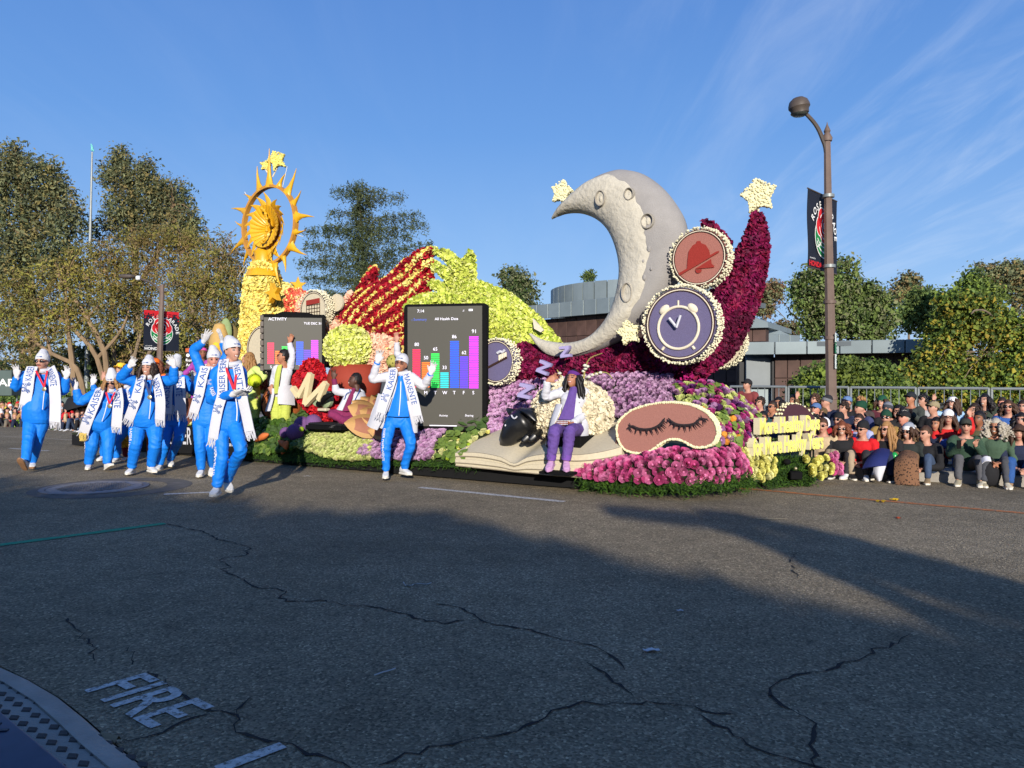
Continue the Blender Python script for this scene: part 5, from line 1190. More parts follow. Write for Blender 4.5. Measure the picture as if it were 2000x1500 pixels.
# ---- flower shapes
def rose_mesh(rings=((0.50,5,0.10,0.42),(0.36,5,0.30,0.52),(0.22,4,0.42,0.60)),core=0.12):
 v,f=[],[]
 for ri,(r_,n,z0,z1)in enumerate(rings):
  for j in range(n):
   a=2*math.pi*(j+0.4*ri)/n;w_=math.pi/n*1.25;b0=len(v)
   for q,(rr,z,ww)in enumerate(((r_*0.55,z0-0.28,0.6),(r_*1.0,(z0+z1)/2-0.06,1.0),(r_*1.12,z1-0.03,0.75))):
    for s_ in(-1,0,1):v.append((rr*math.cos(a+s_*w_*ww)*(1 if s_ else 1.06),rr*math.sin(a+s_*w_*ww)*(1 if s_ else 1.06),z-(0.03 if s_ else 0)))
   for q in range(2):
    for s_ in range(2):f.append((b0+q*3+s_,b0+q*3+s_+1,b0+q*3+s_+4,b0+q*3+s_+3))
 b0=len(v);v.append((0,0,0.58))
 for j in range(5):v.append((core*math.cos(j*1.257),core*math.sin(j*1.257),0.56));v.append((core*1.1*math.cos(j*1.257),core*1.1*math.sin(j*1.257),0.15))
 for j in range(5):
  a0,a1=b0+1+2*j,b0+1+2*((j+1)%5);f+=[(b0,a0,a1),(a0,a0+1,a1+1,a1)]
 return np.array(v),f
ROSE_V,ROSE_F=rose_mesh()
SROSE_V,SROSE_F=rose_mesh(((0.50,5,0.10,0.40),(0.28,4,0.34,0.52)),0.13)
_FM={}
def rleaf():
 v,f=[],[]
 for q,(cx,cy,tx,ty)in enumerate(((0,.32,.1,.5),(.3,-.2,.5,-.2),(-.3,-.2,-.5,-.3),(.05,.0,.0,.1))):
  b0=len(v);v.append((cx,cy,.25+.12*q))
  for j in range(7):a=j*.8976;x,y=.42*math.cos(a),.38*math.sin(a);v.append((cx+x,cy+y,.25+.12*q-x*tx*.8-y*ty*.8+.10*math.cos(2*a)))
  f+=[(b0,b0+1+j,b0+1+(j+1)%7)for j in range(7)]
 return np.array(v),f
RLEAF_V,RLEAF_F=rleaf()
def flower_obj(kind,m,piece,parent,p,n,size,seed_r):
 key=(kind,m.name)
 if key not in _FM:
  q=MB();V_,F_={'rose':(ROSE_V,ROSE_F),'srose':(SROSE_V,SROSE_F),'bud':(BUD_V*0.6,BUD_F),'leaf':(RLEAF_V,RLEAF_F)}[kind];q.add(V_,F_);_FM[key]=q.mesh(piece,m,True,28)
 o=bpy.data.objects.new(piece,_FM[key]);COL.objects.link(o);o.parent=parent;o.location=Vector(p)-parent_world(parent)
 z=Vector(n).normalized();qn=z.to_track_quat('Z','Y');o.rotation_mode='QUATERNION'
 from mathutils import Quaternion
 o.rotation_quaternion=qn@Quaternion((0,0,1),seed_r);o.scale=(size,)*3;return o
def patch(rows,nu,nv,sub=4,bulge=0.0):
 "smooth sheet through rows of traced (u, v, d) points: returns grid (nv, nu, 3)"
 RR=[interp(np.array(catmull([fp(*q)for q in r],sub)),nu)for r in rows]
 if len(RR)>=3:G=np.stack([interp(np.array(catmull([RR[i][j]for i in range(len(RR))],sub)),nv)for j in range(nu)],1)
 else:G=np.stack([interp(np.stack([RR[i][j]for i in range(len(RR))]),nv)for j in range(nu)],1)
 return G
def grid_mb(G,m=0,th=0.12,inward=None):
 nv,nu=G.shape[:2];mb=MB();f=[(j*nu+i,j*nu+i+1,(j+1)*nu+i+1,(j+1)*nu+i)for j in range(nv-1)for i in range(nu-1)]
 mb.add(G.reshape(-1,3),f,m);return mb
def grid_normals(G):
 n=np.cross(np.gradient(G,axis=1),np.gradient(G,axis=0));n/=(np.linalg.norm(n,axis=2)[...,None]+1e-9)
 s=np.sign((n*np.array((0.1,-1.0,0.5))).sum(2));return n*s[...,None]
def bed(name,label,rows,spacing,kinds,piece='rose',size=1.15,limit=300,jitter=0.28,seed=0,cat='flower bed',lift=0.0,tilt=0.35,up=0.0,soil=M_foam,group=None):
 "a bank of single flowers set over a traced sheet; kinds = [(shape, material, share)]"
 G=patch(rows,40,24);nr=grid_normals(G);rg=np.random.default_rng(seed)
 c=G.reshape(-1,3).mean(0);t=thing(name,label,cat,Vector((c[0],c[1],G[...,2].min())),group)
 mb=grid_mb(G-nr*spacing*0.35);mb.build('foliage_base',soil,t)
 du=np.linalg.norm(np.diff(G,axis=1),axis=2).mean(0).sum();dv=np.linalg.norm(np.diff(G,axis=0),axis=2).mean(1).sum();nu,nv=max(2,int(du/spacing)),max(2,int(dv/(spacing*0.88)))
 sp=[]
 for j in range(nv):
  for i in range(nu):
   x=(i+0.5+0.5*(j%2)-0.25+rg.uniform(-jitter,jitter))/nu;y=(j+0.5+rg.uniform(-jitter,jitter))/nv
   x,y=min(max(x,0),1)*39,min(max(y,0),1)*23;a,b=int(min(y,22)),int(min(x,38));fy,fx=y-a,x-b
   p=(G[a,b]*(1-fx)+G[a,b+1]*fx)*(1-fy)+(G[a+1,b]*(1-fx)+G[a+1,b+1]*fx)*fy;n=nr[a,b]+rg.normal(size=3)*tilt*0.5+np.array((0,-0.1,up));sp.append((p,n/np.linalg.norm(n)))
 sp=[sp[i]for i in np.argsort([q[0][1]for q in sp])]
 sh=np.array([k[2]for k in kinds],float);sh/=sh.sum();pick=rg.choice(len(kinds),len(sp),p=sh)
 for(p,n),kk in list(zip(sp,pick))[:limit]:
  sz=spacing*size*rg.uniform(0.85,1.18)*(kinds[kk][3]if len(kinds[kk])>3 else 1.0);flower_obj(kinds[kk][0],kinds[kk][1],kinds[kk][4]if len(kinds[kk])>4 else piece,t,p+n*(lift+rg.uniform(-0.1,0.22)*spacing),n,sz,rg.uniform(0,6.28))
 if len(sp)>limit:
  mb=MB();mats=[k[1]for k in kinds]
  for kk in range(len(kinds)):
   q=[s_ for s_,w_ in list(zip(sp,pick))[limit:]if w_==kk]
   if q:V_,F_=(SROSE_V,SROSE_F)if kinds[kk][0]!='bud' else(BUD_V*0.6,BUD_F);scatter(mb,np.array([x[0]for x in q]),np.array([x[1]for x in q]),V_,F_,spacing*size,kk,seed,0.3)
  mb.build(piece+'_mass',mats,t,kind='stuff')
 return t
def rm(name,rgb,**k):return mat(name,rgb,0.6,0.22,30,orand=0.24,hue=0.012,trans=0.12,**k)
R_pink=rm('pink_rose',(226,128,174));R_pink2=rm('deep_pink_rose',(208,84,142));R_lav=rm('lavender_rose',(206,166,200));R_lav2=rm('mauve_rose',(188,138,182));R_pg=rm('pale_green_rose',(206,214,130));R_pg2=rm('cream_green_rose',(222,222,152));R_py=rm('pale_yellow_rose',(232,226,128));R_py2=rm('soft_yellow_rose',(236,232,160));R_pur=rm('purple_rose',(110,52,118));R_or=rm('orange_lily',(232,150,50));R_limef=rm('lime_fruit',(150,176,40));R_wht=rm('white_rose',(230,226,206));R_mixp=rm('magenta_rose',(186,64,132))
L_rd=mat('round_leaf',(116,140,62),0.6,0.2,12,trans=0.2);L_rd2=mat('round_leaf_dark',(78,104,52),0.6,0.2,12,trans=0.2);M_fern=mat('fern_green',(70,104,28),0.8,0.35,12,trans=0.25);M_fern2=mat('fern_green_dark',(40,68,22),0.8,0.35,12,trans=0.2)
NEEDLE_V=np.array([(-0.07,0,0),(0.07,0,0),(0.05,0.5,0.15),(-0.05,0.5,0.15),(0,1,0.1)],float);NEEDLE_F=[(0,1,2,3),(3,2,4)]
def fern(name,label,rows,n,size,seed=0,hang=0.6,cat='ferns',parent=None,group=None):
 G=patch(rows,30,12);nr=grid_normals(G);rg=np.random.default_rng(seed);c=G.reshape(-1,3).mean(0)
 P=G.reshape(-1,3)[rg.integers(0,360,n)]+rg.normal(size=(n,3))*size*0.5;Nn=nr.reshape(-1,3)[rg.integers(0,360,n)]+rg.normal(size=(n,3))*0.5
 mb=grid_mb(G-nr*0.03,1);scatter(mb,P,Nn,NEEDLE_V,NEEDLE_F,size*rg.uniform(0.6,1.3,n),rg.integers(0,2,n),seed,1.4)
 o=mb.build(name,[M_fern,M_fern2],parent,smooth=False,angle=None,**({}if parent is not None else dict(origin=tuple(c))));o['kind']='stuff'
 if parent is None:tag(o,label,cat,group)
 return o
def petals(src,name,mats,parent,dens,size,pick=None,seed=1,tilt=0.9,shape=(PETAL_V,PETAL_F),lift=0.0,base=None):
 p,n=sample(src,dens,seed);m=pick(p)if pick is not None else np.zeros(len(p),int)
 mb=MB();scatter(mb,p+n*lift,n,shape[0],shape[1],size*np.random.default_rng(seed).uniform(0.7,1.25,len(p)),m,seed,tilt);return mb.build(name,mats,parent,smooth=False,angle=None,kind='stuff')
def tufts(pts,nrm,name,m,parent,size,seed=1):
 mb=MB();scatter(mb,np.array(pts),np.array(nrm),BUD_V,BUD_F,size,0,seed,0.6);return mb.build(name,m,parent,kind='stuff')
def pxs(ox,oy,sc,pts):return[(ox+x*sc,oy+y*sc)for x,y in pts]
# ---- moon
out_=[(270,430),(330,350),(420,275),(500,215),(600,150),(700,115),(780,112),(870,135),(960,190),(1040,265),(1110,360),(1150,440),(1168,540),(1163,650),(1135,770),(1075,890),(985,1015),(870,1130),(760,1220),(640,1288),(500,1338),(380,1358),(270,1345),(190,1290),(118,1198)]
inn_=[(270,430),(300,420),(340,403),(420,390),(500,398),(580,433),(650,498),(700,600),(730,720),(730,850),(702,980),(650,1100),(580,1185),(500,1237),(400,1263),(300,1266),(200,1246),(118,1198)]
OUT=interp(np.array(catmull([(x,0,y)for x,y in pxs(1000,300,.29333,out_)],5)),72)[:,[0,2]];INN=interp(np.array(catmull([(x,0,y)for x,y in pxs(1000,300,.29333,inn_)],5)),72)[:,[0,2]]
dm=1.35;mo=thing('moon_sculpture','giant grey crescent moon with pale cratered inner face on the float','moon',fl(1140,690,dm))
FBn=V3(FB)
mb=MB();RG=[]
for o,i in zip(OUT,INN):
 po,pi_=fp(o[0],o[1],dm),fp(i[0],i[1],dm);c=(po+pi_)/2;h=np.linalg.norm(po-pi_)/2+1e-3;ax=(po-pi_)/(2*h);RG.append((c,ax,h,min(0.30,h*0.72)))
loft(mb,[ell_ring(c,ax,FBn,h,dp,20,0.9)for c,ax,h,dp in RG]);mb.build('moon_body',M_stoned,mo)
mb=MB();G=[]
for q,(c,ax,h,dp)in enumerate(RG):
 tt=q/71;lim=np.interp(tt,(0,.1,.25,.35,.45,.55,.65,.75,.9,1),(.95,.86,.78,.69,.60,.59,.65,.80,.9,.96))+0.016*math.sin(q*0.9)+0.010*math.sin(q*2.1+1)
 row=[]
 for j in range(15):
  a=math.pi+(math.pi*0.03)-lim*math.pi*(j/14)*0.92-0.0
  off=0.028*(1 if 0<j<14 else 0.0);ca,sa=math.cos(a),math.sin(a)
  ca=np.sign(ca)*abs(ca)**.9;sa=np.sign(sa)*abs(sa)**.9
  p=c+ax*ca*(h+off)-FBn*abs(sa)*(dp+off)*(1 if sa>-0.2 else-0.2);row.append(p)
 G.append(row)
G=np.array(G);G+=(noise3(G.reshape(-1,3),7,3)[:,None]*0.008*-FBn).reshape(G.shape)
GG=np.concatenate([G.reshape(-1,3)]+[ell_ring(c,ax,FBn,h,dp,40,0.9)[20:]for c,ax,h,dp in RG])
def msurf(u,v):
 q=np.hypot(1000+FPX*GG[:,0]/GG[:,1]-u,HOR-FPX*(GG[:,2]-CAM_H)/GG[:,1]-v);i=np.argsort(q)[:6];return V3(fl(u,v,float(np.mean([(GG[k]-V3(FP))@FBn for k in i]))))
gm=grid_mb(G);gm.build('pale_face',M_stonel,mo)
for x,y,rx,ry in((592,298,31,45),(783,270,29,36),(905,450,38,44),(768,925,33,58)):
 u,v=1000+x*.29333,300+y*.29333;c=msurf(u,v)-FBn*0.012;s=np.linalg.norm(fp(u+10,v,dm-.29)-c)/10;a_,b_=rx*.29333*s,ry*.29333*s
 mb=MB();RGs=[]
 for r_,z in((1.18,0.05),(1.08,-0.028),(0.98,-0.03),(0.9,-0.005),(0.78,0.045),(0.5,0.05),(0.05,0.05)):RGs.append(ell_ring(c+FBn*z,V3(FA),np.array((0,0,1.0)),a_*r_,b_*r_,26))
 loft(mb,RGs);cr=mb.build('crater',M_crat,mo)
 mb=MB();ellipsoid(mb,c+FBn*0.03,(a_*0.5,0.04,b_*0.6),np.array((V3(FA),FBn,(0,0,1.0))),10,8);mb.build('crater_peak',M_stonel,cr)
for x,y,r_ in((910,635,14),(873,715,9),(927,768,8),(880,825,13)):
 c=msurf(1000+x*.29333,300+y*.29333)-FBn*0.0;mb=MB();ellipsoid(mb,c,(r_*.0022,0.02,r_*.0033),np.array((V3(FA),FBn,(0,0,1.0))),10,6);mb.build('dent',M_stoned,mo)
# ---- round badges
def badge(name,label,u,v,ru,rv,d,thick,face_m,icon=None,rim=True,seed=0,tuft=0.034,yaw=0.0,rings=True):
 "flower rimmed disc parallel to the float side: outer radius traced as ru, rv"
 c=fp(u,v,d);s=np.linalg.norm(fp(u,v+10,d)-c)/10;Rr=rv*s;t=thing(name,label,'float badge',Vector(c),None)
 ex,ez=V3(FA),np.array((0,0,1.0));nf=-FBn
 if yaw:ex=ex*math.cos(yaw)+FBn*math.sin(yaw);nf=np.cross(ex,ez)*1.0
 A=(ex,ez,nf);r0=Rr*0.90
 mb=MB();lathe(mb,[(r0,-thick),(r0,0.0),(0.01,0.001)],c,A,48);mb.build('face',face_m,t,angle=30)
 mb=MB();lathe(mb,[(r0*0.985,0.0),(r0*0.985,0.012),(r0*0.955,0.012),(r0*0.955,0)],c,A,48,caps=False);lathe(mb,[(r0*0.925,0.0),(r0*0.925,0.012),(r0*0.90,0.012),(r0*0.90,0)],c,A,48,caps=False)
 if rings:mb.build('dark_ring',M_choc,t)
 mb=MB();lathe(mb,[(r0*0.954,0.0),(r0*0.954,0.014),(r0*0.926,0.014),(r0*0.926,0)],c,A,48,caps=False)
 if rings:mb.build('pale_ring',M_wseed,t)
 if rim:
  rg=np.random.default_rng(seed);pts,nn=[],[]
  n=int(2*math.pi*Rr/(tuft*0.85));k=max(3,int((thick+0.03)/(tuft*0.85)))
  for i in range(n):
   for j in range(k):
    a=2*math.pi*(i+0.5*(j%2))/n;dd=ex*math.cos(a)+ez*math.sin(a);pts.append(c+dd*(Rr-tuft*0.6)+nf*(0.02-(thick+0.02)*j/(k-1))+rg.normal(size=3)*0.008);nn.append(dd+nf*(0.8 if j==0 else 0.0))
  tufts(pts,nn,'mum_rim',M_cream,t,tuft*0.62,seed)
 def pt(x,y,z=0.006):return c+(ex*x+ez*y)*r0+nf*z
 if icon:icon(t,pt,ex,ez,nf,r0)
 return t
def flat(mb,pts,n_,th,m=0):prism(mb,[p+n_*th for p in pts],-n_*th,m)
def arcp(cx,cy,r_,a0,a1,n=20):return[(cx+r_*math.cos(R(a0+(a1-a0)*i/n)),cy+r_*math.sin(R(a0+(a1-a0)*i/n)))for i in range(n+1)]
def icon_clock(t,pt,ex,ez,nf,r0):
 mb=MB();cx,cy,rr=-0.04,-0.10,0.58
 tube(mb,[pt(x,y,0.01)for x,y in arcp(cx,cy,rr,0,360,40)],0.018,8,caps=False)
 for a in(52,128):
  x,y=cx+0.66*math.cos(R(a)),cy+0.66*math.sin(R(a));ellipsoid(mb,pt(x,y,0.01),(0.17*r0,0.11*r0,0.03),np.array((V3(ex)*math.sin(R(a))-V3(ez)*math.cos(R(a)),V3(ex)*math.cos(R(a))+V3(ez)*math.sin(R(a)),nf)),12,6)
 tube(mb,[pt(cx,cy+rr,0.01),pt(cx,cy+rr+0.17,0.01)],0.012,6)
 for a in(232,308):tube(mb,[pt(cx+0.66*math.cos(R(a)),cy+0.66*math.sin(R(a)),0.01),pt(cx+0.76*math.cos(R(a)),cy+0.76*math.sin(R(a)),0.01)],0.018,6)
 mb.build('alarm_clock_icon',M_wseed,t)
 mb=MB();tube(mb,[pt(cx,cy,0.06),pt(cx-0.22,cy+0.27,0.06)],0.018,6);mb.build('clock_hand',M_white,t)
 mb=MB();tube(mb,[pt(cx,cy,0.075),pt(cx+0.12,cy+0.33,0.075)],0.016,6);mb.build('clock_hand',M_white,t)
def icon_bell(t,pt,ex,ez,nf,r0):
 mb=MB();bell=[(-0.52,-0.42),(-0.42,-0.36),(-0.40,-0.05),(-0.36,0.25),(-0.22,0.44),(-0.09,0.5),(-0.06,0.58),(0.06,0.58),(0.09,0.5),(0.26,0.42),(0.38,0.22),(0.42,0.02)]
 flat(mb,[pt(x,y)for x,y in bell+[(0.42,0.02)]],nf,0.012);flat(mb,[pt(x,y)for x,y in[(-0.12,-0.40),(0.45,-0.10),(0.47,-0.26),(0.56,-0.34),(0.56,-0.40)]],nf,0.012);flat(mb,[pt(x,y)for x,y in[(-0.12,-0.43),(0.10,-0.43)]+arcp(0.0,-0.45,0.11,0,-180,10)],nf,0.012)
 mb.build('bell_icon',M_red2,t);mb=MB();flat(mb,[pt(x,y,0.008)for x,y in[(-0.74,-0.52),(-0.70,-0.60),(0.72,0.10),(0.74,0.16),(0.66,0.15)]],nf,0.018);mb.build('slash',M_red2,t)
def icon_brush(t,pt,ex,ez,nf,r0):
 mb=MB();tube(mb,[pt(-0.75,-0.42,0.015),pt(0.62,0.18,0.015)],0.018,6);mb.build('toothbrush_handle',M_choc,t);mb=MB()
 for i in range(5):x=0.22+i*0.09;tube(mb,[pt(x,0.05+i*0.04,0.02),pt(x,0.30+i*0.03,0.02)],0.014,6)
 mb.build('bristles',M_wseed,t);mb=MB();tube(mb,[pt(0.1,0.38,0.02),pt(0.28,0.46,0.02),pt(0.38,0.42,0.02),pt(0.52,0.52,0.02)],0.02,6,sub=3);mb.build('paste',M_white,t)
def icon_cal(t,pt,ex,ez,nf,r0):
 mb=MB();flat(mb,[pt(-0.5,0.28),pt(0.5,0.36),pt(0.5,0.62),pt(-0.5,0.54)],nf,0.012);mb.build('calendar_band',M_red2,t);mb=MB()
 for i in range(6):tube(mb,[pt(-0.5+i*0.2,0.28+0.016*i,0.008),pt(-0.5+i*0.2,-0.5,0.008)],0.006,4)
 for j in range(5):tube(mb,[pt(-0.5,-0.5+j*0.19,0.008),pt(0.5,-0.46+j*0.19,0.008)],0.006,4)
 mb.build('calendar_grid',M_choc,t)
def icon_sq(t,pt,ex,ez,nf,r0):
 mb=MB();flat(mb,[pt(0.2,-0.05),pt(0.6,-0.05),pt(0.6,0.2),pt(0.2,0.2)],nf,0.012);mb.build('red_square',M_red2,t)
badge('clock_badge','large round lilac badge with a white alarm clock, cream flower rim',1328,633,74,79,0.72,0.19,M_lil,icon_clock,seed=1)
badge('bell_badge','round brick red badge with a crossed out bell above the clock badge',1365,503,60,61,1.05,0.19,M_brick,icon_bell,seed=2)
badge('blank_badge','plain beige back of a round badge behind the crimson wing',1402,666,52,55,2.4,0.16,M_beige,None,seed=3,rings=False)
badge('toothbrush_badge','round lilac badge with a toothbrush beside the large tablet',969,706,42,46.5,1.0,0.16,M_lil,icon_brush,seed=4)
badge('calendar_badge','round cream badge with a red topped calendar above the smaller screen',612,606,28,41,1.42,0.16,M_beige,icon_cal,seed=5)
badge('blank_badge','plain pale badge back peeping behind the calendar badge',657,591,19,19,1.62,0.04,M_beige,None,seed=6,rim=False,rings=False)
badge('side_badge','cream badge with a red square half hidden by the smaller screen',513,683,34,53,1.15,0.10,M_beige,icon_sq,seed=7,rim=False)
# ---- stars
def star(name,label,u,v,ro,d,thick,m,rot=0,tuft=0.04,inner=0.52,yaw=0.0,stick=None,cat='star',flowers=True,sm=None):
 c=fp(u,v,d);s=np.linalg.norm(fp(u,v+10,d)-c)/10;ro*=s;t=thing(name,label,cat,Vector(c),None)
 ex=V3(FA)*math.cos(yaw)+FBn*math.sin(yaw);ez=np.array((0,0,1.0));nf=np.cross(ex,ez)
 out=[]
 for i in range(10):
  a=R(90+rot+i*36);r_=ro if i%2==0 else ro*inner;out.append(c+(ex*math.cos(a)+ez*math.sin(a))*r_-FBn*0)
 mb=MB();prism(mb,[p+nf*thick/2 for p in out],-nf*thick,0,0.008);mb.build('star_body',sm or m,t,angle=30)
 if flowers:
  p,n=sample(mb,1.0/(tuft*tuft*0.62),3);tufts(p,n,'mum_cover',m,t,tuft*0.62)
 if stick is not None:
  mb=MB();tube(mb,[c-ez*ro*0.7,V3(fl(*stick))],0.016,6);mb.build('stick',M_wseed,t)
 return t
star('flower_star','large cream flower star on the tip of the crimson wing',1482,383,36,1.9,0.09,M_cream2,8,stick=(1477,425,1.9),inner=0.58)
star('flower_star','cream flower star behind the upper tip of the moon',1097,376,25,1.75,0.08,M_cream2,-14,inner=0.58,stick=(1108,404,1.75))
star('flower_star','small cream flower star leaning on the lower moon beside the clock badge',1229,650,26,0.92,0.08,M_cream2,12,inner=0.58)
star('gold_star','glossy golden star on the yellow arm below the sun',535,573,21,1.4,0.12,M_gold,10,inner=0.42,flowers=False)
star('gold_star','thin golden star seen edge on right of the yellow arm',582,557,17,1.9,0.05,M_gold,0,inner=0.42,yaw=1.05,flowers=False)
star('yellow_star','larger yellow flower star above the golden sun ring',541,314,20,2.6,0.10,M_yel,20,inner=0.5,yaw=0.5,stick=(533,345,2.6),tuft=0.05)
star('yellow_star','smaller yellow flower star left of its twin above the sun ring',519,324,11,2.6,0.08,M_yel,-10,inner=0.55,yaw=0.5,stick=(527,345,2.6),tuft=0.045)
# ---- crimson wing and ridge
def petal_form(name,label,cat,lofts,mats,dens,size,pick=None,seed=1,tilt=0.9,group=None,piece='petals',base=None,shape=(PETAL_V,PETAL_F)):
 "big petal covered form: lofts = list of (path (u,v,d), radii px, depth scale)"
 mb=MB();c=None
 for path,rad,fl_ in lofts:
  P=[fp(*p)for p in path];s=P[0][1]/FPX;c=P[0]if c is None else c
  tube(mb,P,[r_*p[1]/FPX for r_,p in zip(rad,P)],14,sub=4,flat=(1,fl_),round_ends=True,updir=-FBn)
 t=thing(name,label,cat,Vector((c[0],c[1],0.4)),group)
 mb.build('core',base or mats[0],t);petals(mb,piece,mats,t,dens,size,pick,seed,tilt,shape);return t,mb
def pick_mar(p):
 n=noise3(p,2.2,4);m=np.where(n>0.55,2,np.where(n<-0.5,1,0));return np.where(np.random.default_rng(1).random(len(p))<0.25,1,m)
petal_form('crimson_wing','tall crimson petal wing curving up behind the badges with ridge along the float','float sculpture',[([(1300,700,1.7),(1345,690,1.75),(1390,655,1.8),(1432,590,1.85),(1458,530,1.9),(1474,480,1.9),(1479,440,1.9),(1477,420,1.9)],[40,52,55,46,36,25,15,6],0.8),([(955,716,1.55),(1050,712,1.5),(1130,706,1.5),(1200,700,1.5),(1280,700,1.5),(1362,712,1.5)],[24,30,28,30,36,26],0.8),([(1008,690,1.5),(1022,681,1.5),(1045,690,1.5)],[5,8,9],0.8),([(1410,480,2.3),(1395,455,2.3),(1376,432,2.3)],[14,8,3],0.8)],[M_maroon,M_maroon2,M_mag],2100,0.048,pick_mar,3)
# ---- red hand, green hand, pink sleeve
def pick_red(p):
 q=(p-V3(fl(840,520,2.0)));al=q@V3(FA);s2=q[:,2]*0.8-al*0.62
 along=al*0.8+q[:,2]*0.6
 st=np.sin(s2*33+noise3(p,3.0,9)*1.3+along*0.6)+0.4*noise3(p,9,2)
 m=np.where(st>0.72,2,np.where(st<-0.6,1,0));fade=-al+0.25*noise3(p,6,5)
 m=np.where(st>1.12,3,m)
 return m
petal_form('red_hand','huge red petal hand with yellow streaked fingers reaching up to the green hand','float sculpture',[([(690,650,1.95),(730,618,1.95),(765,585,1.95)],[52,62,46],0.55),([(745,585,2.0),(790,530,2.0),(820,503,2.0),(842,491,2.0)],[24,15,11,7],0.8),([(765,600,2.0),(800,552,2.0),(825,525,2.0),(841,514,2.0)],[20,12,9,6],0.8),([(775,622,2.0),(805,578,2.0),(825,553,2.0),(842,538,2.0)],[20,12,9,5],0.8),([(780,650,2.0),(805,605,2.0),(820,580,2.0),(836,556,2.0)],[24,14,10,6],0.8),([(695,610,2.0),(712,575,2.0),(722,548,2.0),(730,528,2.0)],[20,16,11,5],0.8),([(730,660,1.9),(760,690,1.8),(800,690,1.7)],[50,40,34],0.6)],[M_redp,M_redd,M_yel,M_yel2],1700,0.055,pick_red,5)
def pick_pk(p):
 al=(p-V3(fl(600,600,1.9)))@V3(FA);n=noise3(p,5,3)*0.35;x=al+n
 m=np.where(x<-0.55,0,np.where(x<0.1,1,np.where(x<0.9,2,3)));r=np.random.default_rng(4).random(len(p));m=np.where((r<0.12)&(m>0),m-1,m);return np.where(noise3(p,3,8)>1.1,3,m)
petal_form('sleeve_sculpture','coral to salmon petal sleeve running from the yellow arm to the red hand','float sculpture',[([(528,565,1.9),(565,590,1.9),(610,620,1.9),(645,628,2.0),(672,622,2.0)],[20,32,40,42,34],0.6),([(470,690,1.6),(505,660,1.7),(540,620,1.8)],[24,30,34],0.6),([(600,660,1.8),(660,670,1.8),(720,690,1.7),(770,700,1.6)],[44,46,40,34],0.6),([(640,640,2.1),(668,605,2.1),(686,578,2.1)],[18,10,5],0.7)],[M_yel2,M_coral,M_pink,M_pink2],1500,0.055,pick_pk,6)
def pick_gr(p):r=np.random.default_rng(2).random(len(p));n=noise3(p,4,3);return np.where(r<0.3+0.12*n,1,np.where(r>0.8,2,0))
petal_form('green_hand','huge lime green petal hand reaching left over the large tablet','float sculpture',[([(1090,700,1.9),(1030,665,1.9),(970,625,1.95),(915,585,2.0)],[24,52,58,40],0.6),([(925,650,1.8),(900,620,1.9)],[60,50],0.6),([(930,590,2.0),(910,552,2.0),(888,515,2.0),(868,496,2.0),(847,489,2.0)],[32,15,9,6,3],0.85),([(915,595,2.0),(888,556,2.0),(868,531,2.0),(842,515,2.0)],[24,10,7,3],0.85),([(910,605,2.0),(885,580,2.0),(862,562,2.0),(838,552,2.0)],[24,11,7,3],0.85),([(880,600,1.9),(830,592,1.9),(800,600,1.9)],[24,14,8],0.8),([(905,575,2.0),(912,540,2.0),(915,515,2.0),(918,498,2.0)],[18,13,9,5],0.85)],[M_lime,M_lime2,M_lime3],1700,0.052,pick_gr,7)
mb=MB();prism(mb,[fl(*q)for q in((1040,622,1.6),(1061,645,1.6),(1056,649,1.6),(1043,642,1.6))],FB*0.04);t=thing('cuff_tab','small pale tab on the edge of the green hand sleeve','float trim',fl(1050,645,1.6));mb.build('tab',M_wseed,t)
# ---- yellow arm with golden sun
def pick_y(p):r=np.random.default_rng(6).random(len(p));z=p[:,2];a=(p-V3(fl(515,600,1.6)))@V3(FA)+noise3(p,4,1)*0.16+(1.9-z)*0.10;return np.where(a>0.30,3,np.where(r<0.25,1,np.where(r>0.96,2,0)))
petal_form('flower_column','yellow petal covered arm holding up the golden sun','float sculpture',[([(508,720,1.6),(509,660,1.6),(511,600,1.6),(513,560,1.6),(515,538,1.6)],[44,40,36,34,30],0.9)],[M_yel,M_yel2,M_gold2,M_coral],1500,0.055,pick_y,8)
ds=1.6;sn=thing('golden_sun','golden sun ring with curved spikes around a fan shaped flower head','float sculpture',fl(520,530,ds))
sc_=fp(526,440,ds);kk=sc_[1]/FPX;ex,ez=V3(FA),np.array((0,0,1.0));nf=-FBn;Rg=76*kk
mb=MB();lathe(mb,[(Rg*1.03,-0.05),(Rg*1.03,0.05),(Rg*0.96,0.05),(Rg*0.96,-0.05),(Rg*1.03,-0.05)],sc_,(ex,ez,nf),56,caps=False);mb.build('sun_ring',M_goldd,sn)
for i in range(17):
 a=R(90-i*360/17);d=ex*math.cos(a)+ez*math.sin(a);tg=-ex*math.sin(a)+ez*math.cos(a);ln=(0.50 if i%2==0 else 0.30)*(1.0 if i else 1.5);w0=0.135 if i%2==0 else 0.095;cv=0.10*(-1)**(i%3)
 if i==0:cv=0
 mb=MB();RGs=[]
 for q,w_ in((-0.03,1.25),(0.06,0.72),(0.3,0.36),(0.65,0.17),(1.0,0.02)):RGs.append(ell_ring(sc_+d*(Rg+ln*q)+tg*cv*q*q,tg,nf,w0*w_,0.05*(1.1-q),10))
 loft(mb,RGs);mb.build('spike',M_gold,sn)
fc=fp(521,443,ds-0.1);fr=41*kk
mb=MB();nP=26
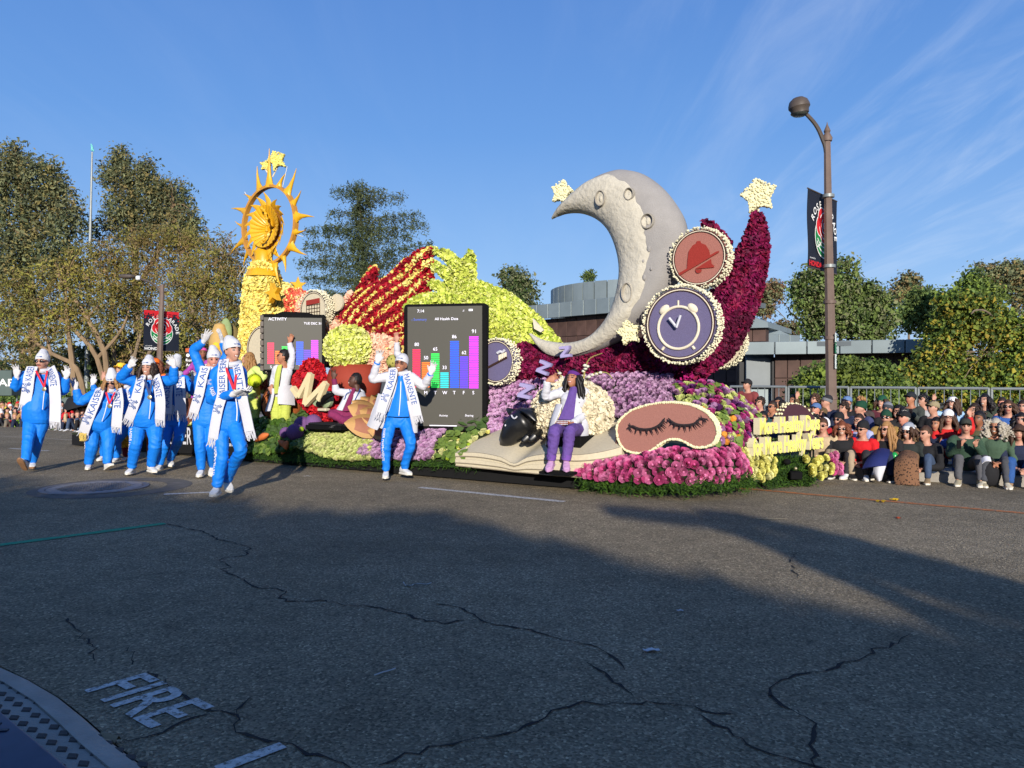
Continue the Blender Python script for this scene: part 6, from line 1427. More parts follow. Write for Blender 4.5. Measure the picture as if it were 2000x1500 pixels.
for i in range(nP):
 a0,a1=2*math.pi*i/nP,2*math.pi*(i+0.93)/nP;rows=[]
 for r_,z,tw in((0.08,-0.16,0.5),(0.35,-0.09,0.25),(0.7,0.02,0.08),(1.0,0.07,0)):
  for q in(0,0.5,1):a=a0+(a1-a0)*q+tw;rows.append(fc+(ex*math.cos(a)+ez*math.sin(a))*fr*r_+nf*(z+0.015*(q==0.5)))
 mb=MB();mb.add(rows,[(j*3+k_,j*3+k_+1,(j+1)*3+k_+1,(j+1)*3+k_)for j in range(3)for k_ in range(2)]);mb.add([p-nf*0.015 for p in rows],[(j*3+k_+3,j*3+k_+4,j*3+k_+1,j*3+k_)for j in range(3)for k_ in range(2)]);mb.build('fan_petal',M_gold,sn)
mb=MB();lathe(mb,[(fr*0.98,-0.02),(fr*0.6,-0.12),(0.02,-0.22)],fc,(ex,ez,nf),30,caps=False);mb.build('fan_back',M_goldd,sn)
mb=MB()
for i in range(9):a=R(-80+i*20);p=fc+(ex*math.cos(a)*0.55+ez*math.sin(a))*fr*0.8+nf*0.14;ellipsoid(mb,p,0.035,None,8,6)
tube(mb,[fc+(ex*math.cos(R(-80+i*20))*0.55+ez*math.sin(R(-80+i*20)))*fr*0.8+nf*0.14 for i in range(9)],0.016,6);mb.build('bead_chain',M_gold,sn,kind='stuff')
for i in range(20):
 a=R(70+i*18*1.0);d=ex*math.cos(a)+ez*math.sin(a);tg=-ex*math.sin(a)+ez*math.cos(a);right=d@ex>0.3;ln=fr*(0.75 if not right else 0.45)
 mb=MB();RGs=[]
 for q,w_ in((-0.1,0.5),(0.15,1.0),(0.45,0.8),(0.75,0.45),(1.0,0.03)):RGs.append(ell_ring(fc+d*(fr*0.95+ln*q)+tg*((0.16*q*q)if not right else-0.22*q*q)+nf*(-0.05+0.1*q*(0.2 if not right else 1.4)),tg,nf,0.085*w_,0.022*(1.1-q*.8),8))
 loft(mb,RGs);mb.build('flame_petal',M_gold,sn)
mb=MB();cn=fp(515,512,ds);lathe(mb,[(0.36,-0.30),(0.30,-0.18),(0.19,-0.08),(0.17,0.1),(0.2,0.2),(0.12,0.27)],cn,None,20);mb.build('sun_neck',M_gold,sn)
mb=MB()
for q in((590,300,572,345),(478,375,492,392),(464,540,488,500),(596,465,570,455)):pass
mb=MB();
for(u0,v0,u1,v1)in((561,325,552,365),(478,375,488,393),(464,541,482,515),(592,462,570,456)):tube(mb,[fp(u0,v0,ds),fp(u1,v1,ds)],0.006,4)
mb.build('sparkler_wire',M_wseed,sn,kind='stuff')
# ---- tablet and smaller screen
M_blk=mat('black_frame',(17,17,18),0.85,0.15,12,spec=0.12);M_scr=mat('led_screen',(80,78,70),0.55,0.04,60,spec=0.3)
def lcol(n,c,e=0.55):return mat(n,c,0.5,0.02,emit=e)
BARC=[lcol('led_crimson',(226,40,84)),lcol('led_orange',(236,112,34)),lcol('led_green',(40,206,80)),lcol('led_cyan',(36,190,196)),lcol('led_blue',(34,84,226)),lcol('led_indigo',(88,56,224)),lcol('led_magenta',(200,52,226))];LW=lcol('led_white',(222,220,232),0.5);LB=lcol('led_text_blue',(70,96,190),0.4)
def screen(name,label,Yl,Yr,fr,sc,bev,back,bars,values,extra):
 "framed LED screen: fr / sc = (u0, v0, u1, v1) traced at its two depths"
 def P(u,v,off=0.0):
  q=(u-fr[0])/(fr[2]-fr[0]);p=at(u,v,Yl+(Yr-Yl)*q);return p+nrm*off
 nrm=Vector((0,0,0));a,b=P(fr[0],700),P(fr[2],700);ex=Vector((b.x-a.x,b.y-a.y,0)).normalized();nrm=Vector((ex.y,-ex.x,0))
 o=P((fr[0]+fr[2])/2,fr[3]);t=thing(name,label,'screen',o)
 z0,z1=P(fr[2],fr[3]).z,P(fr[2],fr[1]).z;wd=(b-a).length;c=(a+b)/2;c.z=(z0+z1)/2;h=z1-z0
 def rr(w_,h_,r_):
  out=[]
  for cx,cy,a0 in((1,1,0),(-1,1,90),(-1,-1,180),(1,-1,270)):
   for i in range(5):A_=R(a0+i*22.5);out.append(c+ex*(cx*(w_/2-r_)+r_*math.cos(A_))+ZUP*(cy*(h_/2-r_)+r_*math.sin(A_)))
  return out
 mb=MB();q=rr(wd,h,bev);prism(mb,[p+nrm*0.04 for p in q],-nrm*back,0,0.012)
 mb.build('frame',M_blk,t,smooth=False)
 sa,sb=P(sc[0],sc[1]),P(sc[2],sc[3]);mb=MB();mid=(sa+sb)/2;mid=c+ex*((mid-c).dot(ex))+ZUP*(mid.z-c.z);w2,h2=abs((sb-sa).dot(ex)),abs(sa.z-sb.z)
 box(mb,mid+nrm*0.043,(w2,0.012,h2),(ex,-nrm,ZUP));pn=mb.build('display',M_scr,t)
 def S(u,v):p=P(u,v);return c+ex*((p-c).dot(ex))+ZUP*(p.z-c.z)+nrm*0.052
 for i,(u0,u1,vt,vb)in enumerate(bars):
  mb=MB();n=max(3,int((vb-vt)/3.4));p0,p1=S(u0,vb),S(u1,vb);top=S(u0,vt).z
  for j in range(n):
   zc=p0.z+(top-p0.z)*(j+0.5)/n;box(mb,(p0+p1)/2+ZUP*(zc-p0.z),((p1-p0).length,0.006,(top-p0.z)/n*0.64),(ex,-nrm,ZUP))
  mb.build('chart_bar',BARC[i],pn,smooth=False)
 for m,items in extra:
  mb=MB()
  for s_,u,v,hh,ctr in items:text(mb,s_,S(u,v),ex,ZUP,hh,center=ctr)
  mb.build('screen_lettering',m,pn,kind='stuff')
 return t,S,ex,nrm,pn
bars=[(808,823,682,757),(826,841,707,757),(844,860,690,757.5),(862,878,727,758),(881,898,666,758),(900,916,696,758.5),(918,936,657,759)]
t,S,ex,nrm,pn=screen('health_tablet','giant black tablet screen showing a rainbow bar chart of health data',11.70,11.47,(790,592,952,842),(798,600,943,833),0.06,0.16,bars,None,[(LW,[('7:14',817,611,.045,False),('All Health Data',851,626,.04,False),('.ıl',905,609,.03,False),('80',816,676,.05,True),('50',834,702,.05,True),('65',852,685,.05,True),('33',870,721,.05,True),('86',889,661,.05,True),('62',908,692,.05,True),('91',927,651,.055,True)]+[(c_,815+i*18.5,770,.05,True)for i,c_ in enumerate('SMTWTFS')]+[('Activity',868,813,.03,True),('Sharing',918,813,.03,True)]),(LB,[('‹ Summary',806,627,.038,False),('Sleep',819,813,.03,True)])])
mb=MB();a_,b_=S(841,830.5),S(894,831.5);tube(mb,[a_,b_],0.008,6);p=S(921,606);box(mb,p,(0.06,0.004,0.03),(ex,-nrm,ZUP));mb.build('home_bar',LW,pn,kind='stuff')
bars2=[(523,536,669,711),(538,549,685,711.5),(551,562,676,712),(565,577,695,712.5),(579,593,667,713),(594,607,683,713.5),(608,622,664,714)]
t2,S,ex,nrm,pn=screen('activity_screen','smaller grey framed screen with bar chart behind the lime dressed pair',13.55,13.75,(511,615,636,726),(516,620,629,722),0.03,0.12,bars2,None,[(LW,[('ACTIVITY',525,626,.05,False),('TUE DEC 31',594,634,.04,False)]+[(c_,530+i*14,719,.045,True)for i,c_ in enumerate('SMTWTFS')])])
mb=MB();a_=S(511,670)
for i in range(9):box(mb,S(512.5,621+i*12.3)-nrm*0.05,(0.06,0.16,0.10),(ex,-nrm,ZUP),0,0.012)
mb.build('stone_edge',mat('grey_stone',(116,108,100),0.9,0.25,12,bump=0.5),t2,kind='stuff')
mb=MB();prism(mb,[S(530,616)-nrm*.08,S(552,608)-nrm*.08,S(600,610)-nrm*.08,S(630,620)-nrm*.08],-nrm*0.2);mb.build('black_hood',M_blk,t2)
mb=MB();box(mb,S(574,745)-nrm*0.1,(0.9,0.1,0.5),(ex,-nrm,ZUP));mb.build('stand',M_blk,t2)
# ---- flower beds along the side and front
bed('pink_rose_bed','bank of bright pink roses below the sleep mask at the front corner',[[(1132,926,-.12),(1200,938,-.18),(1300,944,-.10),(1390,940,.22),(1462,932,.85)],[(1126,912,-.06),(1200,912,-.12),(1300,908,-.06),(1390,906,.24),(1455,904,.88)],[(1165,895,.12),(1240,897,.08),(1310,880,.10),(1385,884,.35),(1440,870,.95)]],0.082,[('rose',R_pink,5),('rose',R_pink2,2)],seed=1)
bed('lavender_rose_wall','wall of lavender roses behind the sheep and under the crimson ridge',[[(955,846,.7),(1040,840,.85),(1200,818,.95),(1320,806,.95)],[(957,800,1.0),(1050,790,1.1),(1200,772,1.15),(1318,768,1.15)],[(960,752,1.28),(1040,744,1.3),(1200,731,1.35),(1312,736,1.3)]],0.074,[('rose',R_lav,4),('rose',R_lav2,1)],seed=2)
bed('pale_green_rose_bed','bank of pale green roses below the seated rider',[[(578,872,-.05),(640,893,-.16),(690,899,-.16),(728,896,-.12)],[(585,860,.12),(650,866,.1),(725,866,.1)],[(612,843,.45),(665,841,.5),(728,846,.45)]],0.066,[('rose',R_pg,3),('rose',R_pg2,1)],seed=3)
bed('lavender_rose_bed','low bank of lavender roses behind the white coated walker',[[(698,888,-.12),(775,899,-.14),(842,894,-.10)],[(712,868,.1),(780,868,.1),(850,866,.1)],[(722,850,.35),(790,843,.4),(868,842,.4)]],0.07,[('rose',R_lav,4),('rose',R_lav2,1)],seed=4)
bed('fruit_flower_bed','clump of round leaves, limes and cream flowers left of the open book',[[(842,898,-.10),(890,897,-.10),(912,890,-.1)],[(850,878,.1),(890,874,.12),(925,862,.2)],[(872,852,.4),(905,848,.4),(958,842,.45)]],0.085,[('srose',R_pg2,2,.8,'flower'),('bud',R_limef,1.2,1.0,'lime_fruit'),('leaf',L_rd,2.4,1.35,'round_leaf'),('srose',R_py,1,.8,'flower')],seed=5,jitter=0.45)
bed('yellow_rose_bed','pale yellow rose bank between the pink roses and the lettered sign',[[(1462,938,.95),(1488,940,1.2),(1510,928,1.5)],[(1440,905,.95),(1470,900,1.2),(1510,905,1.55)],[(1418,872,.95),(1452,868,1.2),(1500,885,1.6)]],0.08,[('rose',R_py,3),('rose',R_py2,1)],seed=6)
bed('yellow_rose_bed','small pale yellow rose bank right of the ferns under the sign',[[(1584,932,2.0),(1606,932,2.15),(1628,928,2.3)],[(1570,893,2.0),(1595,892,2.15),(1620,892,2.35)]],0.085,[('rose',R_py,3),('rose',R_py2,1)],seed=7)
bed('pink_rose_bed','narrow strip of pink roses at the far right edge of the float',[[(1628,928,2.35),(1638,929,2.45),(1647,926,2.55)],[(1612,886,2.35),(1620,884,2.45),(1626,884,2.55)]],0.085,[('rose',R_pink,3),('rose',R_pink2,1)],seed=8)
bed('mixed_flower_mound','mound of mixed purple roses, pale green roses, lilies and leaves right of the sleep mask',[[(1395,868,.75),(1440,868,1.0),(1490,878,1.6)],[(1385,820,.8),(1440,825,1.2),(1495,850,1.8)],[(1318,775,1.0),(1400,778,1.3),(1480,815,1.9)],[(1316,756,1.2),(1372,748,1.4),(1424,764,1.7),(1470,800,2.0)]],0.088,[('rose',R_lav2,2),('rose',R_mixp,2.6),('srose',R_pg,3.2,.95),('srose',R_wht,.7,.9),('rose',R_pur,.9),('leaf',L_rd,1.1,1.0,'round_leaf'),('bud',R_or,.5,1.2,'lily')],seed=9,jitter=0.42,up=0.2)
bed('rose_strip','strip of purple and green roses seen between the two sign lines',[[(1470,878,1.7),(1530,880,2.2),(1590,878,2.7)],[(1470,852,1.8),(1530,854,2.3),(1590,858,2.8)]],0.085,[('rose',R_pur,2),('rose',R_mixp,2),('srose',R_pg,1),('leaf',L_rd2,1.0,.8,'round_leaf')],seed=10,jitter=0.4)
bed('greens_bed','bed of broccoli and leafy greens at the rear below the lime pair',[[(490,882,-.02),(530,884,-.06),(585,876,-.05)],[(492,856,.2),(530,852,.2),(580,850,.25)],[(488,822,.55),(530,822,.6),(575,830,.6)]],0.10,[('bud',L_rd2,3,1.3,'broccoli'),('bud',M_fern,2,1.3,'broccoli'),('leaf',L_rd,1.4,1.1,'cabbage'),('bud',R_or,.25,.8,'squash')],seed=11,jitter=0.45)
bed('produce_bed','bed of apples, squash and greens on the rear deck behind the walkers',[[(340,846,.05),(400,850,.05),(470,858,.05)],[(340,826,.4),(400,826,.4),(470,832,.4)]],0.13,[('bud',L_rd,2,1.1,'apple'),('bud',R_limef,1.4,1.0,'apple'),('bud',M_yel2,1,1.2,'squash'),('bud',R_or,.7,.9,'squash'),('bud',M_fern2,1.5,1.3,'broccoli')],seed=12,jitter=0.45)
bed('hidden_bank','dark leafy bank filling the float middle below the red apple and hands',[[(560,860,.5),(700,845,.7),(860,840,.8),(960,842,.9)],[(560,770,1.7),(700,780,1.6),(860,780,1.5),(960,770,1.5)]],0.16,[('leaf',L_rd2,3,1.2,'leaf_clump'),('srose',R_pg,1,.7,'flower')],seed=13,jitter=0.4)
bed('gold_flower_clump','small golden flower clump behind the lime dressed woman',[[(535,768,.95),(560,768,.95),(575,765,.95)],[(530,744,1.1),(555,742,1.1),(572,745,1.1)]],0.075,[('srose',M_gold2,2,1,'flower'),('srose',R_pg2,1,1,'flower')],seed=14)
fern('fern_skirt','green fern fringe hanging below the pink roses at the front corner',[[(1140,950,-.08),(1220,958,-.10),(1320,958,-.04),(1400,954,.2),(1470,948,.8)],[(1135,922,-.05),(1200,934,-.10),(1300,936,-.04),(1390,934,.25),(1462,928,.85)]],3600,0.075,1)
fern('fern_bed','feathery green ferns under the lettered sign at the float front',[[(1492,946,1.35),(1545,944,1.85),(1586,940,2.0)],[(1500,916,1.5),(1545,916,1.9),(1580,916,2.1)],[(1502,902,1.55),(1545,900,1.95),(1576,902,2.2)]],4200,0.075,2)
fern('fern_skirt','fern fringe along the float edge below the pale green roses',[[(480,894,-.04),(590,902,-.08),(720,908,-.1),(930,914,-.08)],[(485,866,.02),(580,872,0),(720,892,-.1),(925,896,-.05)]],3600,0.06,3)
fern('grass_bed','fresh green grass around the lime man and purple balls',[[(500,880,-.02),(560,880,-.02),(600,875,-.02)],[(520,850,.3),(560,842,.4),(610,840,.4)]],2600,0.07,4)
# ---- open book
bt=thing('open_book','big cream open book lying tilted on the float edge under the woman','book',fl(1005,910,0));fr_=[(890,884,-.16),(920,883,-.16),(950,886,-.16),(980,893,-.17),(1005,905,-.17),(1030,893,-.17),(1060,887,-.17),(1090,886,-.16),(1122,888,-.14),(1150,886,-.1),(1185,880,.0),(1215,872,.12)];bk_=[(979,838,.75),(1005,836,.8),(1030,838,.85),(1060,838,.88),(1085,840,.9),(1110,834,.92),(1140,830,.94),(1170,826,.96),(1205,824,.98),(1232,822,1.0),(1265,816,1.02),(1300,812,1.02)];lo_=[(890,908,-.16),(920,911,-.16),(950,914,-.16),(980,917,-.17),(1005,920,-.17),(1030,922,-.17),(1060,925,-.17),(1090,928,-.16),(1122,930,-.14),(1150,932,-.1),(1185,932,.0),(1215,930,.12)]
F1,B1,L1=[np.array(catmull([fp(*q)for q in z],3))for z in(fr_,bk_,lo_)]
mb=MB();n=len(F1);G=np.stack([F1*(1-t_)+B1*t_+np.array((0,0,0.02*math.sin(math.pi*t_)))for t_ in np.linspace(0,1,8)]);mb=grid_mb(G);mb.build('page',M_beige,bt)
for i in range(4):
 t0,t1=i/4,(i+1)/4;mb=MB();o_=-FBn*(0.0 if i%2 else 0.012);a_=F1*(1-t0)+L1*t0+o_+np.array((0,0,-0.004));b_=F1*(1-t1)+L1*t1+o_+np.array((0,0,-0.003));loft(mb,[np.array([p,q,q+FBn*0.35,p+FBn*0.35])for p,q in zip(a_,b_)]);mb.build('page_block',M_beige,bt)
 mb=MB();tube(mb,list(b_+np.array((0,0,-0.006))-FBn*0.002),0.007,5);mb.build('page_line',M_choc if False else mat('page_gap',(150,138,116),0.9,0.1),bt)
# ---- sheep
M_wool=mat('wool_petal',(226,214,184),0.9,0.16,12);M_shb=mat('sheep_black',(24,24,25),0.35,0.2,6,spec=0.5)
sh=thing('sheep_sculpture','sleeping sheep with black head and cream petal wool on the book','sculpture',fl(1110,870,.55));c=fp(1117,808,.62);s=c[1]/FPX;ex_,ez_=V3(FA),np.array((0,0,1.0))
mb=MB();ellipsoid(mb,c,(82*s,0.42,63*s),np.array((ex_,FBn,ez_)),22,14);mb.build('body',M_wool,sh);petals(mb,'wool',[M_wool],sh,2300,0.042,None,4,0.6)
def SP(u,v,d):return fp(u,v,d)
mb=MB();tube(mb,[SP(1040,815,.35),SP(1025,824,.3),SP(1008,836,.24),SP(996,852,.2),SP(990,862,.2)],[0.16,0.235,0.21,0.155,0.11],16,sub=4,round_ends=True,flat=(1,0.9));hd_=mb.build('head',M_shb,sh)
mb=MB();tube(mb,[SP(1020,800,.12),SP(1035,806,.08),SP(1046,820,.06)],[0.06,0.085,0.03],10,sub=3,flat=(1,.45),round_ends=True);tube(mb,[SP(1000,806,.45),SP(992,800,.5)],[0.06,0.03],8,round_ends=True);mb.build('ear',M_shb,sh)
mb=MB();tube(mb,[SP(999,811,.035),SP(1002,816,.02),SP(1006,817,.015),SP(1010,813,.02)],0.010,6,sub=3);mb.build('closed_eye',M_white,hd_)
mb=MB();ellipsoid(mb,SP(987.5,831,.07),0.016,None,8,6);mb.build('nostril_dot',M_white,hd_)
for q in((1028,852),(1042,850)):mb=MB();tube(mb,[SP(q[0]+12,q[1]-6,.2),SP(q[0],q[1]+4,.0),SP(q[0]-6,q[1]+9,-.03)],[0.05,0.045,0.03],8,round_ends=True);mb.build('leg',M_shb,sh)
# ---- sleep mask, second mask at the front
mo_=[(515,660),(530,615),(560,580),(600,548),(650,525),(720,505),(800,492),(880,490),(950,497),(1010,510),(1060,532),(1105,560),(1140,600),(1160,640),(1168,690),(1150,738),(1125,762),(1085,776),(1040,778),(1000,768),(960,745),(920,728),(880,724),(845,730),(810,748),(775,775),(740,797),(690,812),(640,815),(600,806),(565,788),(530,735)]
mk_=thing('sleep_mask_sculpture','large pink brown sleep mask with closed lashes on the pink rose bank','sculpture',fl(1300,860,.12));O_=[V3(p)for p in catmull([fl(1050+x*.3,640+y*.3,.12-(815-y)*-.0002)for x,y in mo_+mo_[:1]],3)][:-1]
mb=MB();prism(mb,O_,FBn*0.10);mb.build('mask',mat('mask_seed',(164,112,100),0.9,0.16,70,bump=0.5,bscale=140),mk_,smooth=False)
P_=np.array(O_);cen=P_.mean(0);pts,nn=[],[]
for i in range(0,len(P_)):
 for k_ in(0,.5):
  p=P_[i]*(1-k_)+P_[(i+1)%len(P_)]*k_
  for z in(0.0,.055,.1):pts.append(p+FBn*z);d=p-cen;nn.append(d/np.linalg.norm(d)-FBn*(0.6 if z==0 else 0))
tufts(pts,nn,'mum_rim',M_cream2,mk_,0.026,3)
M_lash=mat('lash_black',(44,36,38),0.9,0.1)
for base,lsh in(([(585,655),(615,640),(650,655),(700,662),(750,655),(790,635),(815,610),(828,588)],((600,625),(590,658),(612,672),(640,682),(675,688),(715,690),(750,688),(785,680),(812,665),(830,645),(838,620))),([(850,588),(875,612),(910,630),(960,635),(1010,628),(1040,612),(1060,592),(1100,595)],((852,610),(868,632),(892,650),(925,662),(965,666),(1000,660),(1035,650),(1065,636),(1090,622),(1110,605),(1065,575)))):
 mb=MB();B_=np.array(catmull([fp(1050+x*.3,640+y*.3,.112)for x,y in base],4));tube(mb,list(B_),[0.006,0.013,0.015,0.016,0.016,0.015,0.012,0.006],6)
 for x,y in lsh:
  p=fp(1050+x*.3,640+y*.3,.106);j=np.argmin(np.linalg.norm(B_-p,axis=1));tube(mb,[B_[j],B_[j]*.5+p*.5+np.array((-.004,0,0)),p+(p-B_[j])*.4],[0.013,0.009,0.002],5)
 mb.build('eyelashes',M_lash,mk_)
mb=MB();beam(mb,fl(1206,850,.2),fl(1206,886,.2),0.045,0.045);mb.build('post',mat('brown_post',(122,82,74),0.8,0.15),mk_)
m2=thing('sleep_mask_sculpture','dark back of another sleep mask standing behind the lettered sign','sculpture',fl(1560,850,2.6));mb=MB();e1=(FA*0.30+FB*0.95).normalized()
q0=fl(1566,832,3.0);O_=[q0+e1*(0.50*math.cos(a)-0.02)+ZUP*(0.30*math.sin(a)+0.0-0.12*math.cos(a))for a in np.linspace(0,6.283,28,endpoint=False)];nf2=Vector((e1.y,-e1.x,0));prism(mb,O_,-nf2*0.09);mb.build('mask_back',mat('plum_seed',(74,44,54),0.9,0.15,50),m2,smooth=False)
pts=[V3(p-nf2*z)for p in O_ for z in(0.01,.05,.09)];tufts(pts,[V3((p-q0).normalized())for p in O_ for z in range(3)],'mum_rim',M_cream2,m2,0.03,5)
# ---- sign lettering at the prow
e_=Vector((math.cos(R(40)),math.sin(R(40)),0));nS=Vector((e_.y,-e_.x,0));M_let=mat('yellow_seed_letter',(238,230,118),0.85,0.2,30);M_lets=mat('cream_letter_side',(226,216,180),0.85,0.1,20)
for s_,(u0,v0,Y0),L_,lab in(('More Healthy Days',(1484,848,9.62),1.48,'upper line of yellow flower letters reading More Healthy Days on the float prow'),('for More Healthy Years',(1471,890,9.5),1.72,'lower line of yellow flower letters reading for More Healthy Years on the prow')):
 o_=at(u0,v0,Y0);t=thing('sign_lettering',lab,'sign',o_);x0=0.0;tot=glyphs(s_,0.03)[0][:,0].max();wx=L_/tot;xs=0
 for i,ch in enumerate(s_):
  if ch==' ':continue
  x0=glyphs(s_[:i+1],0.03)[0][:,0].max()-glyphs(ch,0.03)[0][:,0].max();mb=MB();text(mb,ch,o_+e_*(x0*wx),e_,ZUP,0.195 if s_[0]=='M' else 0.205,0,width=glyphs(ch,0.03)[0][:,0].max()*wx*1.06,bold=0.03,depth=0.09 if ch.isupper()or ch=='f' else 0.06,en=nS)
  k_=len(mb.f);mb.f=[(g,np.full(len(mi),0 if j_<1 else 1))if j_ in(0,k_-1)else(g,mi)for j_,(g,mi)in enumerate(mb.f)]
  mb.build('letter',[M_let,M_lets],t,smooth=False,angle=None)
 mb=MB();box(mb,o_+e_*(L_/2)+ZUP*0.07-nS*0.10,(L_,0.015,0.03),(e_,-nS,ZUP));
 for q in(.2,.6,.95):beam(mb,o_+e_*(L_*q)-nS*.1+ZUP*0.08,o_+e_*(L_*q)-nS*.1-ZUP*0.45,0.02,0.02)
 mb.build('frame',M_blk,t)
t=thing('float_light','small black lamp with chrome knob among the ferns at the prow','lamp',fl(1555,935,2.0));mb=MB();box(mb,at(1552,928,9.85),(0.15,0.15,0.10),None,0,0.01);mb.build('base',M_blk,t);mb=MB();ellipsoid(mb,at(1554,915,9.85),0.022,None,10,8);mb.build('knob',M_medal,t);mb=MB();ellipsoid(mb,at(1537,902,9.8),(0.05,0.05,0.04),None,10,8);mb.build('lamp_head',M_blk,t)
# ---- letters Z on wires
for(u,v,d,hh,rot,lab,bu,bv)in((1024,764,.55,.20,-12,'lowest lilac letter Z floating above the sheep head',1032,800),(1060,718,.85,.18,-22,'middle lilac letter Z floating left of the waving woman',1052,800),(1102,687,1.0,.16,8,'highest lilac letter Z in front of the lower moon',1090,760)):
 c=fl(u,v,d);t=thing('letter_z',lab,'letter',c,'sleepy letters above the sheep');a_=R(rot);x_=(Vector((1,0.15,0))*math.cos(a_)+ZUP*math.sin(a_)).normalized();y_=(-Vector((1,.15,0))*math.sin(a_)+ZUP*math.cos(a_)).normalized();pr=[(-.45,.5),(.45,.5),(.45,.24),(-.08,-.24),(.45,-.24),(.45,-.5),(-.45,-.5),(-.45,-.24),(.08,.24),(-.45,.24)]
 mb=MB();prism(mb,[c+x_*(px_*hh)+y_*(py_*hh)for px_,py_ in pr],Vector((0.05,0.08,0)),0,0.006);mb.build('letter',mat('lilac_letter',(150,142,184),0.8,0.08),t,smooth=False);mb=MB();tube(mb,[c-y_*hh*.5+FB*0.05,fl(bu,bv,d+.2)],0.006,5);mb.build('wire',M_blk,t)
t=thing('gladiolus_spray','white gladiolus stems rising behind the woman with the purple band','flowers',fl(1150,740,.9));M_stem=mat('pale_stem',(176,164,92),0.8,0.15)
for P0 in([(1140,742,.9),(1143,720,.85),(1152,700,.8),(1176,690,.75)],[(1142,745,.9),(1160,730,.8),(1185,728,.75),(1196,740,.7)],[(1108,745,.7),(1098,738,.6),(1088,722,.55)]):
 mb=MB();tube(mb,[fl(*p)for p in P0],[0.014,0.005],6,sub=3);mb.build('stem',M_stem,t)
 mb=MB();C_=np.array(catmull([fl(*p)for p in P0[:3]],4))
 for i in range(7):ellipsoid(mb,C_[i%len(C_)]+rng.normal(size=3)*.02,(.03,.03,.022),None,7,5)
 mb.build('blossoms',R_wht,t,kind='stuff')
# ---- apple, heart, balls, lotus, platform
t=thing('red_apple','big matte red apple with brown stem behind the seated rider','sculpture',fl(690,780,1.3));c=fp(692,752,1.35);k_=c[1]/FPX
mb=MB();lathe(mb,[(0.02,-40*k_),(30*k_,-38*k_),(50*k_,-15*k_),(54*k_,10*k_),(48*k_,30*k_),(34*k_,40*k_),(14*k_,38*k_),(0.01,30*k_)],c,None,32);mb.build('apple',mat('apple_red',(150,58,40),0.75,0.12,4),t)
mb=MB();tube(mb,[fp(687,712,1.25),fp(684,700,1.2),fp(679,684,1.15)],[0.05,0.04,0.05],8,round_ends=False);mb.build('stem',mat('stem_brown',(70,48,26),0.8,0.2),t)
t=thing('green_flower_ball','round ball of pale green flowers above the red apple','sculpture',fl(682,700,1.2));c=fp(680,680,1.25);mb=MB();ellipsoid(mb,c,(44*c[1]/FPX,0.36,41*c[1]/FPX),None,20,12);mb.build('core',M_lime2,t);petals(mb,'petals',[M_lime3,M_lime],t,1900,0.05,lambda p:(np.random.default_rng(3).random(len(p))<0.4).astype(int),5,0.8)
t=thing('heart_sculpture','red carnation heart with a cream pulse line beside the apple','sculpture',fl(620,815,.95));mb=MB();tube(mb,[fp(664,815,.85),fp(642,800,.8),fp(620,775,.8),fp(611,748,.82),fp(611,732,.85)],[0.20,0.34,0.42,0.40,0.26],16,sub=4,flat=(1,.55),round_ends=True);tube(mb,[fp(690,800,1.05),fp(665,775,1.05),fp(655,755,1.1)],[.12,.22,.18],14,sub=3,flat=(1,.55),round_ends=True);mb.build('core',M_redd,t);petals(mb,'carnations',[M_redp,mat('bright_red_petal',(196,24,34),.7,.25,9)],t,1900,0.05,lambda p:(np.random.default_rng(3).random(len(p))<0.6).astype(int),6,0.9)
pz=[(572,757),(584,775),(607,730),(596,790),(636,748),(622,782)];M_pl=mat('pulse_cream',(224,206,160),.85,.1,12)
mb=MB();A_=[fp(u,v,.33)for u,v in pz]
for i,(p,q)in enumerate(zip(A_,A_[1:])):beam(mb,p+FBn*0.004*i,q+FBn*0.004*i,0.085,0.08,0,-FBn)
mb.build('pulse_line',M_pl,t)
def ball(name,label,u,v,rp,d,m,extra=None,cat='ball',flat_=1.0,group=None):
 c=fp(u,v,d);r_=rp*c[1]/FPX;t=thing(name,label,cat,Vector(c)-ZUP*r_,group);mb=MB();ellipsoid(mb,c,(r_,r_,r_*flat_),None,22,14);mb.build('sphere',m,t)
 if extra:extra(t,c,r_)
 return t
def seams(t,c,r_):
 mb=MB()
 for ax,ay,off in(((.8,.6,0),(0,0,1),0),((.3,-.4,.87),(.8,.6,0),0),((.8,.6,0),(0,0,1),.5),((.8,.6,0),(0,0,1),-.5)):
  ax,ay=np.array(ax),np.array(ay);nx=np.cross(ax,ay);q=math.sqrt(1-off*off);tube(mb,[c+(ax*math.cos(a)*q+ay*math.sin(a)*q+nx*off)*r_*1.003 for a in np.linspace(0,6.283,37)],r_*.022,5,caps=False)
 mb.build('seam',M_blk,t)
def holes(t,c,r_):
 mb=MB()
 for i in range(16):d=np.array((math.cos(i*2.4)*.75,-0.65-.2*math.sin(i),math.sin(i*1.7)*.8));d/=np.linalg.norm(d);ellipsoid(mb,c+d*r_*.985,r_*.10,None,8,5)
 mb.build('hole',mat('hole_dark',(70,70,34),.8,.1),t,kind='stuff')
ball('basketball_sculpture','large orange brown basketball behind the lime man',551,790,40,.95,mat('basketball_brown',(176,96,48),.85,.18,12,bump=.3),seams)
ball('pickleball_sculpture','olive ball with holes peeping behind the white coated walker',768,706,14,1.2,mat('olive_ball',(170,164,84),.8,.1),holes)
for u,v,r_,d,lab in((558,846,12,.12,'leftmost of the purple balls by the lime man'),(577,844,17,.1,'front purple ball below the heart, touching the leftmost one'),(590,829,16,.35,'purple ball behind the front one, below the heart'),(612,826,17,.45,'purple ball nearest the black platform')):ball('purple_ball',lab,u,v,r_,d,mat('purple_seed',(116,80,128),.9,.14,40,bump=.3),group='purple balls below the heart')
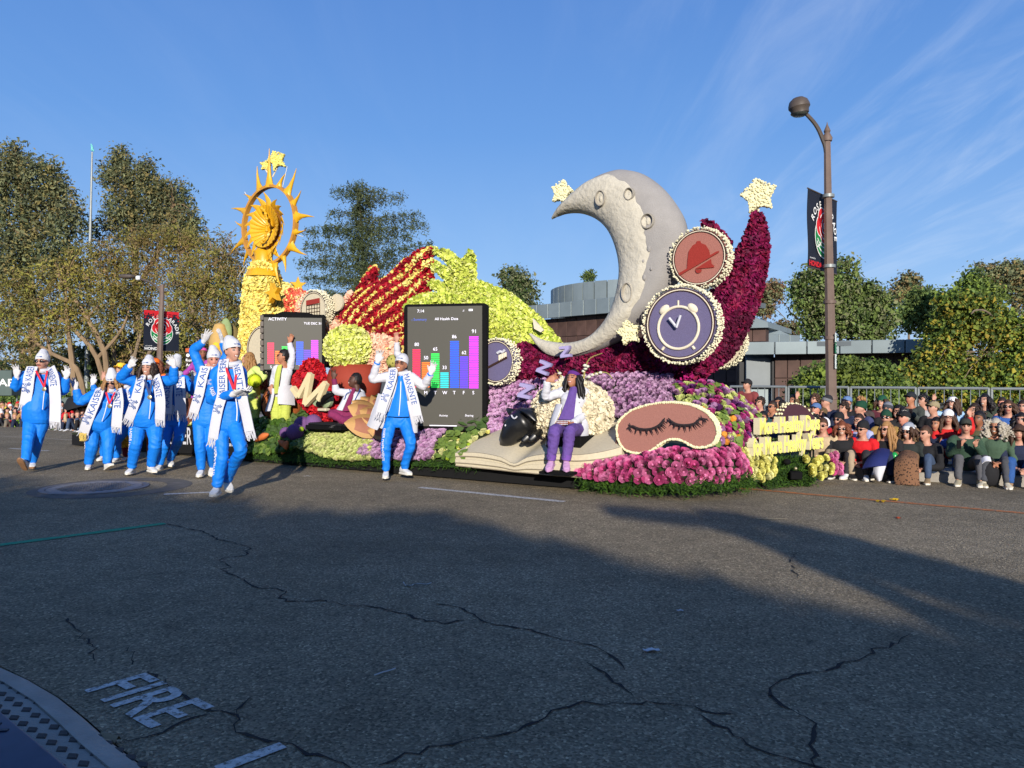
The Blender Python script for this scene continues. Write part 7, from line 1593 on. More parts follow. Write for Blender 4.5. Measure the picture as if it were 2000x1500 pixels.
ball('green_apple','small green apple between the purple balls',589,838,5,0.0,R_limef)
for i,(pp,lab)in enumerate((([(500,860),(515,852),(522,849)],'orange squash lying in the greens at the left'),([(546,862),(556,868),(560,864)],'orange squash left of the purple balls'),([(552,884),(558,872),(561,866)],'orange pepper hanging over the fern edge'))):
 P0=[fp(u,v,-.05)for u,v in pp];t=thing('squash',lab,'squash',Vector(P0[1]),'orange squashes in the greens');mb=MB();tube(mb,P0,[.03,.06,.03],9,sub=3,round_ends=True);mb.build('fruit',mat('squash_orange',(204,110,56),.6,.15),t)
t=thing('yoga_platform','low black padded platform under the cross legged rider','platform',fl(650,838,.3));mb=MB();box(mb,(fp(652,834,.42)),(0.80,0.5,0.07),(FA,FB,ZUP),0,.01);mb.build('board',M_blk,t);mb=MB();box(mb,fp(652,828,.42),(0.76,0.45,0.045),(FA,FB,ZUP),0,.02);mb.build('mat',cloth('black_mat',(26,26,27)),t)
M_lot=mat('lotus_tan',(190,150,98),.8,.15,3);M_lot2=mat('lotus_rose',(158,106,84),.8,.15,5)
t=thing('lotus_sculpture','tan and rose lotus flower with pointed petals beside the seated rider','sculpture',fl(745,835,.25));cl_=fp(752,815,.35)
for(tu,tv,bu,bv,wd,d)in((682,793,740,818,.30,.22),(675,826,745,836,.30,.05),(690,782,735,815,.24,.35),(707,774,742,812,.26,.4),(728,770,748,808,.24,.4),(752,768,756,808,.24,.42),(705,800,745,822,.26,.12),(720,840,760,842,.22,.02),(775,785,758,815,.24,.35)):
 a_,b_=fp(bu,bv,d+.1),fp(tu,tv,d);ax_=b_-a_;Ln=np.linalg.norm(ax_);ax_/=Ln;sx=np.cross(ax_,-FBn);sx/=np.linalg.norm(sx);nx=np.cross(sx,ax_);G=[]
 for q in np.linspace(0,1,9):
  wq=wd*(math.sin(math.pi*min(1,.18+.82*q))**.8)*.62;G.append([a_+ax_*Ln*q+sx*wq*x-nx*(.10*(1-x*x)*math.sin(math.pi*(.15+.85*q))-.03*q)for x in np.linspace(-1,1,7)])
 G=np.array(G);mb=grid_mb(G);mb.add((G+nx*.015).reshape(-1,3),[tuple(reversed(f))for f in[(j*7+i,j*7+i+1,(j+1)*7+i+1,(j+1)*7+i)for j in range(8)for i in range(6)]],np.array([1 if 2<=j<=5 and 1<=i<=4 else 0 for j in range(8)for i in range(6)]));mb.f[0]=(mb.f[0][0],np.array([1 if(2<=j<=5 and 1<=i<=3)else 0 for j in range(8)for i in range(6)]));mb.build('lotus_petal',[M_lot,M_lot2],t)
mb=MB();p_=[fp(735+i%5*5,800+i//5*4,.28)for i in range(15)];scatter(mb,np.array(p_),np.tile(-FBn,(15,1)),PETAL_V,PETAL_F,0.06,0,3);mb.build('stamens',M_gold2,t,kind='stuff')
t=thing('avocado_sculpture','tan avocado half with yellow stone standing at the rear of the float','sculpture',fl(428,690,1.0));mb=MB();c=fp(429,668,1.0);lathe(mb,[(.02,-.36),(.12,-.34),(.2,-.16),(.2,0),(.15,.2),(.1,.34),(.02,.38)],c,None,22);mb.build('half',mat('tan_skin',(196,160,96),.8,.15,5),t);mb=MB();ellipsoid(mb,c+np.array((.0,-.17,-.1)),(.08,.06,.1),None,14,10);mb.build('stone',M_gold2,t)
t=thing('cactus_pad','upright pale green leaf shape behind the grey bearded walker','sculpture',fl(452,690,1.1));mb=MB();ellipsoid(mb,fp(441,648,1.1),(.12,.07,.27),None,14,10);ellipsoid(mb,fp(454,664,1.3),(.15,.1,.3),None,14,10,1);mb.build('pad',[mat('pad_green',(140,158,108),.8,.15,5),mat('pad_brown',(120,104,62),.8,.2,5)],t)
t=thing('yellow_flower_bag','yellow flower covered bundle by the rear skirt behind the walkers','bundle',gnd(241,872));mb=MB();ellipsoid(mb,at(241,850,13.3),(.13,.1,.2),None,12,8);mb.build('core',M_gold2,t);petals(mb,'petals',[M_gold2],t,2500,.04,None,3)
t=thing('brown_cabinet','narrow reddish brown stand at the rear deck edge','stand',fl(375,846,.3));mb=MB();box(mb,fp(374,810,.3),(.14,.2,.62),(FA,FB,ZUP),0,.01);mb.build('box',mat('red_brown',(110,62,44),.8,.15),t)
t=thing('headphones','pale green headset sculpture with a dark band before the heart','sculpture',fl(628,795,.6));M_hp=mat('pale_green_shell',(150,166,132),.6,.1)
for u,v,r_,d in((637,780,.145,.55),(622,784,.10,.5)):mb=MB();c=fp(u,v,d);lathe(mb,[(.01,.07),(r_*.7,.07),(r_,.03),(r_,-.03),(r_*.6,-.06),(.01,-.06)],c,(V3(FA),np.array((0,0,1.0)),-FBn),20);mb.build('cushion',M_hp,t)
mb=MB();tube(mb,[fp(622,790,.42),fp(636,776,.36),fp(655,768,.4)],[.05,.05,.03],8,sub=3);mb.build('band',M_blk,t);mb=MB();box(mb,fp(632,800,.48),(.20,.1,.05),(FA,FB,ZUP),0,.01);mb.build('stand',M_beige,t)
# ================================================================== WALKERS IN BLUE
GW='walkers in blue tracksuits and white scarves'
def walker(label,J,Y,k,**kw):
 a=dict(top=M_blue,trousers=M_blue,shoes=M_shoe,sole=M_sole,glove=M_glove,group=GW,voxel=0.0095,hat=('beanie',M_beanie,M_beanie,0.6));a.update(kw)
 return person(label,J,k,**a)
Y=11.73
J=joints(Y,head=(82,707),neck=(81,726),sh0=(52,733),sh1=(108,735),el0=(29,758,.05),wr0=(33,736,.12),hd0=(31,712,.14),el1=(125,765,.05),wr1=(129,738,.12),hd1=(134,714,.14),hip0=(62,816),hip1=(84,816),kn0=(55,858,.22),an0=(50,902,.42),kn1=(72,860,.02),an1=(64,902,-.12))
J['toe0']=Vector((0.15,-0.75,0.62));J['tup0']=Vector((0,0.62,0.75));J['toe1']=Vector((0.5,-0.85,0))
F=walker('walker with dark sunglasses and moustache, both gloved hands raised, far left',J,Y,1.03,face=(0.12,-1,0.0),b=1.18,belly=0.07,glasses='sun',seed=1,smile=False,sole=M_solet)
scarf(F,[([(63,716,.10),(57,733,.17),(54,757,.21),(51,776,.20),(48,791,.18)],'KAISER',(0.36,0.02),0.52,True),([(97,720,.10),(104,738,.17),(107,765,.19),(108,794,.17),(107,824,.15)],'MANENTE',(0.05,0.4),None,False)],Y)
medal(F,(70,724),(86,756),(92,724),Y,0.215)
ribbon_line(F,'zip',[(86.5,764,.225),(84.5,783,.22),(83,800,.175)],Y,0.012,M_zip)
print_line(F,'leg_lettering','KAISER PERMANENTE',[(46,832,.13),(46.5,860,.22),(46.5,893,.40)],Y,0.03)
mb=MB();ellipsoid(mb,F['H']+np.array((0.004,0.103,-0.043))@F['A'],(0.028,0.008,0.006),F['A'],8,5);mb.build('moustache',HD,F['root'])
Y=11.86
J=joints(Y,head=(219,745,.06),neck=(214,763),sh0=(192,768),sh1=(234,767),el0=(155,785,.02),wr0=(149,760,.06),hd0=(142,741,.06),el1=(243,792,-.05),wr1=(240,812,.05),hd1=(238,828,.1),hip0=(180,832),hip1=(212,832),kn0=(180,868,.08),an0=(174,905,-.02),kn1=(212,868,.16),an1=(210,905,.18))
J['toe0']=Vector((0.35,-0.9,0));J['toe1']=Vector((0.72,-0.6,0.32));J['tup1']=Vector((-.2,.2,1))
F=walker('walker bowing her head, sunglasses and light brown hair, gold fringed scarf end',J,Y,0.97,face=(0.12,-0.9,-0.42),b=1.42,belly=0.10,fem=0.03,glasses='sun',hair=(HL,'long',0.20),seed=2)
scarf(F,[([(196,757,.10),(189,777,.26),(179,801,.30),(169,827,.27),(163,845,.22)],'KAISER',(0.56,0.08),0.72,True),([(229,762,.12),(231,784,.26),(229,810,.27),(227,834,.24)],'NENTE',(0.05,0.5),None,False)],Y)
medal(F,(207,766),(214,789),(224,766),Y,0.30)
ribbon_line(F,'zip',[(210,783,.32),(205,805,.31),(199,823,.26)],Y,0.012,M_zip)
print_line(F,'leg_lettering','PERMANENTE',[(166.5,856,.14),(167,876,.12),(169,900,.04)],Y,0.036)
mb=MB();rg=random.Random(5)
for i in range(16):
 p=V3(at(156+i*0.9,846+rg.uniform(-1,1),Y-.225));tube(mb,[p,p+np.array((-0.01+rg.uniform(-.02,.02),-.01,-0.06)),p+np.array((rg.uniform(-.03,.02),0,-0.115))],[0.008,0.005],5)
mb.build('gold_fringe',mat('gold_thread',(200,174,92),0.7,0.2),F['root'],kind='stuff')
Y=13.1
J=joints(Y,head=(243,741),neck=(243,757),sh0=(222,764),sh1=(263,764),el0=(190,776,.04),wr0=(181,751,.08),hd0=(184,730,.08),el1=(276,785),wr1=(270,800,.1),hd1=(266,812,.1),hip0=(228,822),hip1=(256,822),kn0=(205,858,.1),an0=(202,889,0),kn1=(228,862,.1),an1=(228,893,.05))
F=walker('walker mostly hidden behind the bowing woman, one gloved hand raised',J,Y,0.98,face=(-0.2,-1,0),b=1.1,hair=(HD,'bob',0.12),seed=3,skin_m=SK['tan'])
scarf(F,[([(230,756,.1),(228,780,.2),(226,805,.2),(224,826,.18)],None,None,None,False),([(255,756,.1),(258,780,.2),(258,805,.2),(258,830,.18)],'ENTE',(.1,.5),None,False)],Y)
Y=11.17
J=joints(Y,head=(289,719,.05),neck=(289,738),sh0=(264,744),sh1=(314,745),el0=(236,738,.12),wr0=(253,716,.22),hd0=(265,697,.26),el1=(339,743,.06),wr1=(340,716,.14),hd1=(332,693,.16),hip0=(270,824),hip1=(303,824),kn0=(265,866,.14),an0=(257,913,.0),kn1=(303,865,.16),an1=(295,910,.05))
J['toe0']=Vector((0.12,-1,0));J['toe1']=Vector((0.72,-0.7,0))
F=walker('woman walker with wavy dark brown hair and round silver medal, arms raised',J,Y,1.0,face=(0.05,-1,0.02),b=1.36,belly=0.08,fem=0.03,hair=(HD,'long',0.24),seed=4)
scarf(F,[([(276,734,.10),(271,757,.25),(265,781,.29),(257,804,.26),(251,819,.22)],'KAIS',(0.36,0.03),0.60,True),([(303,735,.10),(310,761,.25),(313,787,.27),(312,820,.22)],'NENTE',(0.10,0.52),None,False)],Y,0.165)
medal(F,(282,741),(292,772),(297,741),Y,0.275,cloth('medal_ribbon_navy',(58,70,110)))
ribbon_line(F,'zip',[(294,782,.31),(293,800,.29),(291,818,.24)],Y,0.012,M_zip)
print_line(F,'leg_lettering','KAISER PERMANENTE',[(256,836,.16),(254.5,862,.22),(252.5,885,.14),(253,907,.05)],Y,0.04)
Y=12.0
J=joints(Y,head=(336,716),neck=(341,735),sh0=(324,742),sh1=(362,742),el0=(318,770),wr0=(330,790,.12),hd0=(338,800,.14),el1=(377,766,-.05),wr1=(381,746,.1),hd1=(379,730,.14),hip0=(330,822),hip1=(354,822),kn0=(322,866,.16),an0=(312,906,.1),kn1=(349,858,.1),an1=(332,897,-.2))
J['toe0']=Vector((0.2,-1,0));J['toe1']=Vector((0.5,-0.8,-0.1))
F=walker('walker behind the wavy haired woman, dark skinned, white beanie, elbow out',J,Y,1.02,face=(-0.6,-0.8,0.12),b=1.05,hair=(HK,'short',0),seed=5,skin_m=SK['dark'],hat=('beanie',M_beanie,M_beanie,0.75))
scarf(F,[([(330,737,.1),(326,760,.19),(325,785,.19),(325,808,.17)],'KAISER',(0.8,0.1),None,True),([(350,738,.1),(351,765,.19),(352,789,.18),(353,810,.16)],'NENTE',(0.02,0.45),None,False)],Y)
Y=10.94
J=joints(Y,head=(418,703),neck=(408,722),sh0=(392,722),sh1=(428,726),el0=(378,684,.04),wr0=(397,667,.1),hd0=(410,643,.12),el1=(444,690,-.02),wr1=(435,668,.06),hd1=(427,642,.1),hip0=(391,818),hip1=(414,818),kn0=(391,866,.08),an0=(393,917,.02),kn1=(413,866,.02),an1=(414,911,-.22))
J['toe0']=Vector((0.2,-1,0));J['toe1']=Vector((0.3,-0.9,-0.2))
F=walker('older walker with grey beard clapping both hands above his head',J,Y,1.04,face=(0.35,-0.9,-0.12),b=1.08,seed=6,skin_m=SK['pink'],beard=HG,hands={'0':((0.7,-0.7,0),-1,0.1),'1':((-0.7,-0.7,0),1,0.1)},hair=(HG,'short',0))
scarf(F,[([(402,716,.12),(395,738,.2),(389,768,.21),(381,795,.18),(378,806,.16)],'KAIS',(0.40,0.05),0.60,True),([(426,724,.1),(430,745,.16),(430,775,.16),(428,800,.15)],None,None,None,False)],Y,0.15)
Y=8.94
J=joints(Y,head=(455,686),neck=(449,715),sh0=(424,728,.0),sh1=(469,727,.04),el0=(411,780,.02),wr0=(457,769,.26),hd0=(486,758,.30),el1=(474,775,.06),wr1=(462,770,.22),hd1=(488,764,.24),hip0=(431,826),hip1=(456,826),kn0=(434,888,.10),an0=(423,951,.08),kn1=(470,878,.20),an1=(443,937,-.22))
J['toe0']=Vector((0.12,-1,0.0));J['toe1']=Vector((0.5,-0.8,-0.25));J['tup1']=Vector((0,-.25,1))
F=walker('front walker clapping gloved hands, looking right, white beanie, red medal ribbon',J,Y,1.05,face=(0.72,-0.68,0.02),b=1.0,seed=7,hands={'0':((0.2,-0.3,-1),1,0.2),'1':((0.0,0.4,0.9),1,0.3)},skin_m=SK['light'],hair=(HD,'short',0),hat=('beanie',M_beanie,M_beanie,0.35),voxel=0.009)
scarf(F,[([(438,702,.06),(434,731,.18),(434,768,.19),(426,798,.19),(420,829,.17),(416,856,.14)],'KAISER PERM',(0.46,0.0),0.60,True),([(463,713,.12),(468,738,.19),(474,780,.17),(481,812,.13),(487,842,.1)],'NENTE',(0.02,0.42),None,False)],Y,0.125)
medal(F,(441,718),(457,762),(463,720),Y,0.20)
ribbon_line(F,'zip',[(460,776,.19),(463,800,.185),(462,822,.17)],Y,0.012,M_zip)
print_line(F,'leg_lettering','PERMANENTE',[(422,872,.15),(421.5,900,.16),(419,930,.14)],Y,0.045)
print_line(F,'sleeve_lettering','KAISER PERM',[(413,756,.10),(416,767,.13),(424,776,.16),(437,775,.22)],Y,0.05)
mb=MB();c=V3(at(411,746,Y-.09));emblem(mb,c,np.array((1.0,0,0)),np.array((0,0,1.0)),0.035,np.array((0,-1.0,0)));mb.build('sleeve_emblem',M_white,F['root'])
Y=10.66
J=joints(Y,head=(783,712,.06),neck=(780,731),sh0=(758,736),sh1=(803,738),el0=(728,740,.02),wr0=(737,708,.10),hd0=(743,681,.12),el1=(828,754,.0),wr1=(841,730,.10),hd1=(850,703,.12),hip0=(763,820),hip1=(790,820),kn0=(754,868,.12),an0=(754,920,.06),kn1=(802,866,.16),an1=(789,914,-.02))
J['toe0']=Vector((0.1,-1,0.0));J['toe1']=Vector((0.62,-0.75,0.0))
M_coat=cloth('white_coat',(206,206,212),0.75,0.05,0.15)
F=walker('smiling walker in long white coat over blue, arms spread before the tablet',J,Y,1.0,face=(-0.12,-1,0.12),up=(0.14,0,1),b=0.98,seed=8,top=M_coat,fit=1.06,glasses='clear',skin_m=SK['tan'],hat=('beanie',M_beanie,M_beanie,0.1),hem=0.18,rough=0.010)
def E(pts):return[V3(at(690+x*.1933,660+y*.1933,Y-dz))for x,y,dz in pts]
root=F['root']
mb=MB();strip(mb,E([(452,385,.14),(430,520,.175),(385,660,.185),(345,790,.16)]),E([(505,385,.14),(530,540,.175),(556,680,.18),(562,795,.155)]),0.012,0,3,0.035,5);mb.build('tracksuit_front',M_blue,root)
mb=MB();strip(mb,E([(250,560,.05),(200,720,.06),(136,880,.0)]),E([(390,600,.18),(320,780,.19),(238,932,.12)]),0.012,0,4,0.03,5);strip(mb,E([(300,780,.1),(280,860,.08),(255,905,.05)]),E([(335,780,.12),(312,860,.1),(298,920,.07)]),0.01,0,3)
strip(mb,E([(545,640,.19),(580,800,.17),(618,962,.1)]),E([(640,600,.05),(665,780,.04),(640,945,.0)]),0.012,0,4,0.03,5)
strip(mb,E([(250,600,-.12),(180,760,-.14),(160,880,-.12)]),E([(640,600,-.12),(655,800,-.14),(635,930,-.12)]),0.012,0,4,0.0,5);mb.build('coat_tails',M_coat,root)
for s_ in('0','1'):
 mb=MB();el,wr=V3(J['el'+s_]),V3(J['wr'+s_]);tube(mb,[lerp(el,wr,0.80),lerp(el,wr,1.0)],[0.047,0.045],12);mb.build('sleeve_cuff',M_blue,root)
mb=MB();strip(mb,E([(450,350,.12),(462,380,.15),(475,400,.165)]),E([(510,350,.12),(500,380,.15),(480,400,.165)]),0.012,0,2,0.02);mb.build('undershirt',M_white,root)
scarf(F,[([(768,719,.12),(766,737,.22),(759,760,.235),(750,784,.235),(743,806,.23)],'KAISER',(0.50,0.06),0.68,True),([(793,727,.12),(800,753,.21),(809,784,.215),(815,812,.19)],'MANENTE',(0.08,0.72),None,False)],Y,0.145)
ribbon_line(F,'zip',E([])and[]or[(783,745,.222),(782,775,.23),(779,812,.205)],Y,0.011,M_zip)
print_line(F,'leg_lettering','KAISER PERMANENTE',[(751.5,836,.13),(748,868,.19),(749,901,.14)],Y,0.034)
Y=13.4
J=joints(Y,head=(303,714),neck=(304,732),sh0=(286,738),sh1=(322,738),el0=(280,765),wr0=(284,785),el1=(330,765),wr1=(326,785),hip0=(294,812),hip1=(314,812),kn0=(294,850),an0=(294,893),kn1=(314,850),an1=(314,893))
person('costumed rider with an orange cap and red hair behind the walkers',J,1.0,face=(0.3,-1,0),top=cloth('orange_cloth',(232,116,40)),trousers=cloth('orange_trousers',(180,84,36)),hair=(HR,'long',0.18),hat=('cap',cloth('orange_cap',(244,110,24))),shoes=M_shoe,voxel=0.014,seed=20)
J=joints(Y,head=(236,722),neck=(236,738),sh0=(220,746),sh1=(252,746),el0=(206,760),wr0=(201,742,.05),hd0=(203,727,.05),el1=(258,770),wr1=(254,790),hip0=(226,818),hip1=(246,818),kn0=(226,856),an0=(226,893),kn1=(246,856),an1=(246,893))
person('rider with a yellow cap and bare raised hand behind the bowing walker',J,0.95,face=(-0.2,-1,0),top=cloth('yellow_cloth',(236,190,60)),trousers=cloth('dark_red_trousers',(120,24,34)),hair=(HB,'bob',0.12),hat=('cap',cloth('yellow_cap',(244,196,60))),shoes=M_shoe,voxel=0.014,seed=21)
# ================================================================== RIDERS ON THE FLOAT
M_purp=cloth('purple_velour',(98,72,142),.85,.2,.5);M_purd=cloth('purple_band',(92,42,122));M_slip=cloth('pink_slipper',(196,150,190),.95,.1,.6);M_lime_c=cloth('lime_cloth',(190,200,92));M_limel=cloth('pale_lime_cloth',(206,226,130));M_mar=cloth('maroon_cloth',(128,40,84));M_shk=mat('black_shoe',(28,27,28),.5,.1)
Y=10.0
J=joints(Y,head=(1119,741,.04),neck=(1121,762),sh0=(1098,766),sh1=(1142,766),el0=(1066,776,.08),wr0=(1069,744,.18),hd0=(1090,733,.2),el1=(1147,806,.02),wr1=(1119,827,.30),hd1=(1098,829,.34),hip0=(1098,838,.10),hip1=(1128,838,.10),kn0=(1083,842,.60),an0=(1076,899,.62),kn1=(1113,842,.62),an1=(1106,899,.64))
J['toe0']=Vector((-.25,-.9,-.2));J['toe1']=Vector((-.05,-.95,-.2))
F=person('woman in purple velour and white coat sitting by the sheep, waving, long black hair',J,.96,face=(-.5,-.8,.22),fem=.04,skin_m=SK['tan'],voxel=.008,top=M_coat,trousers=M_purp,hair=(HK,'long',.34),hat=('visor',M_purd),hands={'0':((.1,-1,.3),1,.3),'1':((0,.3,1),-1,.3)},hem=-.02,seed=30,legfit=1.08,rough=.01)
root=F['root']
def E8(pts):return[V3(at(980+x*.16,700+y*.16,Y-dz))for x,y,dz in pts]
mb=MB();strip(mb,E8([(835,355,.12),(790,500,.19),(740,640,.21),(690,745,.22)]),E8([(925,355,.12),(905,500,.19),(890,640,.21),(880,750,.22)]),.012,0,3,.03,5);mb.build('velour_top',M_purp,root)
mb=MB();strip(mb,E8([(1010,620,.05),(990,800,.22),(975,950,.22),(982,1110,.16)]),E8([(1085,560,-.02),(1075,780,.02),(1065,950,.02),(1080,1050,.0)]),.014,0,3,.03,4);strip(mb,E8([(660,560,.05),(600,740,.1),(570,900,.05),(530,1060,.0)]),E8([(730,560,.2),(670,720,.24),(620,830,.2),(570,1050,.1)]),.014,0,3,.02,4);mb.build('coat_tails',M_coat,root)
for s_ in('0','1'):
 shoe(root,J['an'+s_]+Vector((0,0,.0)),J['toe'+s_],1.02,M_slip,M_slip)
 mb=MB();kn,an=V3(J['kn'+s_]),V3(J['an'+s_]);tube(mb,[lerp(kn,an,.82),lerp(kn,an,1.0)],[.064,.055],12);mb.build('trouser_cuff',cloth('purple_rib',(112,74,158)),root)
mb=MB();c=V3(J['wr1']);tube(mb,[c-np.array((-.02,0,0)),c+np.array((.012,0,0))],.04,10);mb.build('wrist_band',M_white,root)
t=thing('beaded_pouch','small brown pouch with white beads in the seated woman hands','pouch',at(1097,826,Y-.42));mb=MB();ellipsoid(mb,at(1098,826,Y-.40),(.085,.03,.035),None,12,8);mb.build('pouch',cloth('brown_pouch',(140,70,50)),t);mb=MB()
for i in range(24):ellipsoid(mb,at(1088+i%8*2.8,822+i//8*3.4,Y-.432),.008,None,6,4)
mb.build('beads',M_white,t,kind='stuff')
t=thing('low_stool','dark low seat under the woman in purple','seat',at(1115,890,Y));mb=MB();box(mb,at(1118,862,Y-.05),(.5,.5,.16),(FA,FB,ZUP),0,.01);mb.build('seat',M_blk,t)
t=thing('foot_step','thin dark step with pale pads under the slippers','step',at(1090,922,Y-.4));mb=MB();box(mb,at(1090,923,Y-.62),(.42,.22,.03),(FA,FB,ZUP),0,.004);mb.build('board',M_blk,t)
Y=13.9
J=joints(Y,head=(484,701),neck=(490,716),sh0=(484,722,-.1),sh1=(500,722,.12),el0=(472,745,.05),wr0=(484,752,.16),hd0=(496,750,.2),el1=(517,733,.16),wr1=(506,749,.22),hd1=(496,748,.24),hip0=(482,780,-.02),hip1=(498,780,.08),kn0=(482,812,-.02),an0=(482,838,-.02),kn1=(499,812,.08),an1=(499,838,.08))
F=person('woman in lime tunic with long light brown hair holding a lime ball',J,.95,face=(-.85,-.35,.42),fem=.04,top=M_limel,trousers=M_lime_c,hair=(HL,'long',.30),shoes=M_shoe,voxel=.011,seed=31,hem=-.1,smile=False)
mb=MB();tube(mb,[at(490,735,Y),at(490,765,Y),at(489,804,Y-.02)],[.15,.17,.21],14,flat=(1,.8));mb.build('tunic',M_lime_c,F['root'])
t=thing('lime_ball','lime basketball held by the lime dressed woman','ball',at(497,744,Y-.32));c=V3(at(497,744,Y-.32));mb=MB();ellipsoid(mb,c,.125,None,16,10);mb.build('sphere',mat('lime_ball_skin',(196,212,40),.6,.1),t);seams(t,c,.126)
Y=13.55
J=joints(Y,head=(553,697,.03),neck=(553,716),sh0=(540,720,.02),sh1=(567,717,-.02),el0=(534,744,.02),wr0=(531,753,.16),hd0=(528,764,.18),el1=(571,692,0),wr1=(565,669,.02),hd1=(572,652,.04),hip0=(539,770),hip1=(558,770),kn0=(539,812,.03),an0=(538,850),kn1=(557,812,.02),an1=(554,848))
J['toe0']=Vector((-.5,-.8,0));J['toe1']=Vector((-.4,-.9,0))
F=person('man in lime scrubs and white coat raising one arm, looking left',J,1.0,face=(-.92,-.35,.1),top=M_coat,trousers=M_lime_c,hair=(HK,'short',0),glasses='clear',shoes=M_lime_c,voxel=.010,seed=32,skin_m=SK['tan'],hem=-.12,legfit=1.2,smile=False)
def E3(pts):return[V3(at(380+x*.1733,620+y*.1733,Y-dz))for x,y,dz in pts]
mb=MB();strip(mb,E3([(928,560,.13),(905,650,.19),(895,760,.2),(890,855,.18)]),E3([(985,530,.13),(965,650,.2),(950,760,.2),(945,855,.18)]),.012,0,3,.03,4);mb.build('scrub_top',M_lime_c,F['root'])
mb=MB();strip(mb,E3([(945,780,.19),(940,880,.2),(938,975,.2)]),E3([(1105,760,.0),(1125,880,.0),(1132,990,.0)]),.012,0,3,.04,5);strip(mb,E3([(870,800,.16),(830,940,.12),(795,1058,.08)]),E3([(905,800,.2),(880,940,.2),(850,1055,.16)]),.012,0,3,.02,3);mb.build('coat_tails',M_coat,F['root'])
Y=12.5
J=joints(Y,head=(693,744),neck=(697,763),sh0=(683,768,.1),sh1=(703,768,-.12),el0=(657,765,.16),wr0=(652,740,.2),hd0=(651,717,.22),el1=(716,792,0),wr1=(705,806,.16),hd1=(698,812,.2),hip0=(686,812,.06),hip1=(700,812,-.06),kn0=(646,808,.2),an0=(672,822,.3),kn1=(690,820,.34),an1=(664,824,.26))
J['toe0']=Vector((.8,-.5,-.1));J['toe1']=Vector((-.8,-.4,-.1))
F=person('cross legged rider in maroon and white coat waving beside the lotus',J,.98,face=(-.9,-.35,.25),top=M_coat,sleeve=.55,trousers=M_mar,hair=(HK,'short',0),shoes=M_shk,sole=M_shk,voxel=.009,seed=33,skin_m=SK['dark'],hem=-.02)
def E7(pts):return[V3(at(600+x*.1066,690+y*.1066,Y-dz))for x,y,dz in pts]
mb=MB();strip(mb,E7([(810,650,.1),(750,800,.18),(690,940,.2),(650,1060,.2)]),E7([(890,650,.1),(840,800,.18),(790,940,.2),(770,1060,.2)]),.012,0,3,.03,4);el,wr=V3(J['el0']),V3(J['wr0']);tube(mb,[lerp(el,wr,.35),lerp(el,wr,1)],[.046,.04],10);mb.build('maroon_top',M_mar,F['root'])
mb=MB();strip(mb,E7([(660,800,.15),(600,920,.16),(525,1035,.15)]),E7([(760,760,.19),(700,900,.22),(640,1050,.22)]),.012,0,3,.02,4);mb.build('coat_tails',M_coat,F['root'])
t=thing('stethoscope','dark stethoscope hanging on the waving rider coat','stethoscope',at(684,770,Y-.2));mb=MB();tube(mb,E7([(770,660,.18),(790,700,.22),(720,740,.225),(690,830,.225),(670,840,.225)]),.006,5,sub=3);tube(mb,E7([(970,650,.08),(930,740,.15),(870,860,.2)]),.006,5,sub=3);mb.build('tube',M_logo,t)
Y=12.6
J=joints(Y,head=(812,690),neck=(812,708),sh0=(796,714),sh1=(828,714),el0=(776,690,.0),wr0=(775,668,.05),hd0=(774,650,.06),el1=(832,745),wr1=(830,770),hip0=(804,770),hip1=(822,770),kn0=(804,810),an0=(804,845),kn1=(822,810),an1=(822,845))
person('white coated rider hidden behind the tablet, waving one bare hand',J,.95,top=M_coat,trousers=M_lime_c,hair=(HD,'short',0),shoes=M_shoe,voxel=.012,seed=34)
Y=16.2
M_vio=cloth('violet_suit',(166,66,160),.6);J=joints(Y,head=(396,690),neck=(394,704),sh0=(382,710),sh1=(406,710),el0=(368,724),wr0=(352,736),hd0=(343,742),el1=(410,728),wr1=(408,742),hip0=(384,756),hip1=(402,756),kn0=(378,796,.1),an0=(376,830),kn1=(400,796),an1=(400,830))
F=person('rider in a violet bodysuit with pink visor at the rear of the float',J,1.0,face=(.4,-.9,.1),top=M_vio,trousers=M_vio,hair=(HK,'short',0),hat=('visor',cloth('pink_visor',(226,80,160))),shoes=M_vio,voxel=.013,seed=35,skin_m=SK['brown'],smile=False)
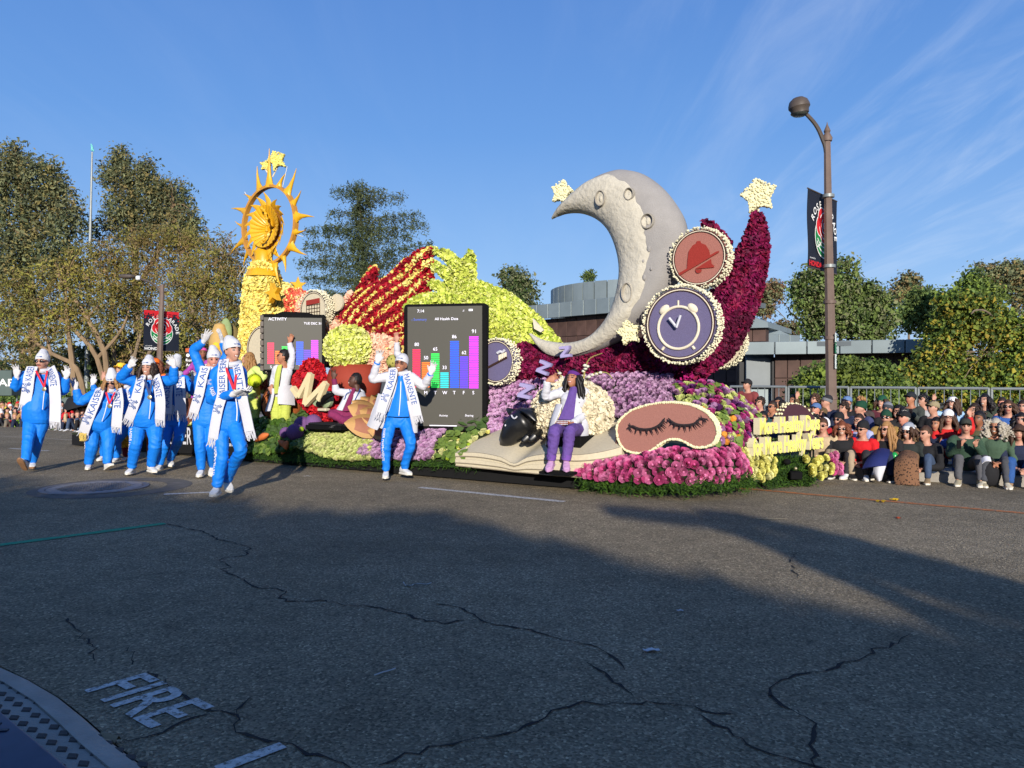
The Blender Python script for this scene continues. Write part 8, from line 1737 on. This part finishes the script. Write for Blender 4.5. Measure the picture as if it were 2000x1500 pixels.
# ================================================================== SEATED CROWD AT THE RIGHT
CC={}
def cc(rgb):return cloth('cloth_%d_%d_%d'%rgb,rgb)
BK,NV,GY,DG,RD,WH,OL,BL,BR,LI,TN,TL,LB_=(30,30,33),(34,42,66),(78,80,84),(50,74,58),(186,40,40),(224,224,224),(88,86,60),(50,78,130),(112,84,60),(168,174,214),(190,168,134),(44,78,88),(150,184,214)
def seat_row(u,row):
 k_=(u-1000)/FPX;a,b=KF[2],KF[3];t=(k_*a.y-a.x)/((b.x-a.x)-k_*(b.y-a.y));return a.y+(b.y-a.y)*t+0.12+0.74*(row-1)
GC='spectators seated at the right kerb'
def seated(label,u,v,row,fa,top,hair=None,hat=None,glasses=None,pose='lap',trousers=BK,shoes=BK,k=0.86,sk='light',b=1.0,Y=None,group=GC,voxel=0.0145,stand=False,lean=0.0):
 Y=Y or seat_row(u,row);H=at(u,v,Y-0.05);a=R(fa);f=Vector((-math.sin(a),-math.cos(a),0));fb=(f+Vector((-0.35,-0.9,0))).normalized();x=Vector((-fb.y,fb.x,0))
 neck=H+Vector((0,0,-0.155*k))-f*0.015;pel=neck-ZUP*0.46*k-fb*(0.06+lean);J=dict(head=H,neck=neck,hip0=pel-x*0.085*k,hip1=pel+x*0.085*k)
 for s_,q in(('0',-1),('1',1)):
  sh=neck-ZUP*0.065*k+x*(q*0.175*k);J['sh'+s_]=sh;raised=pose in('wave'+s_,'both')
  if raised:el=sh+fb*0.16*k+x*q*0.14*k+ZUP*0.02;wr=el+(ZUP*0.24+fb*0.06-x*q*0.02)*k;hd=wr+ZUP*0.1
  elif pose=='phone':el=sh+(fb*0.14-ZUP*0.22+x*q*0.05)*k;wr=el+(fb*0.16+ZUP*0.17-x*q*0.13)*k;hd=wr+ZUP*0.07+fb*0.05
  else:el=sh+(fb*0.06-ZUP*0.27+x*q*0.06)*k;wr=el+(fb*0.22-ZUP*0.02-x*q*0.17)*k;hd=wr+fb*0.06-x*q*0.05-ZUP*0.02
  J['el'+s_],J['wr'+s_],J['hd'+s_]=el,wr,hd
  if row==1:
   kn=pel+fb*0.38*k+x*q*0.13*k;kn.z=0.355*k/0.86;an=pel+fb*0.47*k+x*q*0.15*k;an.z=0.088*k;J['kn'+s_],J['an'+s_]=kn,an;J['toe'+s_]=fb+x*q*0.25
 ff=(f+ZUP*(-0.05 if row==1 else 0.05));hn={'0':(tuple(-ZUP+fb*.2)if pose=='lap' else(0,-1,0),1,.5),'1':(tuple(ZUP)if pose=='lap' else(0,-1,0),-1,.5)}
 hh=None if hair is None else(hair[0],hair[1],hair[2]if len(hair)>2 else 0);ht=None if hat is None else(hat[0],cc(hat[1]))+((cc(hat[2]),)if len(hat)>2 else())
 return person(label,J,k,face=ff,b=b,skin_m=SK[sk],group=group,voxel=voxel,top=cc(top),trousers=cc(trousers)if row==1 else None,shoes=(mat('shoe_%d_%d_%d'%shoes,shoes,.7,.1)if row==1 else None),sole=M_sole,hair=hh,hat=ht,glasses=glasses,smile=(u%3==0),seed=int(u),fit=1.04,legfit=.9,hands=hn)
S_='short';L_h='long';B_h='bob';M_h='mop'
R1=[('man in tan hoodie and dark vest with sunglasses, beside the prow sign',1607,832,40,TN,(HB,S_),None,'sun','lap',(150,132,108),BK,'light'),('woman in black quilted jacket and sunglasses with hands folded on tan trousers',1644,838,25,BK,(HR,B_h,.12),None,'sun','lap',(164,146,122),BK,'light'),('man in black beanie and dark vest over bright red sleeves',1684,839,55,(206,26,34),None,('beanie',BK),'sun','lap',(48,46,50),WH,'light'),('woman with very long straight light brown hair and navy blanket',1731,839,60,BK,(HL,L_h,.34),None,'sun','lap',NV,BK,'light'),('woman in grey and white knit hat with leopard print blanket over her knees',1773,844,50,(40,46,44),(HB,B_h,.1),('beanie',(150,156,166),WH),'sun','lap',BR,BR,'light'),('man in black zip jacket and jeans with short brown hair, bareheaded',1807,848,70,BK,(HB,S_),None,None,'lap',(62,78,104),(150,128,96),'light'),('man in green hoodie and dark cap looking down at a phone',1886,833,25,DG,(HD,S_),('cap',(52,56,50)),None,'phone',(84,84,88),(170,160,132),'light'),('woman with long curly grey hair and sunglasses in a green vest',1944,834,45,(70,92,72),(HG,'curly',.15),None,'sun','lap',(70,72,78),(206,196,172),'tan'),('woman in dark brown cap and jeans at the right picture edge, front row',1990,846,35,NV,(HB,L_h,.24),('cap',(64,46,38)),None,'lap',(44,82,140),(160,130,96),'light')]
for(lab,u,v,fa,top,hair,hat,gl,pose,tr,sh_,sk_)in R1:seated(lab,u,v,1,fa,top,hair,hat,gl,pose,tr,sh_,sk=sk_,voxel=.012)
R2=[('curly haired dark skinned man just right of the dark mask back',1590,824,2,40,OL,(HK,M_h),None,None,'lap','brown'),('spectator in sunglasses low behind the flower mound',1490,817,2,40,(70,66,100),(HK,S_),None,'sun','lap','tan'),('man in navy cap low behind the flower mound',1517,822,2,60,TL,None,('cap',NV),None,'lap','pink'),('man in black beanie and red jacket behind the quilted jacket woman',1637,821,2,45,(170,38,44),None,('beanie',BK),'sun','lap','light'),('dark haired spectator in lilac jacket with hand at the mouth',1677,823,2,60,LI,(HD,S_),None,'clear','phone','light'),('spectator in green beanie and orange tinted sunglasses, gold sleeve',1730,817,2,35,(150,122,66),(HB,S_),('beanie',(26,66,48)),'sun','lap','light'),('man in black cap and brown coat behind the knit hat woman',1765,817,2,70,(124,100,72),(HG,S_),('cap',BK),None,'lap','pink'),('woman in red sweater and white winter hat waving with an orange sleeve',1852,817,2,30,(200,36,36),(HB,L_h,.24),('beanie',WH),'clear','wave1','light'),('man with cropped black hair in olive hoodie',1912,819,2,60,OL,(HK,S_),None,None,'lap','brown'),('dark jacketed spectator reaching a hand leftward behind the black jacket man',1828,830,2,50,NV,(HK,S_),None,None,'phone','tan'),('dark haired woman half hidden at the right edge, second row',1994,822,2,40,BK,(HK,B_h,.12),None,None,'lap','light'),('man in sunglasses and teal jacket behind the flower mound',1508,796,3,60,TL,(HD,S_),None,'sun','lap','tan'),('boy in blue cap and white shirt right of the dark mask back',1593,800,3,50,WH,(HD,S_),('cap',(84,112,158)),None,'lap','pink'),('young man with curly dark hair in navy hoodie',1647,799,3,60,NV,(HD,M_h),None,None,'lap','light'),('person with green beanie turned left, navy and lilac jacket',1679,798,3,80,(60,66,104),None,('beanie',(20,66,46)),None,'lap','light'),('spectator in patterned grey beanie behind the green orange glasses one',1733,801,3,40,BK,(HK,S_),('beanie',(120,124,132),(60,64,72)),None,'lap','light'),('woman with dark bob and glasses below the man with the camera',1755,805,3,70,(46,44,46),(HK,B_h,.14),None,'clear','lap','light'),('man in tan cap and black leather jacket',1822,797,3,75,BK,(HD,S_),('cap',(146,134,104)),None,'lap','light'),('woman in round glasses with straight dark hair, third row',1903,802,3,60,(66,58,60),(HD,L_h,.2),None,'clear','lap','light'),('woman in sunglasses and shiny blue jacket near the right edge',1969,796,3,35,(52,92,160),(HB,B_h,.14),None,'sun','lap','light'),('man in green shirt at the right edge of the barrier',1997,796,4,40,(40,110,80),(HD,S_),None,None,'lap','light'),('young man with full dark hair in black jacket left of the teal jacket man',1484,788,4,55,(44,44,50),(HD,M_h),None,None,'lap','light'),('young woman holding a phone to her ear',1520,788,4,50,BK,(HK,L_h,.18),None,None,'phone','tan'),('man with short black hair in navy coat behind the red topped mask',1550,783,4,60,NV,(HK,S_),None,None,'phone','tan'),('spectator with brown hair raising one arm left of the lamp pole',1591,782,4,55,(94,76,52),(HB,M_h),None,None,'wave0','light'),('man in grey striped black beanie in front of the lamp pole',1613,786,4,80,NV,None,('beanie',(40,40,44),(110,112,116)),None,'phone','light'),('spectator in pale blue cap right of the lamp pole',1654,786,4,50,BK,(HD,S_),('cap',(96,126,170)),None,'lap','light'),('fair haired spectator before the barrier right of the blue cap',1681,787,4,40,(70,60,58),(HL,M_h),None,None,'lap','pink'),('spectator in green beanie and black white scarf holding a pink bag',1722,787,4,45,(92,40,52),(HB,B_h,.1),('beanie',(26,78,54)),None,'lap','light'),('man in dark cap and moustache holding up a camera',1778,779,4,65,(58,64,60),(HK,S_),('cap',(34,38,44)),None,'phone','tan'),('person with big curly dark hair before the barrier',1803,783,4,75,(180,180,182),(HK,M_h),None,None,'lap','light'),('woman in white cap with raised phone before the barrier',1860,788,4,50,LB_,(HB,L_h,.2),('cap',WH),None,'wave0','light'),('smiling woman with long straight black hair in dark green coat',1923,783,4,55,(56,66,56),(HK,L_h,.22),None,None,'lap','light'),('man with hand to his face at the barrier near the right edge',1957,790,4,50,GY,(HD,S_),None,None,'phone','pink'),('standing man in dark flat cap and red plaid jacket at the barrier end',1459,752,5,65,(128,58,58),(HD,S_),('cap',(36,34,36)),None,'lap','light')]
for(lab,u,v,row,fa,top,hair,hat,gl,pose,sk_)in R2:seated(lab,u,v,row,fa,top,hair,hat,gl,pose,sk=sk_,voxel=.0155)
for i,(z,row)in enumerate(((.26,2),(.35,3),(.43,4))):
 a,b=[at(u,800,seat_row(u,row)+.12)for u in(1470,2040)];a.z=b.z=z;t=thing('bench',('lowest','middle','highest')[i]+' of the three long benches under the seated crowd','bench',Vector(((a.x+b.x)/2,(a.y+b.y)/2,.132)),'benches under the right crowd');mb=MB();beam(mb,a,b,.28,.035);mb.build('seat',mat('blue_grey_bench',(84,96,120),.6,.1),t)
 for q in(.03,.35,.66,.97):p=a.lerp(b,q);mb=MB();beam(mb,p-ZUP*.02,Vector((p.x,p.y,.13)),.05,.2);mb.build('leg',M_gal,t)
def item(name,label,cat,m,fn):mb=MB();c=fn(mb);return tag(mb.build(name,m,origin=tuple(V3(c))),label,cat)
def front(u,v,dz=.4):return at(u,v,seat_row(u,1)-dz)
def drape(pts,dz):return lambda mb:(strip(mb,[V3(front(u,v,d))for(u,v,d),_ in pts],[V3(front(u,v,d))for _,(u,v,d)in pts],.03,0,4,.05,6),front(*pts[-1][0][:2]))[1]
def leo():
 m=mat('leopard_cloth',(122,84,56),.95,.25,12,bump=.3);nt=m.node_tree;vo=nt.nodes.new('ShaderNodeTexVoronoi');vo.inputs['Scale'].default_value=38;cr=nt.nodes.new('ShaderNodeValToRGB');cr.color_ramp.elements[0].position=.28;cr.color_ramp.elements[0].color=(.02,.012,.01,1);cr.color_ramp.elements[1].position=.42;cr.color_ramp.elements[1].color=(.17,.085,.045,1)
 tc=nt.nodes.new('ShaderNodeTexCoord');nt.links.new(tc.outputs['Object'],vo.inputs['Vector']);nt.links.new(vo.outputs['Distance'],cr.inputs[0]);nt.links.new(cr.outputs[0],nt.nodes['Principled BSDF'].inputs['Base Color']);return m
item('blanket','leopard print blanket hanging over the knit hat woman knees','blanket',leo(),drape([((1752,887,.20),(1790,884,.20)),((1748,900,.50),(1793,898,.50)),((1746,925,.56),(1795,925,.56)),((1749,947,.60),(1796,949,.60))],0))
item('blanket','navy blanket with white edge over the long haired woman knees','blanket',cc((30,40,96)),drape([((1700,886,.22),(1738,878,.22)),((1692,898,.5),(1734,892,.5)),((1684,915,.58),(1730,912,.58))],0))
item('towel','white towel end below the navy blanket','towel',M_white,drape([((1706,913,.60),(1730,910,.60)),((1706,926,.61),(1726,924,.61)),((1712,938,.6),(1722,938,.6))],0))
item('phone','dark phone in the green hoodie man hands','phone',M_blk,lambda mb:(box(mb,front(1873,868,.42),(.06,.012,.11),None,0,.006),front(1873,868,.42))[1])
item('leaflet','folded white leaflet in the curly grey haired woman hands','leaflet',M_white,lambda mb:(strip(mb,[V3(front(1916,896,.45)),V3(front(1918,905,.5))],[V3(front(1934,892,.45)),V3(front(1936,901,.5))],.012,0,2,.03),front(1925,898,.45))[1])
item('backpack','black backpack on the kerb between the grey haired woman feet','backpack',cc(BK),lambda mb:(ellipsoid(mb,front(1934,925,.25),(.13,.10,.17),None,14,10),tube(mb,[front(1928,915,.3),front(1930,895,.3),front(1940,898,.3),front(1942,915,.3)],.012,6,sub=3),front(1934,940,.25))[2])
item('balloon','small green balloon between the long haired woman and the knit hat woman','balloon',mat('balloon_green',(30,150,70),.3,.05,spec=.5),lambda mb:(ellipsoid(mb,front(1747,892,.3),(.045,.045,.065),None,14,10),front(1747,892,.3))[1])
item('folding_chair','blue backed folding chair in front of the red sweater woman','chair',cc((70,92,160)),lambda mb:(ellipsoid(mb,front(1848,866,-.25),(.09,.02,.065),None,16,8),beam(mb,front(1838,870,-.2),front(1836,925,-.2),.02,.02),beam(mb,front(1860,870,-.2),front(1862,925,-.2),.02,.02),front(1848,900,-.2))[3])
# ================================================================== FAR LEFT CROWD (copies made after the skins are grown)
LT=[]
for i,(hr,pose)in enumerate((((HD,S_),'lap'),((HB,B_h,.14),'lap'),((HK,S_),'phone'),((HB,S_),'wave0'))):
 r_=seated('',60,810,1,-30,BK,hr,None,None,pose,NV,WH,k=.80,Y=20.4,group='spectators at the far left kerb',voxel=.022)['root'];LT.append(r_)
def left_crowd():
 cols=[('red',(196,36,42)),('black',BK),('navy',NV),('white',WH),('tan',TN),('grey',GY),('sky blue',LB_),('dark green',DG),('maroon',(104,34,46)),('yellow',(210,190,60)),('lime',(150,200,60)),('brown',BR)]
 heads=[('brown hair',(72,50,36)),('white hat',WH),('red hat',(196,34,40)),('black hair',(26,24,24)),('blond hair',(166,128,82))];tr=[NV,(62,78,104),BK,GY,(120,110,96)]
 a,b=KF[1],KF[2];used=set();rr=random.Random(11);n=0
 for row,(v0,dz)in enumerate(((811,0),(804,.7),(797,1.4),(791,2.1))):
  for u in np.arange(-22,182,12.5+row*0.6):
   u=u+rr.uniform(-3,3)
   if 46<u<84:continue
   k_=(u-1000)/FPX;t=(k_*a.y-a.x)/((b.x-a.x)-k_*(b.y-a.y));Y=a.y+(b.y-a.y)*t+.1+dz
   while True:
    c,h=rr.choice(cols),rr.choice(heads)
    if(c[0],h[0])not in used:used.add((c[0],h[0]));break
    if len(used)>56:break
   src=LT[n%4];o=src if n<4 else src.copy()
   if n>=4:
    COL.objects.link(o)
   H0=at(60,810,20.35);P=at(u,v0+rr.uniform(-2,2),Y-.05);o.location=(o.location.x if n<4 else src['_x'])+P.x-H0.x,(o.location.y if n<4 else src['_y'])+P.y-H0.y,(o.location.z if n<4 else src['_z'])+P.z-H0.z
   o['label']='tiny %s clad spectator with %s in the far left crowd%s'%(c[0],h[0],', front row' if row==0 else '');kids=list(src.children)
   for ch in kids:
    q=ch if n<4 else ch.copy()
    if n>=4:COL.objects.link(q);q.parent=o
    nm=q.name.split('.')[0];col={'jacket':c[1],'trousers':tr[n%5],'hair':h[1]}.get(nm)
    if col:q.material_slots[0].link='OBJECT';q.material_slots[0].material=cc(col)
    if n>=4:
     for g in ch.children:d=g.copy();COL.objects.link(d);d.parent=q
   n+=1
um=thing('umbrella','black umbrella standing open over the far left crowd','umbrella',at(152,800,21.5));mb=MB();lathe(mb,[(.01,.34),(.2,.26),(.36,.06),(.4,-.08),(.36,.03),(.01,.28)],at(152,793,21.5),(Vector((1,0,.3)).normalized(),Vector((0,1,0)),Vector((-.3,0,1)).normalized()),12,caps=False);mb.build('canopy',cc(BK),um);mb=MB();tube(mb,[at(151,788,21.5),at(154,812,21.5)],.01,5);mb.build('handle',M_blk,um)
flush()
for r_ in LT:r_['_x'],r_['_y'],r_['_z']=r_.location
_src={r_.name:tuple(r_.location)for r_ in LT}
left_crowd()
for o in bpy.data.objects:
 for q in('_x','_y','_z'):
  if q in o:del o[q]
